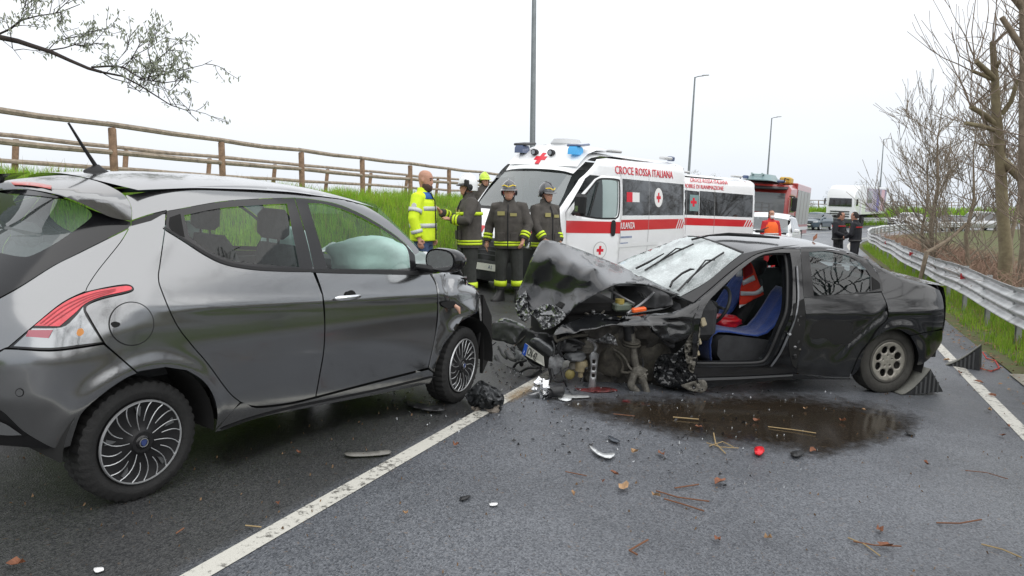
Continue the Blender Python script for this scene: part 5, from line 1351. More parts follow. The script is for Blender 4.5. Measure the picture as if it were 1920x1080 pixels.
# engine bay details seen under the raised bonnet
mb = MB(); mb.box(AL(1166, 575, .42), (.16, .09, .07), bev=.015); mb.build('brake_reservoir', mat('greenish reservoir', (.14, .17, .13), .5), sed)
mb = MB(); mb.lathe([(.001, .02), (.04, .02), (.042, -.02), (.001, -.02)], 14, M=Matrix.Translation(AL(1162, 565, .42)) @ Matrix.Rotation(math.pi / 2, 4, 'X')); mb.build('reservoir_cap', mat('yellow cap', (.35, .27, .06), .5), sed, 40)
mb = MB(); mb.box(AL(1198, 581, .62), (.13, .05, .04), rot=(0, .1, 0), bev=.01); mb.build('orange_connector', mat('orange plastic', (.75, .12, .02), .4), sed)
hose([(1226, 549), (1205, 568), (1176, 588)], [.5, .62], .012, mat('prop rod', (.22, .22, .23), .4, metal=.5), 'bonnet_prop'); hose([(1142, 543), (1168, 558), (1190, 570)], [.3, .5], .010, MATS['prop rod'], 'bonnet_stay')
crumple('cowl_tray', [(1150, 537, 0), (1216, 538), (1256, 555), (1262, 572, 0), (1225, 578), (1180, 572)], [(1150, 537, .0), (1216, 538, .2), (1256, 555, .6), (1225, 578, .55), (1180, 572, .3)], M_PLAST, step=6, amp=.02, fr=.04, seed=81., th=.01)
for i in range(6): hose([(1196 + i * 6, 547 + i * 2.2), (1204 + i * 6, 558 + i * 2.4)], [.33, .42], .004, M_GLOSSBLK, 'cowl_slat')
hose([(1240, 572), (1256, 562), (1270, 556)], [.5, .6], .018, M_PLAST, 'scuttle_trim'); hose([(1176, 590), (1200, 586), (1240, 580), (1262, 572)], [.62, .66], .012, M_BDUSTY, 'wing_rail')
for (x_, y_) in ((1100, 588), (1112, 584), (1120, 578), (1090, 598), (1130, 586), (1185, 572), (1080, 604), (1106, 594)):
    mb = MB(); mb.box(AL(x_, y_, rnd(.35, .6)), (rnd(.02, .05), .03, rnd(.015, .03)), rot=(rnd(-1, 1), rnd(-1, 1), 0), bev=.004); mb.build('engine_fragment', random.choice([M_STEEL, M_GRIME2, M_CRUSH]), sed)
# yellow-green and plain wheel chocks under and beside the saloon
M_CHOCK = mat('black rubber chock', (.025, .026, .028), .6, var=.3, vscale=15)
def chock(name, M, label, L=.44, H=.21, wd=.20, pk=.66):
    root = empty(name, M, label, 'wheel chock', 'wheel chocks')
    prof = [(0, 0), (L, 0), (L * pk, H)] + [(L * (pk - (pk - .06) * t), H * (1 - t) ** 1.6) for t in (.2, .4, .6, .8)]
    mb = MB(); mb.prism([(a, -wd / 2, b) for a, b in prof], (0, wd, 0)); mb.build('wedge', M_CHOCK, root)
    for i in range(6):
        t = (i + .5) / 6; x0 = L - (1 - pk) * L * t; z0 = H * t
        xr_ = L * (.34 + .10 * i); hr = H * ((xr_ / (pk * L)) ** 1.6 if xr_ < pk * L else (L - xr_) / (L - pk * L + 1e-6)) * .96
        mb = MB(); mb.box((xr_, -wd / 2 - .004, hr / 2), (.018, .016, hr)); mb.build('side_rib', mat('lighter rib', (.07, .072, .075), .5), root)  # ribs in a lighter grey than the wedge
    mb = MB(); mb.loft([[(L * (pk - .02 - (pk - .04) * t), s_ * wd * .52, H * (1 - t) ** 1.6 + .006) for s_ in (-1, 1)] for t in np.linspace(0, 1, 8)], closed=False, caps=False); o = mb.build('curved_face', mat('dusty chock face', (.13, .13, .115), .7, var=.2, vscale=12), root, 180); solid(o, .008, 0)
    return root
p0 = on_ground(1712, 733); d0 = (AM.to_3x3() @ Vector((-1, 0, 0))); Mc = frame((p0.x, p0.y, p0.z), (d0.x, d0.y, 0), ground_normal(p0.x, p0.y)); 
Mc.translation = on_ground(1674, 736)
chock('wheel_chock', Mc, 'black ribbed wheel chock wedged behind the rear wheel of the wrecked saloon', L=.50, H=.23, wd=.19)
p1 = on_ground(1826, 692)
chock('wheel_chock', frame(p1, (.80, -.60, 0), ground_normal(p1.x, p1.y)) @ Matrix.Translation((-.34, .06, 0)), 'spare black wheel chock standing on the white edge line with a red cord', L=.40, H=.27, wd=.24, pk=.97)
pc = [on_ground(x_, y_, .012) for x_, y_ in ((1828, 690), (1832, 676), (1836, 690), (1858, 696), (1874, 690), (1866, 676), (1850, 672), (1842, 668))]
pc[1].z += .12; pc[-1].z += .05
mb = MB(); mb.tube([Vector(smooth3) for smooth3 in pc], .008, 6); tag(mb.build('red_rope_loop', mat('red cord', (.45, .04, .03), .6), None, 60), 'thin red cord looped on the asphalt around the spare wheel chock', 'cord')
# ================================================================== AMBULANCES
def hit_axis(F, P, axis, sgn, lim):
    """P: Nx3 with the axis coordinate ignored; first surface met coming from sgn*lim"""
    n = len(P); lo = np.full(n, np.nan); ts = np.linspace(lim, -.2 if axis != 0 else -6, 260); q = P.copy(); prev = lim
    hi = np.full(n, lim, float)
    for t in ts:
        q[:, axis] = sgn * t; f = F(q); new = (f <= 0) & np.isnan(lo); lo[new] = t; hi[np.isnan(lo)] = t
    miss = np.isnan(lo); lo = np.where(miss, 0 if axis != 0 else -5, lo)
    for _ in range(20):
        m = (lo + hi) / 2; q[:, axis] = sgn * m; f = F(q); lo = np.where(f <= 0, m, lo); hi = np.where(f > 0, m, hi)
    q[:, axis] = sgn * (lo + hi) / 2; return q
class Body:
    def __init__(s, F): s.F = F; s.sh = Shell(Matrix.Identity(4), F, 0, 1)
    def panel(s, poly, axis='y', sgn=1, step=.1, holes=(), off=0., lim=None, sm=False):
        P = np.array(smooth_poly(poly) if sm else [p[:2] for p in poly], float); V, T = tri_region(P, step, [smooth_poly(h) if sm else h for h in holes])
        ax = 'xyz'.index(axis); P3 = np.zeros((len(V), 3)); oth = [i for i in range(3) if i != ax]; P3[:, oth[0]] = V[:, 0]; P3[:, oth[1]] = V[:, 1]
        p = hit_axis(s.F, P3, ax, sgn, lim or (1.6 if ax == 1 else 3.5)); g = s.sh.grad(p); p = p + g * off
        return s.sh.tomesh(p, T, g)
AB = Body(aF)       # rear face of the wrecked saloon
link('rear_fascia', AB.panel([(-.60, .30), (.60, .30), (.64, .6), (.62, .97), (-.62, .97), (-.64, .6)], 'x', -1, .1, lim=1.6), M_BPAINT, sed)
for s_ in (-1, 1): link('tail_lamp', AB.panel([(s_ * .42, .80), (s_ * .42, .90), (s_ * .60, .90), (s_ * .61, .78)], 'x', -1, .06, off=.006, lim=1.6), M_REDL, sed)
v_w = tabfun([(.15, .93), (.35, .985), (.6, 1.005), (.95, 1.01), (1.3, 1.0), (1.8, .962), (2.2, .918), (2.4, .88), (2.6, .80)])
v_zr = tabfun([(-4.9, 2.42), (-4.6, 2.50), (-1.5, 2.50), (-1.05, 2.47), (-.78, 2.40), (-.58, 2.26), (-.40, 2.11), (-.05, 1.79), (.30, 1.44), (.42, 1.36), (.70, 1.20), (.90, 1.02), (1.1, .75)])
v_xf = tabfun([(.1, .82), (.3, .93), (.5, .97), (.7, .96), (.9, .93), (1.1, .85), (1.5, .7), (2.6, .5)])
def vF(p):
    x, y, z = p[:, 0], np.abs(p[:, 1]), p[:, 2]; w = v_w(z)
    w = w + .02 * np.exp(-((np.hypot(x, z - .34) - .42) / .06) ** 2) + .02 * np.exp(-((np.hypot(x + 3.75, z - .34) - .42) / .06) ** 2) - .012 * np.exp(-((z - 1.2) / .05) ** 2) * 0
    rf = 1.1; t = (x - v_xf(z) + rf) / rf; tp = np.clip(t, 0, 1); P = np.where(t < 1, (1 - tp ** 3.0 + 1e-9) ** (1 / 3.0), -(t - 1) * 3)
    r = .25; t = (-4.75 + r - x) / r; tp = np.clip(t, 0, 1); P2 = np.where(t < 1, (1 - tp ** 4 + 1e-9) ** .25, -(t - 1) * 3)
    side = y - w * np.minimum(P, P2); top = z - (v_zr(x) - .09 * (y / .9) ** 4 - .03 * (y / .9) ** 2)
    return smax(side, top, .09)
VB = Body(vF)
M_VW = mat('white van paint', (.80, .81, .82), .28, coat=.8, var=.03, vscale=2)
M_VRED = mat('red van stripe', (.55, .012, .02), .35, coat=.5)
M_CRED = mat('cross red', (.62, .01, .03), .4)
M_VGL = mat('dark van glass', (.012, .014, .016), .05, coat=.6, spec=.8)
M_VWS = glass_mat('van windscreen', (.55, .63, .63), 1.0, haze=.30, hcol=(.42, .47, .48))
M_VGREY = mat('grey bumper plastic', (.045, .047, .05), .6)
M_BLUEL = mat('blue beacon', (.04, .07, .16), .1, coat=1.)
M_BLUELIT = mat('lit blue beacon', (.05, .28, .55), .2, emit=.35)
M_WHITE = mat('white print', (.8, .8, .8), .5)
def arc(cx, cz, r, a0, a1, n=14): return [(cx + r * math.cos(a), cz + r * math.sin(a)) for a in np.linspace(a0, a1, n)]
def cross_pts(c, s): return [(c[0] + s * a, c[1] + s * b) for a, b in ((-.33, -1), (.33, -1), (.33, -.33), (1, -.33), (1, .33), (.33, .33), (.33, 1), (-.33, 1), (-.33, .33), (-1, .33), (-1, -.33), (-.33, -.33))]
SIDE = [(.86, .32), (.42, .32)] + arc(0, .34, .42, -.05, math.pi + .05) + [(-.42, .32), (-3.33, .32)] + arc(-3.75, .34, .42, -.05, math.pi + .05) + [(-4.17, .32), (-4.73, .32), (-4.73, 2.38), (-1.3, 2.38), (-.95, 2.34), (-.62, 2.14), (-.38, 1.98), (-.05, 1.68), (.28, 1.36), (.62, 1.14), (.82, .98), (.90, .80)]
CABWIN = [(-.42, 1.93, 0), (-.12, 1.68), (.18, 1.40, 0), (.06, 1.32), (-.5, 1.30), (-.95, 1.30), (-1.0, 1.36), (-1.0, 1.92), (-.9, 1.96)]
DOOR = [(.12, .55), (.12, 1.42), (-.20, 1.74), (-.48, 2.0), (-.62, 2.06), (-1.02, 2.06), (-1.05, 1.9), (-1.05, .50), (-.60, .48), (-.46, .55), (-.38, .68)]
def van(root, lines, side_win, text_w, door_open):
    holeL = [[p[:2] for p in DOOR]] if door_open else [smooth_poly(CABWIN)]
    for sg in (1, -1):
        me = VB.panel(SIDE, 'y', sg, .14, holeL if sg > 0 else [smooth_poly(CABWIN)]); link('body_side', me, M_VW, root)
        if not (door_open and sg > 0):
            link('cab_window', VB.panel(CABWIN, 'y', sg, .14, off=-.006, sm=True), M_VGL, root)
        link('red_stripe', VB.panel([(.70 if not (door_open and sg > 0) else -1.06, 1.09), (.55 if not (door_open and sg > 0) else -1.06, 1.29), (-4.45, 1.29), (-4.66, 1.09)], 'y', sg, .16, off=.003), M_VRED, root)
        for (x0, x1) in side_win:
            link('side_window', VB.panel([(x0, 1.37), (x0, 2.04), (x1, 2.02), (x1, 1.37)], 'y', sg, .16, off=.003), M_VGL, root)
        if sg > 0:
            for i in range(4):
                xx = -4.14 - i * .11; link('stripe_slash', VB.panel([(xx, 1.09), (xx - .13, 1.29), (xx - .17, 1.29), (xx - .04, 1.09)], 'y', sg, .1, off=.0045), M_VW, root)
            for xx in (-1.72, -2.86): link('door_seam', VB.panel([(xx, .36), (xx, 2.15), (xx - .012, 2.15), (xx - .012, .36)], 'y', sg, .1, off=.004), mat('seam grey', (.3, .3, .3), .6), root)
            link('rub_strip', VB.panel([(-.46, .78), (-.46, .85), (-3.3, .85), (-3.3, .78)], 'y', sg, .14, off=.010), M_VW, root)
    # lower body, floor
    mb = MB(); mb.box((-1.9, 0, .42), (5.3, 1.7, .2)); mb.build('chassis', M_WELL, root)
    # nose, windscreen, roof
    yz = lambda pts: [(-a, b) for a, b in reversed(pts)] + pts
    link('bonnet', VB.panel(yz([(0, 1.40), (.55, 1.40), (.78, 1.36), (.86, 1.18), (.88, .98), (.72, .93), (0, .95)]), 'x', 1, .1), M_VW, root)
    link('windscreen', VB.panel(yz([(0, 2.08), (.55, 2.06), (.72, 2.03), (.80, 1.7), (.83, 1.46), (.70, 1.40), (0, 1.41)]), 'x', 1, .09, off=-.002), M_VWS, root)
    link('windscreen_trim', VB.panel(yz([(0, 1.44), (.70, 1.43), (.82, 1.48), (.84, 1.42), (.70, 1.385), (0, 1.39)]), 'x', 1, .06, off=.004), M_BLK, root)
    link('grille', VB.panel(yz([(0, .93), (.55, .92), (.62, .86), (.52, .60), (0, .58)]), 'x', 1, .09, off=.004), M_BLK, root)
    for k in range(4): link('grille_bar', VB.panel(yz([(0, .66 + .07 * k), (.54, .66 + .07 * k), (.54, .675 + .07 * k), (0, .675 + .07 * k)]), 'x', 1, .1, off=.014), MATS.get('grey bumper plastic'), root)
    link('front_bumper', VB.panel(yz([(0, .58), (.52, .58), (.64, .84), (.86, .80), (.93, .60), (.92, .30), (.7, .24), (0, .24)]), 'x', 1, .09, off=.012), M_VGREY, root)
    for sg in (1, -1):
        link('headlamp', VB.panel([(sg * .64, .86), (sg * .66, 1.02), (sg * .80, 1.10), (sg * .92, 1.06), (sg * .93, .86), (sg * .80, .82)], 'x', 1, .06, off=.008), M_CLRL, root)
    link('front_red_band', VB.panel([(.16, 1.02), (.16, 1.12), (.74, 1.13), (.70, 1.02)], 'x', 1, .08, off=.006), M_VRED, root)
    link('front_red_band', VB.panel([(-.16, 1.02), (-.16, 1.12), (-.74, 1.13), (-.70, 1.02)], 'x', 1, .08, off=.006), M_VRED, root)
    link('roof_panel', VB.panel([(-4.72, -.84), (-4.72, .84), (-.62, .76), (-.42, .72), (-.42, -.72), (-.62, -.76)], 'z', 1, .14, off=-.002, lim=3.2), M_VW, root)
    link('rear_doors', VB.panel([(-.96, .32), (.96, .32), (.96, 1.3), (.86, 2.36), (-.86, 2.36), (-.96, 1.3)], 'x', -1, .2, lim=5.2), M_VW, root)
    # roof fairing with beacons, lamps and cross
    mb = MB(); rows = []
    for t in np.linspace(-1, 1, 15):
        y = t * .74; lift = .10 * (1 - abs(t) ** 3) + .0
        rows.append([(-.50, y, 2.19), (-.60, y, 2.27 + lift * .3), (-.82, y, 2.42 + lift * .55), (-1.10, y, 2.50 + lift), (-1.55, y, 2.53 + lift * .6), (-1.9, y, 2.50)])
    mb.loft(rows, closed=False, caps=False); mb.build('roof_fairing', M_VW, root, 60)
    for k, (yy, lit) in enumerate(((-.60, 0), (.55, 1))):
        mb = MB(); mb.loft([[(-.72 + a * s_, yy + b * s_, z_) for a, b in ((-.11, -.09), (.11, -.09), (.11, .09), (-.11, .09))] for s_, z_ in ((1, 2.40), (1, 2.49), (.85, 2.535))]); bo = mb.build('beacon', M_BLUELIT if lit else M_BLUEL, root, 30)
        mb = MB(); mb.box((-.80, yy, 2.57), (.34, .30, .045), rot=(0, .12, 0), bev=.02); mb.build('beacon_hood', M_VGREY if not lit else M_BLUEL, bo)
    for yy in (-.28, .08):
        mb = MB(); mb.lathe([(.001, .06), (.055, .06), (.06, .04), (.05, -.05), (.001, -.06)], 14, M=Matrix.Translation((-.68, yy, 2.42)) @ Matrix.Rotation(-math.pi / 2, 4, 'Z')); lo_ = mb.build('spot_lamp', M_BLK, root, 40)
        mb = MB(); mb.lathe([(.001, .062), (.04, .062)], 12, M=Matrix.Translation((-.68, yy, 2.42)) @ Matrix.Rotation(-math.pi / 2, 4, 'Z')); mb.build('lamp_glass', M_CLRL, lo_)
    mb = MB(); mb.lathe([(.001, .10), (.24, .08), (.30, .0), (.28, -.08), (.001, -.08)], 18, M=Matrix.Translation((-1.35, -.05, 2.62)) @ Matrix.Rotation(math.pi / 2, 4, 'X')); mb.build('roof_vent', mat('vent grey', (.45, .46, .47), .5), root, 40)
    for xx in (-1.75, -3.95):
        mb = MB(); mb.box((xx, .74, 2.53), (.36, .16, .06), bev=.02); mb.build('roof_side_lamp', mat('lamp casing', (.55, .56, .56), .4), root)
    mb = MB(); mb.box((-4.6, .55, 2.55), (.14, .14, .10), bev=.02); mb.build('rear_beacon', M_BLUEL, root)
    Mx = Matrix(((0, 0, .80, -.655), (1, 0, 0, -.11), (0, 1, .6, 2.285), (0, 0, 0, 1)))
    mb = MB(); mb.prism([(-.545 - b * .12 - .10, -.11 + a * .12, 2.30 + b * .10) for a, b in cross_pts((0, 0), 1)], (.03, 0, .02)); mb.build('roof_cross', M_CRED, root)
    # number plate
    mb = MB(); mb.box((.995, 0, .47), (.012, .50, .11)); pl = mb.build('number_plate', MATS['plate white'], root)
    text_obj('plate_letters', 'A1', .095, Matrix.Translation((1.003, .10, .44)) @ Matrix(((0, 0, 1, 0), (1, 0, 0, 0), (0, 1, 0, 0), (0, 0, 0, 1))), M_BLUEL, pl, .001, sx=.8)
    # wheels
    for xx in (0, -3.75):
        for sg in (1, -1):
            w = empty('wheel'); w.parent = root; w.matrix_basis = Matrix.Translation((xx, sg * .86, .335)) @ Matrix.Rotation(0 if sg > 0 else math.pi, 4, 'Z')
            link('tyre', TYV, M_RUB, w); mb = MB(); mb.lathe([(.21, .095), (.20, .085), (.15, .05), (.08, .055), (.05, .09), (.001, .09)], 24); mb.build('wheel_disc', M_SILV, w, 40)
            mb = MB(); rows = [[(xx + .41 * math.cos(a), sg * .99, .34 + .41 * math.sin(a)), (xx + .41 * math.cos(a), sg * .6, .34 + .41 * math.sin(a)), (xx, sg * .6, .34)] for a in np.linspace(-.2, math.pi + .2, 16)]; mb.loft(rows, closed=False, caps=False); mb.build('wheel_well', M_WELL, root, 60)
    # lettering along the roof edge
    for (txt, x0, z0, size, sx) in lines:
        Mt = side_text_matrix(x0, z0)
        text_obj('lettering', txt, size, Mt, M_CRED, root, .003, sx=sx)
    # interior: dashboard and seats so the glass shows a cab
    mb = MB(); mb.box((.15, 0, 1.22), (.5, 1.7, .25), bev=.06); mb.build('dashboard', M_DARKIN, root)
    mb = MB(); mb.box((-1.25, 0, 1.4), (.06, 1.8, 1.5)); mb.build('cab_partition', mat('cab partition', (.25, .26, .27), .8), root)
    for yy in (-.5, .5):
        mb = MB(); mb.box((-.75, yy, 1.0), (.5, .5, .2), bev=.05); mb.box((-1.0, yy, 1.4), (.16, .5, .75), rot=(0, -.15, 0), bev=.06); mb.box((-1.05, yy, 1.86), (.1, .28, .2), bev=.04); mb.build('cab_seat', M_SEAT, root)
def side_text_matrix(x0, z0, off=.008):
    # text on the left side reads towards the rear (-x); surface leans inwards with height
    y0, y1 = float(v_w(z0)), float(v_w(z0 + .15)); up = Vector((0, y1 - y0, .15)).normalized(); rt = Vector((-1, 0, 0)); nn = rt.cross(up)
    M = Matrix((rt, up, nn)).transposed().to_4x4(); M.translation = Vector((x0, y0, z0)) + nn * off; return M
TYV = tyre_mesh(.335, .215, .205, lug=.004, n=90)
def anchored(heading, px, depth, loc, pitch):
    p = at_depth(px[0], px[1], depth); up = Vector((.0743, -.0163, 1)).normalized()
    f = Vector((math.sin(heading), math.cos(heading), 0)); f = (f - up * f.dot(up)).normalized(); l = up.cross(f)
    M = Matrix((f, l, up)).transposed().to_4x4() @ Matrix.Rotation(pitch, 4, 'Y'); M.translation = p - M.to_3x3() @ Vector(loc); return M
A1 = anchored(R(216.6), (1166, 403), 13.8, (-1.75, 1.0, 1.38), R(1.7))
amb1 = empty('ambulance', A1, 'white ambulance with red stripe and open driver door, nearest of the two, facing the camera', 'ambulance', 'ambulances')
van(amb1, [('CROCE ROSSA ITALIANA', -1.50, 2.12, .21, 1.04), ('AMBULANZA', -1.46, 1.125, .17, .80)], [(-1.78, -4.50)], 1, True)
MATS['white print']
for o in [o for o in amb1.children if o.name.startswith('lettering')][-1:]:
    o.data.materials.clear(); o.data.materials.append(M_WHITE)
# emblem and notice on the side window, sponsor print low on the side
def side_disc(root, x, z, r, m, off, name='emblem', sx=1.0): return link(name, VB.panel([(x + r * sx * math.cos(t), z + r * math.sin(t)) for t in np.linspace(0, 6.283, 25)[:-1]], 'y', 1, .06, off=off), m, root)
def emblem(root, x, z, r):
    e = side_disc(root, x, z, r, mat('emblem white', (.75, .75, .74), .5), .006); link('cross', VB.panel(cross_pts((x, z), r * .5), 'y', 1, .05, off=.008), M_CRED, root); return e
emblem(amb1, -3.28, 1.72, .19)
link('window_notice', VB.panel([(-1.93, 1.62), (-1.93, 1.80), (-2.45, 1.80), (-2.45, 1.62)], 'y', 1, .1, off=.006), MATS['emblem white'], amb1)
link('window_notice', VB.panel([(-1.93, 1.62), (-1.93, 1.80), (-2.16, 1.80), (-2.16, 1.62)], 'y', 1, .1, off=.008), M_CRED, amb1)
for i, (x0, x1, z_) in enumerate(((-1.75, -2.2, .95), (-1.75, -2.05, .83))):
    for k in range(9):
        xa = x0 + (x1 - x0) * k / 9; link('sponsor_print', VB.panel([(xa, z_), (xa, z_ + .035), (xa - .03, z_ + .035), (xa - .03, z_)], 'y', 1, .1, off=.005), mat('print blue grey', (.10, .16, .32), .5), amb1)
# tan camouflage cargo seen in the side window is only its reflection of the bank: no print here
# the open driver door, hinged at the front
def open_door():
    th = None
    for k in range(5, 60):
        a = R(k); e = A1 @ Vector((.12 - 1.17 * math.cos(a), 1.0 + 1.17 * math.sin(a), 1.4)); 
        if project(e)[0] >= 1164: th = a; break
    d = empty('open_driver_door'); d.parent = amb1
    H = Vector((.12, 1.0, 0)); d.matrix_basis = Matrix.Translation(H) @ Matrix.Rotation(-(th or R(30)), 4, 'Z') @ Matrix.Translation(-H)
    win = [(-.02, 1.42, 0), (-.24, 1.68), (-.50, 1.95, 0), (-.62, 1.99), (-.94, 1.99), (-.99, 1.92), (-.99, 1.45), (-.92, 1.36, 0), (-.5, 1.36)]
    me = VB.panel(DOOR, 'y', 1, .09, [smooth_poly(win)]); o = link('door_skin', me, M_VW, d); solid(o, .05)
    link('door_glass', VB.panel(win, 'y', 1, .12, off=-.02, sm=True), glass_mat('van door glass', (.45, .55, .53), 1.), d)
    link('glass_edge', VB.panel([(-.36, 1.37), (-.33, 1.37), (-.52, 1.95), (-.55, 1.95)], 'y', 1, .1, off=.002), M_BLK, d)
    win2 = inset_poly(smooth_poly(win), -.03); link('glass_rubber', VB.panel([tuple(p) for p in win2], 'y', 1, .08, [smooth_poly(win)], off=.003), M_BLK, d)
    link('door_stripe', VB.panel([(.12, 1.09), (.12, 1.29), (-1.05, 1.29), (-1.05, 1.09)], 'y', 1, .1, off=.004), M_VRED, d)
    link('emblem', VB.panel([(-.62 + .15 * math.cos(t), .80 + .15 * math.sin(t)) for t in np.linspace(0, 6.283, 25)[:-1]], 'y', 1, .06, off=.004), mat('emblem grey ring', (.45, .45, .45), .5), d)
    link('emblem_disc', VB.panel([(-.62 + .135 * math.cos(t), .80 + .135 * math.sin(t)) for t in np.linspace(0, 6.283, 25)[:-1]], 'y', 1, .06, off=.006), MATS['emblem white'], d)
    link('cross', VB.panel(cross_pts((-.62, .80), .075), 'y', 1, .05, off=.008), M_CRED, d)
    link('handle', VB.panel([(-.88 + .055 * math.copysign(abs(math.cos(t)) ** .7, math.cos(t)), 1.18 + .14 * math.copysign(abs(math.sin(t)) ** .7, math.sin(t))) for t in np.linspace(0, 6.283, 21)[:-1]], 'y', 1, .05, off=.014), M_BLK, d)
    mb = MB(); mb.box((.02, 1.20, 1.56), (.14, .24, .36), bev=.05); mr = mb.build('wing_mirror', M_BLK, d)
    mb = MB(); mb.box((.095, 1.20, 1.50), (.012, .08, .09)); mb.build('indicator', M_CLRL, mr)
    mb = MB(); mb.tube([(.02, 1.02, 1.40), (.02, 1.10, 1.45)], .03, 8); mb.build('mirror_arm', M_BLK, mr)
open_door()
A2 = anchored(R(236), (1288, 402), 20.5, (-1.75, 1.0, 1.38), R(1.2))
amb2 = empty('ambulance', A2, 'second white ambulance parked behind the front one, lettered as a mobile unit', 'ambulance', 'ambulances')
van(amb2, [('CROCE ROSSA ITALIANA', -1.86, 2.27, .15, .92), ("UNITA' MOBILE DI RIANIMAZIONE", -1.12, 2.10, .155, .88)], [(-1.55, -2.22), (-2.24, -4.52)], 1, False)
link('window_decal', VB.panel([(-1.85, 1.48), (-1.85, 1.92), (-2.2, 1.92), (-2.2, 1.48)], 'y', 1, .1, off=.006), mat('pale window decal', (.18, .28, .28), .4), amb2)
link('window_cross', VB.panel(cross_pts((-2.0, 1.72), .12), 'y', 1, .05, off=.008), M_CRED, amb2)

# ================================================================== OTHER VEHICLES
def ground_at(px, depth): 
    p = at_depth(px, 397, depth); return Vector((p.x, p.y, ground_z(p.x, p.y)))
def gcar(name, M, label, paint, L=4.0, Wd=1.70, H=1.47, hood=.24, boot=.06, group=None):
    """small saloon/hatchback: origin at middle on the ground, x forward"""
    root = empty(name, M, label, 'car', group); h = L / 2
    zr = tabfun([(-h - .2, .6), (-h, .80), (-h + .05, 1.0), (-h + boot * L, 1.06), (-h + boot * L + .45, H - .04), (-.25, H), (.25, H - .02), (h - hood * L - .75, H - .16), (h - hood * L - .1, 1.02), (h - hood * L + .1, .96), (h - .35, .82), (h, .68), (h + .2, .4)])
    wt = tabfun([(.12, .72), (.25, .80), (.5, .845), (.75, .85), (.95, .82), (1.2, .70), (H - .05, .60), (H + .1, .5)])
    k = Wd / 1.70
    def F(p):
        x, y, z = p[:, 0], np.abs(p[:, 1]), p[:, 2]; w = wt(z) * k
        t = (np.abs(x) - h + .7) / .7; tp = np.clip(t, 0, 1); P = np.where(t < 1, (1 - tp ** 2.8 + 1e-9) ** (1 / 2.8), -(t - 1) * 3)
        return smax(y - w * P, z - (zr(x) - .05 * (y / .7) ** 2), .04)
    B = Body(F); xf, xr = h - .78, -h + .68
    side = [(h - .12, .28), (xf + .33, .28)] + arc(xf, .30, .34, 0, math.pi, 9) + [(xr + .34, .28)] + arc(xr, .30, .34, 0, math.pi, 9) + [(-h + .12, .28), (-h + .06, .9), (-h + .2, 1.0), (-h + boot * L + .42, H - .16), (-.25, H - .09), (.3, H - .11), (h - hood * L - .72, H - .25), (h - hood * L, .95), (h - .3, .80), (h - .08, .62)]
    win = [(-h + boot * L + .34, 1.0), (-h + boot * L + .62, H - .19), (-.25, H - .15), (.25, H - .17), (h - hood * L - .8, H - .29), (h - hood * L - .25, .97)]
    for s_ in (1, -1):
        link('body_side', B.panel(side, 'y', s_, .16), paint, root); link('side_window', B.panel(win, 'y', s_, .16, off=.004), M_VGL, root)
        link('window_pillar', B.panel([(-.1, .98), (-.18, H - .15), (-.26, H - .15), (-.18, .98)], 'y', s_, .16, off=.008), paint, root)
        link('headlamp', B.panel([(s_ * .42, .62), (s_ * .44, .72), (s_ * .70, .78), (s_ * .74, .66)], 'x', 1, .08, off=.006, lim=3), M_CLRL, root)
        mb = MB(); mb.box((h - hood * L - .35, s_ * (.92 * k), 1.02), (.10, .18, .12), bev=.03); mb.build('wing_mirror', paint, root)
    yz = lambda pts: [(-a, b) for a, b in reversed(pts)] + pts
    link('front_bumper', B.panel(yz([(0, .66), (.70, .64), (.78, .5), (.76, .26), (0, .22)]), 'x', 1, .12, lim=3), paint, root)
    link('grille', B.panel(yz([(0, .62), (.34, .61), (.34, .50), (0, .50)]), 'x', 1, .1, off=.006, lim=3), M_BLK, root)
    link('lower_grille', B.panel(yz([(0, .40), (.5, .39), (.46, .28), (0, .28)]), 'x', 1, .1, off=.006, lim=3), M_BLK, root)
    link('number_plate', B.panel(yz([(0, .49), (.26, .49), (.26, .39), (0, .39)]), 'x', 1, .1, off=.012, lim=3), MATS['plate white'], root)
    link('rear_bumper', B.panel(yz([(0, .98), (.72, .96), (.78, .5), (.76, .26), (0, .24)]), 'x', -1, .12, lim=3), paint, root)
    def topz(x0, x1, y0, y1): return [(x0, -y0), (x1, -y1), (x1, y1), (x0, y0)]
    link('bonnet', B.panel(topz(h - .12, h - hood * L + .0, .60 * k, .74 * k), 'z', 1, .12, lim=2.2), paint, root)
    link('windscreen', B.panel(topz(h - hood * L + .0, h - hood * L - .72, .72 * k, .58 * k), 'z', 1, .12, lim=2.2, off=.002), glass_mat('far windscreen', (.30, .35, .36), 1., haze=.25, hcol=(.3, .34, .36)), root)
    link('roof', B.panel(topz(h - hood * L - .70, -h + boot * L + .42, .60 * k, .60 * k), 'z', 1, .14, lim=2.2), paint, root)
    link('rear_window', B.panel(topz(-h + boot * L + .42, -h + .12, .60 * k, .72 * k), 'z', 1, .12, lim=2.2, off=.002), M_VGL, root)
    mb = MB(); mb.box((0, 0, .42), (L - .5, 1.3 * k, .3)); mb.build('underbody', M_WELL, root)
    mb = MB(); mb.box((0, 0, .75), (L * .62, 1.35 * k, .4)); mb.build('cabin_trim', M_DARKIN, root)
    for xx in (xf, xr):
        for s_ in (1, -1):
            w = empty('wheel'); w.parent = root; w.matrix_basis = Matrix.Translation((xx, s_ * .72 * k, .30)) @ Matrix.Rotation(0 if s_ > 0 else math.pi, 4, 'Z')
            link('tyre', TYC, M_RUB, w); mb = MB(); mb.lathe([(.20, .08), (.18, .06), (.06, .07), (.001, .075)], 16); mb.build('wheel_disc', M_SILV, w, 40)
    return root
TYC = tyre_mesh(.30, .18, .20, lug=0, n=40)
M_CWHITE = mat('white car paint', (.74, .75, .76), .3, coat=.8); M_CBLUE = mat('blue grey car paint', (.055, .085, .11), .3, metal=.4, coat=1.)
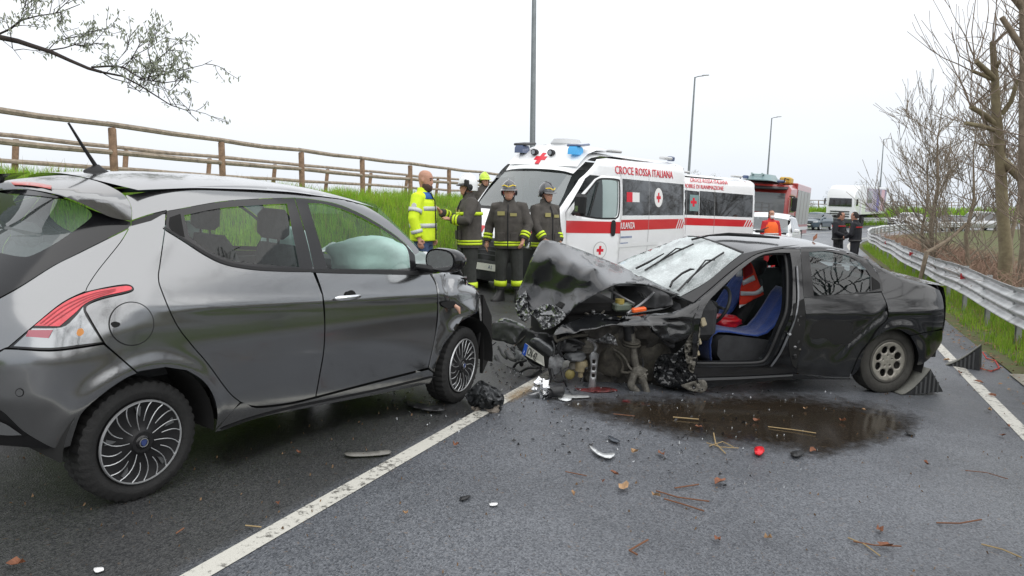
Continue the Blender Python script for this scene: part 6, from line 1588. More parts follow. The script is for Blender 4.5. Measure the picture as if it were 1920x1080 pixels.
M_CSILV = mat('silver car paint', (.42, .43, .44), .3, metal=.6, coat=1.); M_CDARK = mat('dark car paint', (.03, .034, .04), .3, coat=1.)
p_ = ground_at(1440, 26.0); gcar('parked_car', pose(p_, R(207)), 'white car parked behind the woman in the orange waistcoat', M_CWHITE, L=4.3, Wd=1.78, H=1.58)
p_ = ground_at(1531, 63.0); gcar('oncoming_car', pose(p_, R(222)), 'blue grey hatchback driving towards us in front of the white lorry', M_CBLUE, group='cars on the far bend')
p_ = ground_at(1700, 76.0); gcar('oncoming_car', pose(p_, R(250)), 'white hatchback on the far bend right of the lorry, left of the bare tree', M_CWHITE, L=4.0, group='cars on the far bend')
p_ = ground_at(1778, 70.0); gcar('oncoming_car', pose(p_, R(255)), 'dark car half hidden behind the twigs of the slender tree', M_CDARK, group='cars on the far bend')
p_ = ground_at(1830, 72.0); van_s = gcar('oncoming_car', pose(p_, R(262)), 'silver van-like car behind the branches at the right, beside the pollarded trunk', M_CSILV, L=4.7, H=1.85, Wd=1.85, group='cars on the far bend')

# white lorry with printed box trailer
def lorry():
    p = ground_at(1573, 70); M = pose((p.x, p.y, p.z), R(216.5))
    root = empty('lorry', M, 'white articulated lorry with photo print on its trailer side, far along the road', 'lorry')
    mb = MB(); rows = []
    for x, z0, z1, w in ((0, .55, 2.0, 1.12), (.0, .45, 3.0, 1.2), (-.25, .45, 3.55, 1.24), (-.9, .45, 3.85, 1.25), (-2.1, .45, 3.9, 1.25)):
        rows.append([(x, -w, z0), (x, w, z0), (x, w, z1 - .25), (x, w - .2, z1), (x, -w + .2, z1), (x, -w, z1 - .25)])
    mb.loft(rows); mb.build('cab', M_CWHITE, root, 30)
    mb = MB(); mb.loft([[(.015, y, z) for y, z in ((-1.02, 1.95), (1.02, 1.95), (.98, 2.72), (-.98, 2.72))], [(.05, y, z) for y, z in ((-1.02, 1.95), (1.02, 1.95), (.98, 2.72), (-.98, 2.72))]]); mb.build('windscreen', M_VGL, root)
    for k in range(3):
        mb = MB(); mb.box((.04, 0, 1.05 + k * .22), (.06, 1.7, .09)); mb.build('grille_bar', M_BLK, root)
    mb = MB(); mb.box((.05, 0, .62), (.2, 2.4, .42), bev=.06); mb.build('front_bumper', M_VGREY, root)
    for s_ in (-1, 1):
        mb = MB(); mb.box((.12, s_ * .92, .78), (.08, .42, .18), bev=.03); mb.build('headlamp', M_CLRL, root)
        mb = MB(); mb.box((-.15, s_ * 1.42, 2.4), (.12, .14, .55), bev=.04); mb.build('wing_mirror', M_BLK, root)
        mb = MB(); mb.box((-.95, s_ * 1.255, 2.35), (.75, .012, .62)); mb.build('cab_window', M_VGL, root)
    mb = MB(); mb.box((-9.2, 0, 2.58), (12.6, 2.5, 2.75), bev=.04); tr = mb.build('trailer_box', M_CWHITE, root)
    mprt = mat('trailer print', (.55, .50, .52), .5, col2=(.10, .09, .22), vscale=.55)
    mb = MB(); mb.box((-9.6, 1.256, 2.6), (9.6, .012, 2.3)); mb.build('printed_panel', mprt, tr)
    for (a, b, c_, d_, m_) in ((-6.2, 2.9, 2.2, 1.2, M_CDARK), (-10.2, 2.3, 1.3, 1.9, mat('print violet', (.12, .10, .30), .5)), (-12.6, 2.6, 1.6, 2.2, mat('print pink', (.55, .35, .40), .5))):
        mb = MB(); mb.box((a, 1.266, b), (c_, .01, d_)); mb.build('print_shape', m_, tr)
    mb = MB(); mb.box((-7.5, 0, 1.02), (15.2, 1.0, .25)); mb.build('chassis', M_WELL, root)
    for xx in (-.9, -4.2, -11.2, -12.5, -13.8):
        for s_ in (-1, 1):
            mb = MB(); mb.lathe([(.2, -.14), (.5, -.14), (.52, .0), (.5, .14), (.22, .14), (.2, .05), (.001, .05)], 22, M=Matrix.Translation((xx, s_ * 1.08, .52)) @ Matrix.Rotation(0 if s_ > 0 else math.pi, 4, 'Z')); mb.build('wheel', M_RUB, root, 40)
lorry()
# fire engine behind the second ambulance
def fire_engine():
    p = ground_at(1420, 33.5); M = pose((p.x, p.y, p.z), R(208))
    root = empty('fire_engine', M, 'red and white fire engine with roof ladder and hose gear, behind the second ambulance', 'fire engine')
    M_FRED = mat('fire engine red', (.33, .03, .025), .3, coat=.7)
    mb = MB(); rows = []
    for x, z0, z1, w in ((0, .5, 1.35, 1.12), (.0, .45, 2.3, 1.18), (-.22, .45, 2.78, 1.2), (-1.9, .45, 2.85, 1.22)):
        rows.append([(x, -w, z0), (x, w, z0), (x, w, z1 - .2), (x, w - .15, z1), (x, -w + .15, z1), (x, -w, z1 - .2)])
    mb.loft(rows); cb = mb.build('cab', M_FRED, root, 30)
    mb = MB(); mb.box((.02, 0, 1.98), (.05, 2.0, .86)); mb.build('windscreen', glass_mat('engine windscreen', (.3, .34, .34), 1., haze=.4, hcol=(.28, .31, .32)), cb)
    mb = MB(); mb.box((.05, 0, 1.35), (.06, 2.2, .30)); mb.build('white_front_band', M_CWHITE, cb)
    mb = MB(); mb.box((.06, 0, 1.02), (.06, 1.5, .30)); mb.build('grille', M_BLK, cb)
    mb = MB(); mb.box((.05, 0, .62), (.2, 2.35, .36), bev=.05); mb.build('front_bumper', M_CWHITE, cb)
    mb = MB(); mb.box((.12, 0, 2.62), (.55, 2.15, .05), rot=(0, .2, 0)); mb.build('sun_visor', M_BLK, cb)
    for s_ in (-1, 1):
        mb = MB(); mb.box((.09, s_ * .9, .95), (.06, .34, .22), bev=.03); mb.build('headlamp', M_CLRL, cb)
        mb = MB(); mb.box((.10, s_ * 1.42, 1.95), (.16, .22, .62), bev=.05); mb.tube([(.05, s_ * 1.18, 2.3), (.10, s_ * 1.42, 2.28)], .025, 6); mb.build('wing_mirror', M_BLK, cb)
        mb = MB(); mb.box((-.9, s_ * 1.225, 1.95), (1.1, .012, .7)); mb.build('cab_window', M_VGL, cb)
    mb = MB(); mb.box((-4.6, 0, 1.75), (5.2, 2.45, 2.4), bev=.04); bd = mb.build('body', M_FRED, root)
    for k in range(4):
        mb = MB(); mb.box((-2.75 - k * 1.22, 1.235, 1.85), (1.08, .02, 1.6)); sh_ = mb.build('roller_shutter', mat('shutter aluminium', (.42, .43, .44), .4, metal=.6), bd)
    mb = MB(); mb.box((-4.6, 1.24, .85), (5.2, .02, .16)); mb.build('white_band', M_CWHITE, bd)
    # roof gear
    M_ALU = mat('ladder aluminium', (.42, .50, .50), .35, metal=.7)
    for s_ in (-.55, -.1):
        mb = MB(); mb.tube([(-.1, s_, 3.22), (-6.8, s_, 3.12)], .045, 6); mb.build('ladder_rail', M_ALU, root)
    for k in range(16):
        mb = MB(); mb.tube([(-.3 - k * .42, -.55, 3.21 - k * .006), (-.3 - k * .42, -.1, 3.21 - k * .006)], .025, 6); mb.build('ladder_rung', M_ALU, root)
    mb = MB(); mb.loft([[(x, y, z) for y, z in ((-.9, 2.92), (.4, 2.92), (.15, z1), (-.65, z1))] for x, z1 in ((.1, 2.96), (-.6, 3.22), (-2.2, 3.26), (-3.0, 3.0))]); mb.build('roof_cover', mat('teal roof cover', (.16, .24, .25), .4), root)
    mb = MB(); mb.box((-1.6, .75, 3.02), (.9, .5, .3), bev=.06); mb.build('yellow_locker', mat('yellow locker', (.50, .32, .05), .5), root)
    for s_ in (-1.0, .9):
        mb = MB(); mb.tube([(.0, s_, 2.86), (.0, s_, 3.06), (-1.8, s_, 3.06), (-1.8, s_, 2.86)], .025, 6); mb.build('guard_bar', M_BLK, root)
    mb = MB(); mb.box((-.12, .75, 2.92), (.28, .34, .14), bev=.05); mb.build('beacon', M_BLUEL, root)
    mb = MB(); mb.box((-3.5, 0, .62), (6.8, 1.4, .3)); mb.build('chassis', M_WELL, root)
    for xx in (-.95, -4.9):
        for s_ in (-1, 1):
            mb = MB(); mb.lathe([(.2, -.14), (.46, -.14), (.48, .0), (.46, .14), (.22, .14), (.2, .05), (.001, .05)], 22, M=Matrix.Translation((xx, s_ * 1.09, .48)) @ Matrix.Rotation(0 if s_ > 0 else math.pi, 4, 'Z')); mb.build('wheel', M_RUB, root, 40)
fire_engine()
# ================================================================== PEOPLE
M_SKIN = mat('skin', (.45, .235, .16), .55, var=.1, vscale=30)
M_JEANS = mat('blue jeans', (.045, .075, .15), .9, var=.3, vscale=12, bump=.4, bscale=90)
M_HIVIS = mat('hi-vis yellow', (.62, .80, .02), .8, var=.08, vscale=8, bump=.5, bscale=9, emit=.0)
M_TURN = mat('fire coat cloth', (.062, .056, .050), .9, var=.3, vscale=9, bump=.6, bscale=11)
M_TURN2 = mat('fire trousers cloth', (.028, .030, .027), .9, var=.3, vscale=9, bump=.6, bscale=11)
M_LIME = mat('lime reflective band', (.55, .72, .02), .6, var=.1, vscale=14)
M_SILB = mat('silver band', (.50, .52, .52), .5, metal=.1)
M_BOOT = mat('black boot leather', (.014, .014, .014), .5)
M_HAIR = mat('dark hair', (.018, .013, .010), .7)
M_NAVY = mat('navy uniform', (.012, .013, .018), .8, var=.3, vscale=10, bump=.5, bscale=14)
M_ORVEST = mat('orange vest', (.85, .13, .02), .8, var=.08, vscale=8)
M_REDJ = mat('red jacket', (.50, .02, .025), .8, var=.15, vscale=8)
def remesh(o, vox, sm=6):
    m = o.modifiers.new('skin', 'REMESH'); m.mode = 'VOXEL'; m.voxel_size = vox; m.use_smooth_shade = True
    if sm: s_ = o.modifiers.new('relax', 'SMOOTH'); s_.iterations = sm; s_.factor = .5
    return o
def oval(c, rx, ry, n=16, tilt=None, sq=.85):
    return [Vector(c) + Vector((rx * math.copysign(abs(math.cos(a)) ** sq, math.cos(a)), ry * math.copysign(abs(math.sin(a)) ** sq, math.sin(a)), 0)) for a in np.linspace(0, 2 * math.pi, n + 1)[:-1]]
def hand(mb, w, d, up, curl=.5, s=1.0):
    """palm and five fingers leaving wrist w along d; up = back of the hand"""
    d = Vector(d).normalized(); up = (Vector(up) - d * Vector(up).dot(d)).normalized(); sd = d.cross(up)
    mb.tube([w - d * .02, w + d * .03, w + d * .075], [.022 * s, .034 * s, .032 * s], 10, flat=.6)
    for i, (o_, L) in enumerate(((-.030, .070), (-.010, .080), (.010, .076), (.029, .060))):
        a = w + d * .072 + sd * o_ * s; b = a + (d - up * curl * .5).normalized() * L * .5 * s; c = b + (d * (1 - curl) - up * curl).normalized() * L * .5 * s
        mb.tube([a - d * .01, b, c], [.0105 * s, .0098 * s, .0085 * s], 7)
    a = w + d * .025 - sd * .034 * s; b = a + (d * .7 - sd * .6).normalized() * .035 * s; mb.tube([w + d * .015 - sd * .018, a, b, b + (d - up * .4).normalized() * .03], [.014 * s, .013 * s, .011 * s, .009 * s], 7)
def person(name, M, label, H=1.78, arms=None, legs=None, yaw=0., nod=0., look='fire', group=None, vox=.011, lean=0., cat='person', turn=0.):
    s = H / 1.78; root = empty(name, M, label, cat, group)
    S_ = Matrix.Scale(s, 4)
    legs = legs or {1: [(.02, .11, .49), (.0, .12, .09), .15], -1: [(.02, -.11, .49), (.0, -.12, .09), -.15]}
    arms = arms or {1: [(.0, .27, 1.14), (.05, .27, .90)], -1: [(.0, -.27, 1.14), (.05, -.27, .90)]}
    sh = {1: Vector((-.0, .185, 1.425)), -1: Vector((-.0, -.185, 1.425))}
    # --- body
    mb = MB()
    mb.loft([oval((x, 0, z), rx, ry) for z, rx, ry, x in ((.86, .09, .13, 0), (.95, .11, .155, 0), (1.08, .10, .14, 0), (1.28, .115, .165, 0), (1.40, .095, .165, 0), (1.47, .06, .09, -.005), (1.50, .052, .056, 0), (1.58, .05, .052, .015))])
    hd = Matrix.Translation((.02, 0, 1.555)) @ Matrix.Rotation(yaw, 4, 'Z') @ Matrix.Rotation(nod, 4, 'Y')
    rings = []
    for z, rx, ry, x in ((-.035, .045, .045, .02), (-.005, .072, .055, .025), (.03, .088, .064, .018), (.075, .096, .071, .010), (.12, .100, .075, .002), (.16, .097, .074, -.003), (.195, .080, .062, -.006), (.218, .050, .040, -.006), (.226, .015, .012, -.006)):
        rings.append([hd @ p for p in oval((x, 0, z), rx, ry, 16, sq=.95)])
    mb.loft(rings)
    mb.loft([[hd @ Vector(p) for p in ((.10, -.008, .115), (.10, .008, .115), (.094, 0, .115))], [hd @ Vector(p) for p in ((.122, -.017, .068), (.122, .017, .068), (.085, 0, .062))]])   # nose
    for q in (-1, 1): mb.ball(hd @ Vector((-.0, q * .078, .095)), (.018, .009, .03), 6)
    for q in (1, -1):
        e, w = Vector(arms[q][0]), Vector(arms[q][1])
        mb.tube([sh[q], e, w], [.05, .042, .030], 10)
        hand(mb, w, arms[q][2] if len(arms[q]) > 2 else (w - e), arms[q][3] if len(arms[q]) > 3 else Vector((0, q, .0)) + Vector((.2, 0, 0)), arms[q][4] if len(arms[q]) > 4 else .45)
        k, a = Vector(legs[q][0]), Vector(legs[q][1])
        mb.tube([(0, q * .085, .90), k.lerp(Vector((0, q * .09, .9)), .5), k, k.lerp(a, .4), a], [.085, .08, .058, .056, .04], 10)
        fd_ = Matrix.Rotation(legs[q][2], 3, 'Z'); mb.tube([a + fd_ @ Vector((-.03, 0, -.045)), a + fd_ @ Vector((.09, 0, -.055)), a + fd_ @ Vector((.13, 0, -.06))], [.032, .030, .020], 8)
    b = remesh(mb.build('body', M_SKIN, root, 180), vox * .8, 2)
    # face marks
    for q in (-1, 1):
        f = MB(); f.ball(hd @ Vector((.092, q * .031, .112)), (.008, .012, .007), 6); f.build('eye', M_HAIR, root, 180)
        f = MB(); f.tube([hd @ Vector((.097, q * .016, .131)), hd @ Vector((.096, q * .034, .136)), hd @ Vector((.084, q * .05, .130))], .005, 6); f.build('eyebrow', M_HAIR, root, 180)
    f = MB(); f.tube([hd @ Vector((.094, -.025, .036)), hd @ Vector((.104, 0, .036)), hd @ Vector((.094, .025, .036))], .005, 6); f.build('mouth', mat('lips', (.30, .10, .08), .6), root, 180)
    # --- clothes
    def coat(m, hem, wid, col, sl=1.0, nm='jacket', sleeve_end=.93):
        c = MB()
        c.loft([oval((x, 0, z), rx, ry) for z, rx, ry, x in ((hem, .150 * wid, .205 * wid, 0), (hem + .06, .152 * wid, .208 * wid, 0), (1.05, .150 * wid, .203 * wid, 0), (1.22, .155 * wid, .215 * wid, 0), (1.36, .140 * wid, .215 * wid, 0), (1.44, .105 * wid, .175 * wid, -.005), (1.49, .085, .11, 0), (1.515, .078, .085, .005), (col, .076, .080, .012))])
        for q in (1, -1):
            e, w = Vector(arms[q][0]), Vector(arms[q][1]); w2 = e.lerp(w, sleeve_end)
            c.tube([sh[q] + Vector((0, -q * .05, -.01)), sh[q] + Vector((0, q * .01, 0)), sh[q].lerp(e, .5), e, e.lerp(w2, .5), w2], [.085 * sl, .084 * sl, .074 * sl, .066 * sl, .060 * sl, .054 * sl], 12)
        return remesh(c.build(nm, m, root, 180), vox, 5)
    def limb_band(A, B, t0, t1, r, m, nm='reflective_band'):
        c = MB(); c.tube([A.lerp(B, t0), A.lerp(B, t1)], r, 14, caps=False); o = c.build(nm, m, root, 180); solid(o, .006, 1); return o
    def torso_band(z0, z1, rx, ry, m, nm='reflective_band'):
        c = MB(); c.loft([oval((0, 0, z), rx, ry, 24) for z in (z0, z1)], caps=False); o = c.build(nm, m, root, 180); solid(o, .006, 1); return o
    def trousers(m, fat=1.0, end=.0, nm='trousers'):
        c = MB(); c.loft([oval((0, 0, z), rx * fat, ry * fat) for z, rx, ry in ((.80, .11, .16), (.90, .125, .172), (1.02, .12, .165))])
        for q in (1, -1):
            k, a = Vector(legs[q][0]), Vector(legs[q][1])
            c.tube([(0, q * .085, .90), Vector((0, q * .095, .86)).lerp(k, .5), k, k.lerp(a, .5), a + Vector((0, 0, end))], [.10 * fat, .095 * fat, .080 * fat, .076 * fat, .074 * fat], 12)
        return remesh(c.build(nm, m, root, 180), vox, 5)
    def boots(m, hgt=.22):
        for q in (1, -1):
            a = Vector(legs[q][1]); yw = legs[q][2]; T = Matrix.Translation((a.x, a.y, a.z - .09)) @ Matrix.Rotation(yw, 4, 'Z')
            c = MB(); c.loft([[T @ p for p in oval((x, 0, z), rx, ry, 14, sq=.8)] for z, rx, ry, x in ((0, .155, .056, .055), (.03, .158, .058, .055), (.06, .145, .054, .05), (.10, .10, .050, .01), (.16, .066, .056, -.01), (hgt, .068, .062, -.01))])
            c.build('boot', m, root, 60)
    def helmet(shell, front=None, brim=True, emb=None, neck=True):
        c = MB(); T = hd @ Matrix.Translation((-.004, 0, .105))
        rs = []
        for i in range(10):
            ph = i / 9 * math.pi * .5; k = math.cos(ph); rs.append([T @ Vector(((.138 * k + .0) * math.cos(a) + (-.012 * (1 - k)), .112 * k * math.sin(a), .02 + .150 * math.sin(ph))) for a in np.linspace(0, 6.283, 25)[:-1]])
        low = [T @ Vector((.136 * math.cos(a), .112 * math.sin(a), .02 - (.0 if math.cos(a) > .25 else .085 * min(1, (.25 - math.cos(a)) / .5)))) for a in np.linspace(0, 6.283, 25)[:-1]]
        c.loft([low] + rs); h = c.build('helmet', shell, root, 60)
        if brim:
            c = MB(); c.loft([[T @ Vector((r_ * math.cos(a), r_ * .84 * math.sin(a), z_)) for a in np.linspace(-1.15, 1.15, 15)] for r_, z_ in ((.130, .035), (.165, .012), (.168, .004), (.132, .018))], closed=False, caps=False); solid(c.build('visor', front or shell, h, 60), .004, 0)
        c = MB(); c.tube([T @ Vector((.12, 0, .09)), T @ Vector((.07, 0, .155)), T @ Vector((-.02, 0, .178)), T @ Vector((-.10, 0, .125))], [.010, .012, .012, .008], 8); c.build('comb', shell, h, 60)
        for q in (-1, 1):
            c = MB(); c.ball(T @ Vector((-.02, q * .108, -.02)), (.035, .016, .045), 7); c.build('ear_cover', M_BLK, h, 180)
        c = MB(); c.tube([T @ Vector((.02, .098, -.03)), hd @ Vector((.05, .07, .0)), hd @ Vector((.065, 0, -.045)), hd @ Vector((.05, -.07, .0)), T @ Vector((.02, -.098, -.03))], .009, 7); c.build('chin_strap', M_BLK, h, 60)
        if emb:
            for q in (-1, 1):
                c = MB(); c.tube([T @ Vector((.133, q * .005, .060)), T @ Vector((.11, q * .062, .085)), T @ Vector((.06, q * .100, .075))], .009, 6); c.build('emblem_wing', emb, h, 60)
        return h
    def cap_hair(m, bald=False, long=False):
        c = MB(); rs = []
        for i in range(8):
            ph = i / 7 * math.pi * .5; k = math.cos(ph); rs.append([hd @ Vector((-.012 + .104 * k * math.cos(a), .080 * k * math.sin(a), .115 + .122 * math.sin(ph))) for a in np.linspace(0, 6.283, 21)[:-1]])
        low = [hd @ Vector((-.014 + .102 * math.cos(a), .080 * math.sin(a), .115 - (0 if math.cos(a) > .2 else (.14 if long else .08) * min(1, (.2 - math.cos(a)) / .5)) + (.045 if math.cos(a) > .6 else 0))) for a in np.linspace(0, 6.283, 21)[:-1]]
        c.loft([low] + rs); return c.build('hair', m, root, 60)
    if look in ('fire', 'chief'):
        trousers(M_TURN2, 1.12, .10); boots(M_BOOT, .34); coat(M_TURN, .80, 1.10, 1.575, 1.14)
        torso_band(.845, .875, .166, .227, M_LIME); torso_band(.885, .912, .166, .227, M_LIME)
        for q in (1, -1):
            e, w = Vector(arms[q][0]), Vector(arms[q][1]); limb_band(e, w, .48, .60, .070, M_LIME); limb_band(e, w, .66, .78, .068, M_LIME)
            k, a = Vector(legs[q][0]), Vector(legs[q][1]); limb_band(k, a, .42, .62, .092, M_LIME)
        f = MB(); f.box((.163, .085, 1.31), (.012, .10, .045)); f.build('name_patch', mat('badge gold', (.30, .27, .10), .6), root)
        f = MB(); f.box((.163, -.10, 1.33), (.012, .11, .06)); f.build('chest_badge', MATS['badge gold'], root)
        f = MB(); f.tube([(.166, 0, .82), (.170, 0, 1.1), (.165, 0, 1.35), (.12, 0, 1.46)], .010, 6); f.build('front_zip', M_BLK, root)
        f = MB(); f.box((.166, .10, .98), (.02, .12, .13), bev=.008); f.build('pocket', M_TURN, root)
        f = MB(); f.box((.166, -.10, .98), (.02, .12, .13), bev=.008); f.build('pocket', M_TURN, root)
        if look == 'chief':
            h = helmet(mat('white helmet', (.72, .73, .74), .2, coat=.8), M_GLOSSBLK)
            f = MB(); f.box(hd @ Vector((.03, .122, .14)), (.07, .03, .09), bev=.01); f.tube([hd @ Vector((.05, .125, .19)), hd @ Vector((.02, .128, .10)), hd @ Vector((-.02, .12, .03))], .016, 7); f.build('helmet_lamp', M_BLK, h)
            torso_band(1.255, 1.30, .178, .245, M_LIME)
        else: helmet(mat('grey fire helmet', (.055, .057, .062), .22, metal=.3, coat=.9), mat('smoked visor', (.05, .05, .055), .15, coat=1.), emb=mat('yellow wing', (.70, .52, .04), .5))
    if look == 'limefire':
        trousers(M_TURN2, 1.12, .10); boots(M_BOOT, .34); coat(M_TURN, .80, 1.1, 1.575, 1.14); helmet(mat('lime helmet', (.52, .72, .03), .3, coat=.6), None)
    if look == 'hivis':
        trousers(M_JEANS, .98, .0); boots(M_BOOT, .16); coat(M_HIVIS, .86, 1.08, 1.56, 1.1)
        for z in (1.035, 1.255): torso_band(z, z + .055, .163, .222, M_SILB)
        for q in (1, -1):
            e, w = Vector(arms[q][0]), Vector(arms[q][1]); limb_band(e, w, .55, .72, .070, M_SILB); limb_band(sh[q], e, .55, .72, .084, M_SILB)
        c = MB(); c.loft([oval((0, 0, z), rx, ry, 24) for z, rx, ry in ((1.405, .135, .205), (1.455, .108, .165), (1.49, .09, .115))], caps=False); solid(c.build('blue_yoke', mat('blue yoke', (.02, .10, .35), .8), root, 180), .006, 1)
        f = MB(); q_ = sh[-1].lerp(Vector(arms[-1][0]), .38); f.lathe([(.001, .004), (.032, .004), (.034, 0)], 16, M=Matrix.Translation(q_ + Vector((0, -.088, 0))) @ Matrix.Rotation(math.pi, 4, 'X')); f.build('arm_badge', mat('badge white', (.6, .6, .6), .6), root)
        # beard and cropped sides
        c = MB(); c.loft([[hd @ Vector((.020 + r_ * math.cos(a), ry * math.sin(a), z)) for a in np.linspace(-1.75, 1.75, 19)] for z, r_, ry in ((-.045, .05, .045), (-.02, .080, .060), (.02, .084, .068), (.055, .060, .074))], closed=False, caps=False); solid(c.build('beard', mat('dark beard', (.06, .035, .025), .9), root, 180), .012, 1)
        f = MB(); f.tube([(.175, 0, .88), (.176, 0, 1.15), (.165, 0, 1.38), (.11, 0, 1.49)], .008, 6); f.build('front_zip', M_BLK, root)
    if look == 'officer':
        trousers(M_NAVY, 1.0, .0); boots(M_BOOT, .14); coat(M_NAVY, .93, 1.04, 1.56, 1.05)
        torso_band(1.335, 1.365, .158, .236, mat('red uniform stripe', (.55, .02, .02), .7)); torso_band(.955, .995, .165, .222, mat('white belt', (.06, .06, .06), .5)); cap_hair(M_HAIR)
        f = MB(); f.box((.02, -.20, .90), (.12, .05, .14), bev=.015); f.build('holster', M_BLK, root)
    if look == 'nurse':
        trousers(M_REDJ, .98, .0); boots(M_BOOT, .14); coat(M_REDJ, .90, .98, 1.56, 1.0); cap_hair(mat('brown hair', (.055, .028, .018), .6), long=True)
        c = MB(); c.loft([oval((0, 0, z), rx, ry, 24) for z, rx, ry in ((.90, .166, .212), (1.05, .163, .210), (1.22, .164, .216), (1.34, .150, .200), (1.44, .11, .13))], caps=False); solid(c.build('orange_waistcoat', M_ORVEST, root, 180), .008, 1)
        torso_band(1.07, 1.115, .178, .226, M_SILB)
        f = MB(); f.loft([[hd @ Vector((.022 + r_ * math.cos(a), ry * math.sin(a), z)) for a in np.linspace(-1.1, 1.1, 13)] for z, r_, ry in ((-.02, .080, .058), (.03, .098, .066), (.07, .094, .064))], closed=False, caps=False); solid(f.build('face_mask', mat('white mask', (.75, .76, .77), .8), root, 180), .006, 1)
    for o in root.children: o.matrix_basis = S_ @ o.matrix_basis
    return root
def stand(px, depth, face, lean=0):
    g = ground_at(px, depth); return Matrix.Translation(g) @ Matrix.Rotation(face, 4, 'Z') @ Matrix.Rotation(lean, 4, 'Y')
# facing angle: 0 = +x (image right), -90 deg = towards the camera
person('person', stand(793, 10.3, R(-12)), 'bald bearded man in yellow hi-vis jacket and blue jeans, standing left of the firefighters', 1.86,
       arms={1: [(-.02, .28, 1.15), (.06, .25, .92)], -1: [(-.03, -.29, 1.15), (.03, -.27, .90)]}, yaw=R(-6), nod=R(10), look='hivis')
person('person', stand(880, 10.75, R(195)), 'firefighter in white helmet gesturing with a raised hand at the bald man', 1.82,
       arms={1: [(.10, .30, 1.18), (.30, .16, 1.20), (.7, -.5, .3), (0, .3, 1), .6], -1: [(.14, -.24, 1.20), (.40, -.10, 1.30), (.5, .1, .9), (-.6, 0, .3), .7]}, yaw=R(-5), look='chief')
person('person', stand(955, 11.35, R(-98)), 'firefighter in grey helmet standing full length facing us, left of the raised bonnet', 1.79,
       arms={1: [(.05, .30, 1.15), (.17, .23, .93)], -1: [(-.05, -.31, 1.15), (.01, -.34, .89)]}, legs={1: [(.02, .12, .49), (.0, .13, .09), .2], -1: [(.05, -.12, .49), (.03, -.14, .09), -.5]}, yaw=R(4), look='fire', group='firefighters in grey helmets')
person('person', stand(1022, 11.7, R(-48)), 'firefighter in grey helmet turned to the right behind the raised black bonnet', 1.80,
       arms={1: [(-.04, .29, 1.14), (.08, .25, .90)], -1: [(.07, -.27, 1.15), (.22, -.22, .95)]}, yaw=R(6), nod=R(6), look='fire', group='firefighters in grey helmets')
person('person', stand(908, 16.5, R(-60)), 'firefighter in lime yellow helmet mostly hidden behind the ambulance front', 1.80, look='limefire', vox=.014)
person('person', stand(1446, 20.5, R(-80)), 'woman in orange waistcoat and white face mask beside the white parked car', 1.66, look='nurse', vox=.012)
person('person', stand(1574, 22.0, R(-50)), 'dark-haired officer in black uniform standing left of his colleague by the guard rail', 1.76,
       arms={1: [(.05, .28, 1.16), (.26, .10, 1.08), (.6, -.7, 0)], -1: [(.05, -.28, 1.16), (.26, -.10, 1.05), (.6, .7, 0)]}, look='officer', vox=.013, yaw=R(15), nod=R(18), group='uniformed officers')
person('person', stand(1606, 21.3, R(140)), 'officer in black jacket with red back stripe, turned away by the guard rail', 1.78,
       arms={1: [(.04, .29, 1.15), (.24, .14, 1.06), (.6, -.7, 0)], -1: [(.02, -.29, 1.14), (.12, -.24, .92)]}, look='officer', vox=.013, nod=R(12), group='uniformed officers')
# ================================================================== TREES AND SCRUB
M_BARK = mat('grey bark', (.26, .21, .155), .95, col2=(.13, .10, .07), vscale=7, bump=.8, bscale=25)
M_BARK2 = mat('mossy bark', (.25, .215, .13), .95, col2=(.14, .11, .07), vscale=6, bump=.8, bscale=25)
M_TWIG = mat('twigs', (.20, .155, .12), .9, var=.3, vscale=4)
M_TWIGL = mat('pale twigs', (.20, .165, .125), .9, var=.3, vscale=4)
M_DKBR = mat('dark limb bark', (.035, .026, .024), .95, var=.3, vscale=12, bump=.5, bscale=30)
def grow(mb, p, d, L, r, lev, rs, up=.25, spread=.6, kids=3, seg=5, minr=.005, wig=.12, tips=None):
    P = [Vector(p)]; d = Vector(d).normalized(); rr = [r]
    for i in range(seg):
        d = (d + Vector((rs.gauss(0, wig), rs.gauss(0, wig), rs.gauss(0, wig) + up * .12))).normalized()
        P.append(P[-1] + d * L / seg); rr.append(max(minr, r * (1 - .75 * (i + 1) / seg)))
    mb.tube(P, rr, 6 if r > .03 else (5 if r > .012 else 4))
    if tips is not None and lev <= 1: tips.append((P[-1], d)); tips.append((P[len(P) // 2], d))
    if lev > 0:
        for k in range(kids):
            t = rs.uniform(.25, .98); i = min(seg - 1, int(t * seg)); q = P[i].lerp(P[i + 1], t * seg - i)
            ax = Vector((rs.gauss(0, 1), rs.gauss(0, 1), rs.gauss(0, .7))).normalized(); nd = (d + ax * spread + Vector((0, 0, up * .6))).normalized()
            grow(mb, q, nd, L * rs.uniform(.45, .72), max(minr, rr[i] * .55), lev - 1, rs, up, spread, kids, max(3, seg - 1), minr, wig, tips)
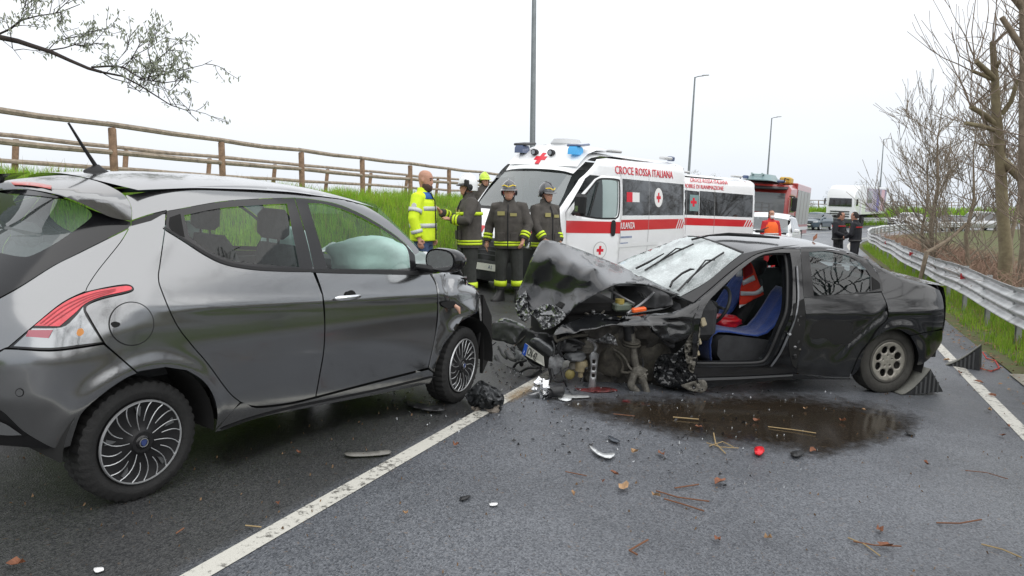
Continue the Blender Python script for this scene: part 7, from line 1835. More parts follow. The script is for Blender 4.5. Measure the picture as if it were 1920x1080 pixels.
# pollarded trunks at the right edge, traced on their own depth
def tree_root(px, depth, label, name='bare_tree'):
    g = ground_at(px, depth); return empty(name, Matrix.Translation(g), label, 'tree', 'bare trees behind the guard rail'), g
def limb(mb, g, pts, depth, r0, r1, n=8, dy=0.):
    P = [at_depth(x, y, depth + dy * i / len(pts)) - g for i, (x, y) in enumerate(pts)]
    P2 = [Vector(q) for q in P]; mb.tube(P2, list(np.linspace(r0, r1, len(P2))), n); return P2
def pollard():
    rt, g = tree_root(1882, 14.2, 'pollarded trunk with sawn-off limbs behind the guard rail at right'); rs = random.Random(4)
    mb = MB(); base = at_depth(1884, 540, 14.2) - g
    P = [Vector((base.x, 0, -.2))] + [at_depth(x, y, 14.2) - g for x, y in ((1886, 470), (1880, 400), (1877, 330), (1874, 270), (1868, 210), (1866, 150), (1861, 78))]
    mb.tube(P, [.14, .115, .10, .095, .09, .08, .065, .05], 12); mb.build('trunk', M_BARK2, rt, 60)
    for pts, r0, r1 in (([(1866, 150), (1852, 135), (1830, 115)], .055, .045), ([(1864, 150), (1840, 140), (1823, 133)], .04, .03), ([(1868, 235), (1845, 215), (1820, 200)], .055, .045), ([(1868, 245), (1840, 236), (1810, 231)], .045, .038), ([(1878, 215), (1896, 190), (1908, 150)], .05, .035), ([(1876, 300), (1900, 320), (1925, 345)], .09, .075), ([(1868, 130), (1874, 115)], .03, .03), ([(1866, 275), (1850, 272), (1836, 270)], .02, .015)):
        mb = MB(); limb(mb, g, pts, 14.2, r0, r1, 8, -.3); mb.build('sawn_limb', M_BARK2, rt, 60)
    tw = MB()
    for k in range(46):
        x0, y0 = rs.choice([(1830, 115), (1820, 200), (1861, 82), (1906, 155), (1868, 180), (1875, 260), (1880, 330), (1824, 134), (1884, 400), (1872, 220)])
        p = at_depth(x0, y0, 14.2 + rs.uniform(-.3, .3)) - g; grow(tw, p, (rs.gauss(0, .5), rs.gauss(0, .5), rs.uniform(.2, 1.2)), rs.uniform(.6, 1.7), .013, 1, rs, .5, .5, 3, 5, .0045, .10)
    for pts in ([(1826, 120), (1800, 105), (1786, 70), (1784, 50)], [(1828, 117), (1822, 60), (1829, 0), (1829, -60)]): limb(tw, g, pts, 14.2, .012, .005, 5)
    tw.build('twig_shoots', M_TWIG, rt, 60)
pollard()
def pollard2():
    rt, g = tree_root(1926, 13.6, 'second thick trunk cut by the right picture edge'); rs = random.Random(9)
    mb = MB(); P = [Vector((0, 0, -.2))] + [at_depth(x, y, 13.6) - g for x, y in ((1926, 450), (1922, 330), (1921, 200), (1922, 90), (1919, 10), (1918, -60))]
    mb.tube(P, [.12, .105, .10, .09, .08, .07, .06], 12); mb.build('trunk', M_BARK, rt, 60)
    mb = MB(); limb(mb, g, [(1920, 95), (1900, 65), (1878, 32)], 13.6, .06, .045); mb.build('sawn_limb', M_BARK, rt, 60); mb = MB(); limb(mb, g, [(1922, 20), (1906, 0), (1895, -12)], 13.6, .07, .06); mb.build('sawn_limb', M_BARK, rt, 60)
    tw = MB()
    for k in range(40):
        y0 = rs.uniform(-20, 430); p = at_depth(1920, y0, 13.6 + rs.uniform(-.3, .3)) - g; grow(tw, p, (rs.gauss(-.4, .6), rs.gauss(0, .6), rs.uniform(.1, 1.0)), rs.uniform(.5, 1.5), .012, 1, rs, .5, .55, 3, 5, .0045, .12)
    tw.build('twig_shoots', M_TWIG, rt, 60)
pollard2()
def slender(px, depth, h, seed, label, m, lev=3, kids=5, r=.07, spread=.55, fork=True, name='bare_tree'):
    rt, g = tree_root(px, depth, label, name); rs = random.Random(seed)
    mb = MB(); P = [Vector((0, 0, -.2)), Vector((.03, 0, h * .12)), Vector((-.05, .05, h * .3)), Vector((.06, 0, h * .5)), Vector((.0, .05, h * .75)), Vector((.08, 0, h))]
    mb.tube(P, [r * 1.1, r, r * .85, r * .6, r * .3, .006], 8); mb.build('trunk', m, rt, 60)
    tw = MB()
    for k in range(26):
        t = rs.uniform(.10, .97); i = int(t * 5); q = P[i].lerp(P[i + 1], t * 5 - i); a = rs.uniform(0, 6.28)
        grow(tw, q, (math.cos(a), math.sin(a), rs.uniform(.35, 1.3)), h * rs.uniform(.22, .46) * (1.15 - .6 * t), r * .42 * (1.1 - t), lev - 1, rs, .38, spread, kids, 5, .0055, .13)
    tw.build('branches', M_TWIGL, rt, 60)
    return rt
slender(1752, 20.5, 5.0, 21, 'slender young bare tree with fine upright twigs left of the pollarded trunk', M_BARK, 3, 5)
slender(1735, 22.5, 4.3, 23, 'thin bare sapling just left of the slender young tree', M_BARK, 3, 4, r=.05)
slender(1820, 18.0, 4.4, 33, 'bushy bare tree with dense twigs between the slender tree and the pollarded trunk', M_BARK, 3, 5, r=.055)
slender(1905, 17.0, 4.8, 37, 'bare twiggy tree behind the pollarded trunk at the right edge', M_BARK, 3, 5, r=.06)
# a long low bough reaching out from the slender tree
rt, g = tree_root(1702, 17.2, 'low grey bough arching out of the scrub beside the guard rail')
mb = MB(); P = [at_depth(x, y, 17.2 + .15 * i) - g for i, (x, y) in enumerate(((1738, 472), (1752, 466), (1775, 452), (1795, 436), (1812, 418)))]
mb.tube([Vector((.4, .2, -.2))] + P, [.05, .05, .048, .042, .034, .02], 8); mb.build('bough', M_BARK, rt, 60)
# scrub: uncountable reddish stems
def scrub(name, n, s0, s1, n0, n1, h0, h1, m, seed):
    rs = random.Random(seed); mb = MB()
    for k in range(n):
        s_ = rs.uniform(s0, s1); q = rs.uniform(n0, n1); x, y = sn2xy(s_, q); z = ground_sn(s_, q)
        a = rs.uniform(0, 6.28); L = rs.uniform(h0, h1); d = Vector((math.cos(a) * rs.uniform(.2, .9), math.sin(a) * rs.uniform(.2, .9), 1)).normalized()
        bend = Vector((rs.gauss(0, .25), rs.gauss(0, .25), -.15)); p = Vector((x, y, z - .05)); P = [p, p + d * L * .4, p + d * L * .7 + bend * L * .25, p + d * L + bend * L * .7]
        mb.tube(P, [.008, .0065, .005, .0035], 3, caps=False)
        for j in range(3):
            t = rs.uniform(.3, .9); b = P[1].lerp(P[3], t); e = b + Vector((rs.gauss(0, .3), rs.gauss(0, .3), rs.uniform(0, .4))) * L * .5; mb.tube([b, (b + e) / 2 + Vector((0, 0, .04)), e], [.005, .004, .0025], 3, caps=False)
    return struct(mb.build(name, m, None), 'stuff')
M_SCRUB = mat('reddish scrub', (.17, .095, .07), .9, col2=(.30, .21, .15), vscale=1.2)
scrub('scrub', 5200, 9, 42, 3.0, 6.6, .5, 1.3, M_SCRUB, 3)
scrub('scrub', 2200, -24, 11, 4.2, 9.0, 1.2, 3.0, M_SCRUB, 5)
# trees beside the road behind the camera's right shoulder (they show in the paint and glass)
for i, (s_, q, h_) in enumerate(((-3.0, 5.0, 6.5), (2.0, 6.2, 7.0), (6.2, 5.4, 6.0), (-8.0, 6.0, 7.5))):
    x, y = sn2xy(s_, q); rs = random.Random(60 + i); gz = ground_sn(s_, q)
    rt = empty('bare_tree', Matrix.Translation((x, y, gz)), ('bare roadside tree beyond the near guard rail, nearest the camera', 'bare roadside tree farther out in the scrub', 'bare roadside tree where the guard rail leaves the picture', 'tall bare roadside tree well behind the camera')[i], 'tree', 'bare trees behind the guard rail')
    mb = MB(); P = [Vector((0, 0, -.2)), Vector((.1, 0, h_ * .25)), Vector((-.1, .1, h_ * .5)), Vector((.1, 0, h_))]; mb.tube(P, [.17, .13, .10, .02], 8); mb.build('trunk', M_DKBR, rt, 60)
    tw = MB()
    for k in range(16): 
        t = rs.uniform(.2, .95); j = min(2, int(t * 3)); q_ = P[j].lerp(P[j + 1], t * 3 - j); a = rs.uniform(0, 6.28); grow(tw, q_, (math.cos(a), math.sin(a), rs.uniform(.2, .9)), h_ * rs.uniform(.25, .45), .06 * (1.1 - t), 2, rs, .3, .6, 4, 5, .010, .13)
    tw.build('branches', M_DKBR, rt, 60)
# overhanging limb, upper left: tree stands on the bank outside the frame
def overhang():
    D = 8.2; g0 = sn2xy(2.2, -9.6); gz = ground_sn(2.2, -9.6); g = Vector((*g0, gz)); rs = random.Random(77)
    rt = empty('overhanging_tree', Matrix.Translation(g), 'dark leaning limb with young drooping leaves reaching in at the upper left', 'tree')
    a0 = at_depth(-60, 52, D) - g
    mb = MB(); mb.tube([Vector((0, 0, -.2)), Vector((.0, .1, 1.2)), Vector((.1, .2, 2.4)), Vector((.05, .3, 3.6)), Vector((0, .3, 4.8)), Vector((-.2, .3, 6.2))], [.20, .17, .16, .13, .1, .05], 12); mb.build('trunk', M_DKBR, rt, 60)
    px = [(-60, 52), (0, 70), (33, 77), (60, 86), (95, 97), (130, 113), (165, 128), (190, 135)]
    mb = MB(); P = [Vector((.1, .25, 2.9))] + [at_depth(x, y, D) - g for x, y in px]
    if (P[1] - P[0]).length > .05: pass
    mb.tube(P, [.06, .042, .029, .027, .025, .022, .019, .017, .016], 9); mb.build('limb', M_DKBR, rt, 60)
    tw = MB(); tips = []
    def br(pts, r0, r1, dz=0., sub=10, L=.5, lev=1):
        Q = [at_depth(x, y, D + dz * i / len(pts)) - g for i, (x, y) in enumerate(pts)]; tw.tube(Q, list(np.linspace(r0 * .75, r1 * .8, len(Q))), 6)
        for k in range(int(sub * .72)):
            t = rs.uniform(.1, 1) * (len(Q) - 1); i = min(len(Q) - 2, int(t)); q = Q[i].lerp(Q[i + 1], t - i)
            grow(tw, q, (rs.uniform(-.3, 1), rs.gauss(0, .6), rs.uniform(-.1, .9)), L * rs.uniform(.35, .8), .005, lev, rs, .12, .7, 3, 4, .0028, .2, tips)
    br([(190, 135), (230, 143), (262, 160), (290, 178), (320, 197), (350, 207), (372, 228)], .017, .004, .2)
    br([(172, 126), (205, 124), (232, 126), (255, 142), (272, 150), (310, 155), (345, 150)], .016, .005, -.2)
    br([(190, 135), (210, 147), (240, 155), (264, 174)], .010, .005, .1, 7)
    br([(260, 150), (290, 142), (335, 133), (380, 122), (398, 113)], .009, .003, -.1, 9)
    br([(95, 94), (120, 90), (140, 84), (160, 88), (185, 80)], .011, .004, .3, 9)
    br([(90, 94), (105, 78), (150, 66), (215, 66)], .008, .003, .2, 9); br([(-20, 72), (20, 54), (40, 38), (70, 30), (110, 24), (150, 8)], .016, .005, .3, 14)
    br([(210, 128), (225, 108), (240, 92)], .006, .003, .1, 6); br([(235, 126), (250, 105), (275, 92), (310, 70)], .007, .003, -.1, 8); br([(262, 148), (285, 130), (300, 108)], .006, .003, -.2, 7); br([(265, 150), (320, 170), (345, 145), (372, 155)], .006, .003, -.2, 5)
    br([(40, 30), (48, 5), (60, -30)], .007, .003, .2, 8); br([(100, 28), (130, 0), (150, -20)], .007, .003, .2, 8); br([(5, 76), (25, 92), (40, 112)], .005, .003, .1, 4)
    tw.build('branches', M_DKBR, rt, 60)
    V, Fc = [], []
    for p, d in tips:
        for j in range(rs.randint(2, 4)):
            q = p + Vector((rs.gauss(0, .02), rs.gauss(0, .02), rs.gauss(0, .02))); L = rs.uniform(.03, .065); dr = Vector((rs.gauss(0, .5), rs.gauss(0, .5), -rs.uniform(.3, 1.2))).normalized(); sd = dr.orthogonal().normalized() * L * .16
            k = len(V); V += [q, q + dr * L * .5 + sd, q + dr * L, q + dr * L * .5 - sd]; Fc.append((k, k + 1, k + 2, k + 3))
    me = bpy.data.meshes.new('leaves'); me.from_pydata([tuple(v) for v in V], [], Fc); me.update(); o = link('leaves', me, leaf_mat('young leaves', (.22, .25, .18), (.36, .38, .29), 9., .5), rt); o['kind'] = 'stuff'
overhang()
# far hazy trees above the lorry and the ambulance roof
M_FAR_HAZE = mat('haze-tinted far crown', (.20, .205, .185), .95, col2=(.28, .28, .25), vscale=.5)  # distance haze put into the pale crown colour
def far_tree(px, py_top, w_px, depth, seed, label):
    rs = random.Random(seed); b = at_depth(px, 397, depth); g = Vector((b.x, b.y, -1.75)); top = at_depth(px, py_top, depth).z + 1.75; w = w_px / FPX * depth / 2
    rt = empty('far_tree', Matrix.Translation(g), label, 'tree', 'far trees on the horizon')
    mb = MB(); mb.tube([Vector((0, 0, -.5)), Vector((.1, 0, top * .35)), Vector((0, 0, top * .8))], [.35, .28, .08], 7); mb.build('trunk', M_BARK, rt)
    V, Fc = [], []
    for k in range(1500):
        u = Vector((rs.gauss(0, 1), rs.gauss(0, 1), rs.gauss(0, 1))).normalized() * rs.uniform(.25, 1) ** .5; lobe = 1 + .25 * noise.noise(u * 2.2 + Vector((seed, 0, 0)))
        c = Vector((u.x * w * lobe, u.y * w * lobe, top * .60 + u.z * top * .40 * lobe)); a = Vector((rs.gauss(0, 1), rs.gauss(0, 1), rs.gauss(0, 1))).normalized() * rs.uniform(.15, .5); e = Vector((rs.gauss(0, 1), rs.gauss(0, 1), rs.gauss(0, 1))).normalized() * .16
        i = len(V); V += [c, c + a, c + a + e]; Fc.append((i, i + 1, i + 2))
    me = bpy.data.meshes.new('crown'); me.from_pydata([tuple(v) for v in V], [], Fc); me.update(); o = link('crown', me, M_FAR_HAZE, rt); o['kind'] = 'stuff'
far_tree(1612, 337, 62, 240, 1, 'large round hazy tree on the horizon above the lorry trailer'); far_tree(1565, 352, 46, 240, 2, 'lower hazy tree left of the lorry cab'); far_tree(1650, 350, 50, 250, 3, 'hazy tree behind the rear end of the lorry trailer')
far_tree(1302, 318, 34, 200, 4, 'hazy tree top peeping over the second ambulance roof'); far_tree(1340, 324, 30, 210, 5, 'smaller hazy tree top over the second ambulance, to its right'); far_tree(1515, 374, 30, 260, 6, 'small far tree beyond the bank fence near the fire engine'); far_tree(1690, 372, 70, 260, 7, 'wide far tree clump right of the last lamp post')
# ================================================================== PUDDLE AND DEBRIS
def ground_sheet(name, px, step, lift, m, kind='structure', rough=0.):
    P = smooth_poly(px); V, T = tri_region(np.array(P), step)
    bd = np.array(P); pts = [on_ground(v[0], v[1], lift) for v in V]
    me = bpy.data.meshes.new(name); me.from_pydata([tuple(p) for p in pts], [], [tuple(int(i) for i in t) for t in T]); me.update()
    dens = []
    for i in range(len(bd)):
        a, b = bd[i], bd[(i + 1) % len(bd)]
        for t in np.linspace(0, 1, 5)[:-1]: dens.append(a + (b - a) * t)
    dens = np.array(dens); asp = np.array([1., 2.6])
    dist = np.array([np.min(np.linalg.norm((dens - v) * asp, axis=1)) for v in V])
    at = me.attributes.new('edge', 'FLOAT', 'POINT'); at.data.foreach_set('value', dist.astype(np.float32))
    if me.polygons and me.polygons[0].normal.z < 0: me.flip_normals()
    return struct(link(name, me, m), kind)
def wet_mat(name, col, rough, fade, opac, n_sc=9., spec=.6):
    m = bpy.data.materials.new(name); m.use_nodes = True; t = m.node_tree; N = t.nodes.new; L = t.links.new
    b = t.nodes['Principled BSDF']; b.inputs['Base Color'].default_value = (*col, 1); b.inputs['Roughness'].default_value = rough; b.inputs['Specular IOR Level'].default_value = spec
    at = N('ShaderNodeAttribute'); at.attribute_name = 'edge'; tc = N('ShaderNodeTexCoord'); q = N('ShaderNodeTexNoise'); q.inputs['Scale'].default_value = n_sc; q.inputs['Detail'].default_value = 7; q.inputs['Roughness'].default_value = .7; L(tc.outputs['Object'], q.inputs['Vector'])
    mr = N('ShaderNodeMapRange'); mr.inputs[1].default_value = 0; mr.inputs[2].default_value = fade; L(at.outputs['Fac'], mr.inputs[0])
    ad = N('ShaderNodeMath'); ad.operation = 'ADD'; L(mr.outputs[0], ad.inputs[0]); L(q.outputs[0], ad.inputs[1])
    rp = N('ShaderNodeMapRange'); rp.inputs[1].default_value = .55; rp.inputs[2].default_value = 1.08; rp.inputs[4].default_value = opac; L(ad.outputs[0], rp.inputs[0])
    tr = N('ShaderNodeBsdfTransparent'); mx = N('ShaderNodeMixShader'); L(rp.outputs[0], mx.inputs[0]); L(tr.outputs[0], mx.inputs[1]); L(b.outputs[0], mx.inputs[2]); L(mx.outputs[0], t.nodes['Material Output'].inputs[0])
    # sand and grit on the film
    g = N('ShaderNodeTexNoise'); g.inputs['Scale'].default_value = 60; g.inputs['Detail'].default_value = 4; L(tc.outputs['Object'], g.inputs['Vector']); r2 = N('ShaderNodeValToRGB'); r2.color_ramp.elements[0].position = .55; r2.color_ramp.elements[0].color = (*col, 1); r2.color_ramp.elements[1].position = .75; r2.color_ramp.elements[1].color = (.10, .07, .04, 1); L(g.outputs[0], r2.inputs[0]); L(r2.outputs[0], b.inputs['Base Color'])
    bp = N('ShaderNodeBump'); bp.inputs['Strength'].default_value = .06; bp.inputs['Distance'].default_value = .004; L(g.outputs[0], bp.inputs['Height']); L(bp.outputs[0], b.inputs['Normal'])
    return m
ground_sheet('puddle', [(1010, 748), (1060, 738), (1180, 735), (1300, 733), (1400, 728), (1490, 727), (1560, 738), (1650, 752), (1735, 773), (1742, 790), (1725, 815), (1680, 835), (1620, 850), (1540, 866), (1450, 850), (1330, 838), (1230, 820), (1130, 795), (1050, 772)], 14, .004, wet_mat('oily puddle', (.020, .014, .008), .10, 120, .82, 11.))
ground_sheet('wet_patch', [(560, 745), (700, 715), (860, 765), (930, 740), (960, 715), (1000, 720), (960, 760), (880, 790), (800, 780), (650, 800), (420, 880), (400, 830)], 16, .003, wet_mat('damp film', (.02, .021, .023), .22, 60, .5, 5., .8))
ground_sheet('red_spill', [(1105, 741), (1160, 745), (1220, 757), (1200, 760), (1150, 752)], 8, .006, wet_mat('red fluid', (.16, .018, .022), .2, 20, .8, 30.))
# sandy smear on the painted line by the broken lamp
ground_sheet('sand_smear', [(940, 745), (965, 728), (1000, 718), (1010, 728), (985, 745), (955, 757)], 8, .006, wet_mat('wet sand', (.28, .20, .11), .7, 40, .85, 30.), 'stuff')
def px_sheet(name, px, label, cat, m, lift=.02, amp=.02, th=.004, step=6, fr=.12, group=None, seed=0):
    """thin bent scrap lying on the road"""
    V, T = tri_region(np.array(smooth_poly(px)), step); mb = MB()
    pts = [on_ground(v[0], v[1], lift + amp * (.5 + .5 * noise.noise((v[0] * fr, v[1] * fr, seed)))) for v in V]
    c = sum(pts, Vector()) / len(pts); mb.add([p - c for p in pts], [tuple(int(i) for i in t) for t in T]); o = mb.build(name, m, None, 30); o.location = c; solid(o, th, 0); tag(o, label, cat, group); return o
M_LEAFB = mat('dead leaf', (.20, .075, .035), .7, var=.4, vscale=30); M_LEAFT = mat('pale dead leaf', (.34, .21, .11), .75, var=.35, vscale=30)
px_sheet('plastic_strip', [(648, 849), (690, 848), (728, 844), (729, 851), (690, 855), (655, 855)], 'flat grey plastic strip lying left of the white centre line', 'debris', mat('grey strip', (.17, .165, .15), .6), .01, .01)
px_sheet('lens_shard', [(1105, 836), (1112, 839), (1130, 850), (1152, 850), (1148, 857), (1140, 859), (1125, 854), (1113, 846)], 'curved white lens shard lying on open asphalt', 'debris', mat('white lens', (.62, .64, .65), .2, coat=.6), .012, .02)
px_sheet('plastic_shard', [(1140, 817), (1150, 820), (1162, 827), (1158, 829), (1146, 826)], 'small dark grey shard beyond the white lens shard', 'debris', mat('dark shard', (.05, .06, .075), .35), .008, .02)
px_sheet('mirror_trim', [(755, 750), (790, 757), (815, 760), (833, 765), (828, 770), (800, 769), (765, 760)], 'black trim strip on the road under the nose of the hatchback', 'debris', M_PLAST, .02, .03)
px_sheet('paper_scrap', [(176, 1066), (192, 1064), (194, 1069), (180, 1073)], 'tiny white paper scrap at the lower left', 'debris', M_WHITE, .006, .008)
px_sheet('white_flake', [(918, 944), (932, 943), (931, 947), (920, 948)], 'tiny white paint flake on the asphalt right of the centre line', 'debris', M_WHITE, .006, .006)
px_sheet('black_sliver', [(862, 933), (878, 929), (882, 931), (866, 938)], 'narrow black plastic sliver right of the centre line', 'debris', M_PLAST, .006, .01)
px_sheet('white_scrap', [(1046, 747), (1060, 743), (1072, 748), (1062, 752)], 'small whitish scrap beside the broken lamp', 'debris', MATS['white lens'], .008, .01)
px_sheet('red_plastic_piece', [(1415, 842), (1421, 838), (1431, 840), (1432, 848), (1424, 853), (1416, 850)], 'small bright red plastic piece at the near edge of the puddle', 'debris', mat('bright red plastic', (.70, .01, .02), .3), .012, .03, .012)
px_sheet('black_rag', [(1482, 848), (1500, 845), (1508, 850), (1496, 856), (1486, 854)], 'black scrap right of the red piece by the puddle', 'debris', M_PLAST, .008, .02)
px_sheet('black_scrap', [(1697, 808), (1710, 810), (1716, 816), (1704, 814)], 'small black scrap near the right end of the puddle', 'debris', M_PLAST, .008, .02)
px_sheet('curved_trim', [(1052, 738), (1075, 741), (1100, 741), (1103, 745), (1070, 746), (1050, 742)], 'thin white edged trim lying just right of the broken lamp', 'debris', mat('pale trim', (.30, .31, .31), .4), .01, .01)
# mangled arch liner by the hatchback's front wheel
def heap():
    c = on_ground(912, 770); root = empty('arch_liner_wreckage', Matrix.Translation(c), 'mangled black wheel arch liner lying on the centre line by the hatchback wheel', 'debris')
    def sheet(nm, px, ctrl, m, amp, seed):
        V, T = tri_region(np.array(smooth_poly(px)), 4); D = rbf([(a, b, h) for a, b, h in ctrl])(V); pts = []
        for v, h in zip(V, D):
            n1 = noise.noise((v[0] * .09, v[1] * .09, seed)); g = on_ground(v[0], v[1], 0.); q = at_depth(v[0], v[1], g.y - .0)
            dd = h + amp * (1 - 2 * abs(n1)); pts.append(at_depth(v[0], v[1], c.y - .0 + dd) - c)
        mb = MB(); mb.add(pts, [tuple(int(i) for i in t) for t in T]); o = mb.build(nm, m, root, 22); solid(o, .006, 0)
    sheet('torn_sheet', [(872, 740, 0), (888, 724), (902, 713), (918, 722), (932, 728), (945, 745), (940, 768), (930, 778, 0), (915, 772), (893, 768), (880, 757)], [(872, 740, .05), (902, 713, .15), (945, 745, .0), (930, 778, -.04), (893, 768, -.02), (908, 742, -.1)], mat('scuffed liner plastic', (.022, .024, .026), .45, var=.5, vscale=14), .06, 1.)
    sheet('brown_underside', [(884, 762, 0), (900, 764), (920, 768), (932, 757), (940, 762), (932, 778, 0), (905, 774), (886, 771)], [(884, 762, .0), (920, 768, -.06), (940, 762, .0), (905, 774, -.05)], mat('muddy felt', (.15, .13, .11), .9, var=.4, vscale=20), .04, 4.)
    sheet('torn_fold', [(905, 722, 0), (925, 730), (940, 742), (935, 752), (915, 748), (900, 738)], [(905, 722, .0), (925, 730, -.08), (915, 748, -.12)], mat('pale torn plastic', (.06, .063, .067), .4), .05, 7.)
heap()
# broken headlamp lying below the number plate
def lamp_debris():
    c = on_ground(1022, 746); root = empty('broken_headlamp', Matrix.Translation(c), 'smashed silver headlamp unit lying on the road below the number plate', 'debris')
    mb = MB(); rs = random.Random(3); rings = []
    for i in range(11):
        ph = math.pi * i / 10; row = []
        for j in range(16):
            th = 2 * math.pi * j / 16; d = Vector((math.sin(ph) * math.cos(th), math.sin(ph) * math.sin(th), -math.cos(ph))); k = 1 + .55 * noise.noise(d * 2.7 + Vector((3, 1, 0))); row.append((-.02 + .075 * d.x * k, .0 + .06 * d.y * k, .075 + .075 * d.z * k))
        rings.append(row)
    mb.loft(rings); mb.build('reflector_bowl', mat('shattered chrome', (.75, .76, .78), .18, metal=1., var=.3, vscale=40, bump=.8, bscale=50), root, 25)
    mb = MB(); mb.lathe([(.04, -.04), (.045, .0), (.045, .09), (.035, .10), (.001, .10)], 18, M=Matrix.Translation((.05, -.02, .055)) @ Matrix.Rotation(R(-70), 4, 'Z')); mb.build('lamp_housing', M_PLAST, root, 40)
    mb = MB(); mb.lathe([(.034, -.02), (.04, .0), (.042, .02)], 18, M=Matrix.Translation((.03, -.05, .055)) @ Matrix.Rotation(R(160), 4, 'Z')); mb.build('lamp_ring', M_CHROME, root, 40)
    mb = MB(); mb.tube([(-.05, -.04, .05), (-.11, -.05, .035), (-.14, -.04, .03)], [.014, .010, .006], 7); mb.build('lamp_bracket', M_STEEL, root, 40)
lamp_debris()
# dead leaves and twigs: those that read singly
def zone(px, py):
    if 1020 < px < 1745 and py < 830: return 'in or at the rim of the brown puddle'
    if px > 1750: return 'beside the white edge line at right'
    if px < 1000: return 'on the darker lane left of the centre line' if px < 600 else 'near the white centre line'
    return 'in the near foreground, lower right' if py > 960 else ('right of the puddle, below the chock' if px > 1600 else 'on open asphalt below the puddle')
def leaf_at(px, py, L, yaw, m, label, k):
    c = on_ground(px, py, .012); mb = MB(); rs = random.Random(k)
    pts = [(-.5, 0), (-.25, .2), (.1, .26), (.35, .12), (.5, 0), (.32, -.14), (.05, -.25), (-.28, -.18)]
    V = [Vector((a * L, b * L, .012 + rs.uniform(-.010, .018))) for a, b in pts] + [Vector((0, 0, .004))]
    mb.add(V, [(8, i, (i + 1) % 8) for i in range(8)]); o = mb.build('dead_leaf', m, None); o.matrix_world = Matrix.Translation(c) @ Matrix.Rotation(yaw, 4, 'Z'); tag(o, label, 'leaf', 'dead leaves on the asphalt')
random.seed(19)
LV = [(1169, 915, .10), (1350, 905, .10), (1190, 849, .05), (1240, 852, .07), (1524, 846, .06), (1738, 872, .06), (1152, 890, .05), (1345, 1012, .05), (1440, 1010, .04), (1650, 995, .06), (1660, 1025, .07), (1880, 818, .06), (1835, 717, .10), (1860, 742, .08), (1775, 676, .08), (1800, 700, .07), (1310, 802, .05), (1510, 768, .05), (1620, 770, .05), (1418, 790, .05), (1075, 930, .04), (1130, 905, .04), (855, 835, .05), (1890, 800, .06), (1855, 770, .06), (1580, 790, .05), (1230, 930, .05), (30, 1060, .06), (520, 945, .04), (760, 965, .04), (560, 850, .04)]
for i, (x_, y_, L_) in enumerate(LV): leaf_at(x_, y_, L_ * 1.1, rnd(0, 6.28), random.choice([M_LEAFB, M_LEAFB, M_LEAFT]), ('large' if L_ >= .09 else 'small') + ' curled dead leaf ' + zone(x_, y_), i)
def twig(pts, r, m, i):
    P = [on_ground(x, y, .010 + rnd(0, .012)) for x, y in pts]; c = P[0].copy(); mb = MB(); mb.tube([p - c for p in P], r, 5); o = mb.build('twig', m, None, 60); o.location = c; tag(o, 'thin %s twig ' % ('straw' if m is M_TW1 else 'brown') + zone(*pts[0]), 'twig', 'twigs on the asphalt')
M_TW1 = mat('straw twig', (.30, .22, .11), .8); M_TW2 = mat('brown twig', (.16, .07, .035), .8)
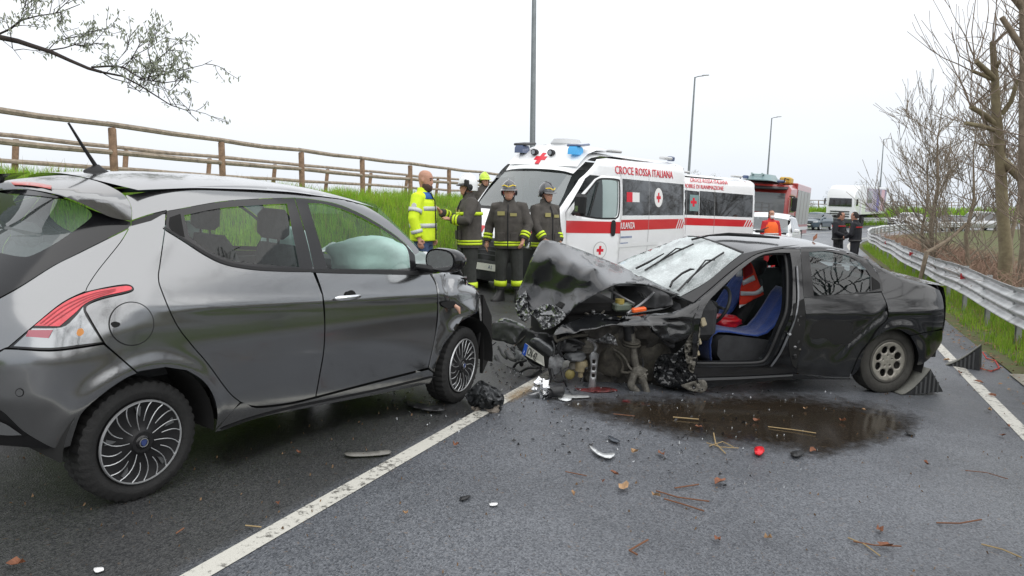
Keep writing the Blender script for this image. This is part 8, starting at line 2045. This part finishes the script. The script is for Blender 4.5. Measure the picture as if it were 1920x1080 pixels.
for i, (pts, m_) in enumerate([([(1325, 830), (1350, 838), (1385, 840)], M_TW1), ([(1338, 812), (1342, 832), (1360, 850)], M_TW1), ([(1330, 836), (1355, 828), (1375, 838)], M_TW1), ([(1230, 920), (1270, 932), (1330, 940)], M_TW2), ([(1245, 935), (1280, 945), (1320, 958)], M_TW2), ([(1265, 915), (1310, 908)], M_TW2), ([(1590, 1008), (1620, 1020), (1650, 1042)], M_TW1), ([(1600, 1015), (1640, 1022), (1690, 1024)], M_TW2), ([(1756, 980), (1800, 981), (1840, 974)], M_TW2), ([(1810, 882), (1850, 886), (1890, 898)], M_TW2), ([(1195, 1040), (1180, 1032), (1215, 1012)], M_TW2), ([(1060, 884), (1080, 888), (1100, 892)], M_TW2), ([(1840, 1020), (1880, 1030), (1915, 1045)], M_TW1), ([(1440, 800), (1490, 806), (1530, 812)], M_TW1), ([(1150, 776), (1190, 780)], M_TW2), ([(1262, 782), (1310, 786)], M_TW1), ([(460, 985), (490, 988)], M_TW1), ([(330, 1000), (345, 990)], M_TW2)]): twig(pts, rnd(.003, .005), m_, i)
# leaf litter along the verge and grit on the left lane: uncountable
def litter(name, n, s0, s1, n0, n1, m, size, seed, zf):
    rs = random.Random(seed); V, Fc = [], []
    for k in range(n):
        s_ = rs.uniform(s0, s1); q = rs.uniform(n0, n1); x, y = sn2xy(s_, q)
        if y < 1.2: continue
        z = zf(s_, q); a = rs.uniform(0, 6.28); L = size * rs.uniform(.5, 1.5); c, si = math.cos(a) * L, math.sin(a) * L; i = len(V)
        V += [(x + c, y + si, z + .006 + rs.uniform(0, .012)), (x - si * .4, y + c * .4, z + .010 + rs.uniform(0, .014)), (x - c, y - si, z + .005), (x + si * .4, y - c * .4, z + .006)]; Fc.append((i, i + 1, i + 2, i + 3))
    me = bpy.data.meshes.new(name); me.from_pydata(V, [], Fc); me.update(); return struct(link(name, me, m), 'stuff')
litter('leaf_litter', 2600, 4, 34, 1.85, 2.9, mat('leaf litter', (.18, .085, .045), .85, col2=(.28, .18, .10), vscale=9), .022, 5, lambda s, n: ground_sn(s, n) + .012)
litter('road_grit', 1300, 2.2, 14, -5.8, -2.2, mat('brown grit', (.20, .12, .06), .85, col2=(.10, .06, .03), vscale=9), .006, 6, road_z)
litter('road_grit', 500, 2.2, 12, -2.2, 1.7, MATS['brown grit'], .006, 8, road_z)
litter('crash_fragments', 420, 4.3, 7.4, -3.0, -.3, M_PLAST, .013, 9, road_z); litter('glass_crumbs', 260, 4.3, 7.6, -2.9, .2, mat('pale crumbs', (.42, .44, .45), .3), .006, 12, road_z)
# one leaf on the saloon roof
mb = MB(); c_ = AM @ (surf([(1531, 444)])[0] + Vector((0, 0, .02))); mb.add([(-.05, 0, 0), (0, .02, .02), (.05, 0, .035), (0, -.02, .01)], [(0, 1, 2, 3)]); o = mb.build('dead_leaf', M_LEAFB, None); o.location = c_; o.rotation_euler = (0, -.5, .6); tag(o, 'brown leaf stuck upright on the roof of the wrecked saloon', 'leaf')
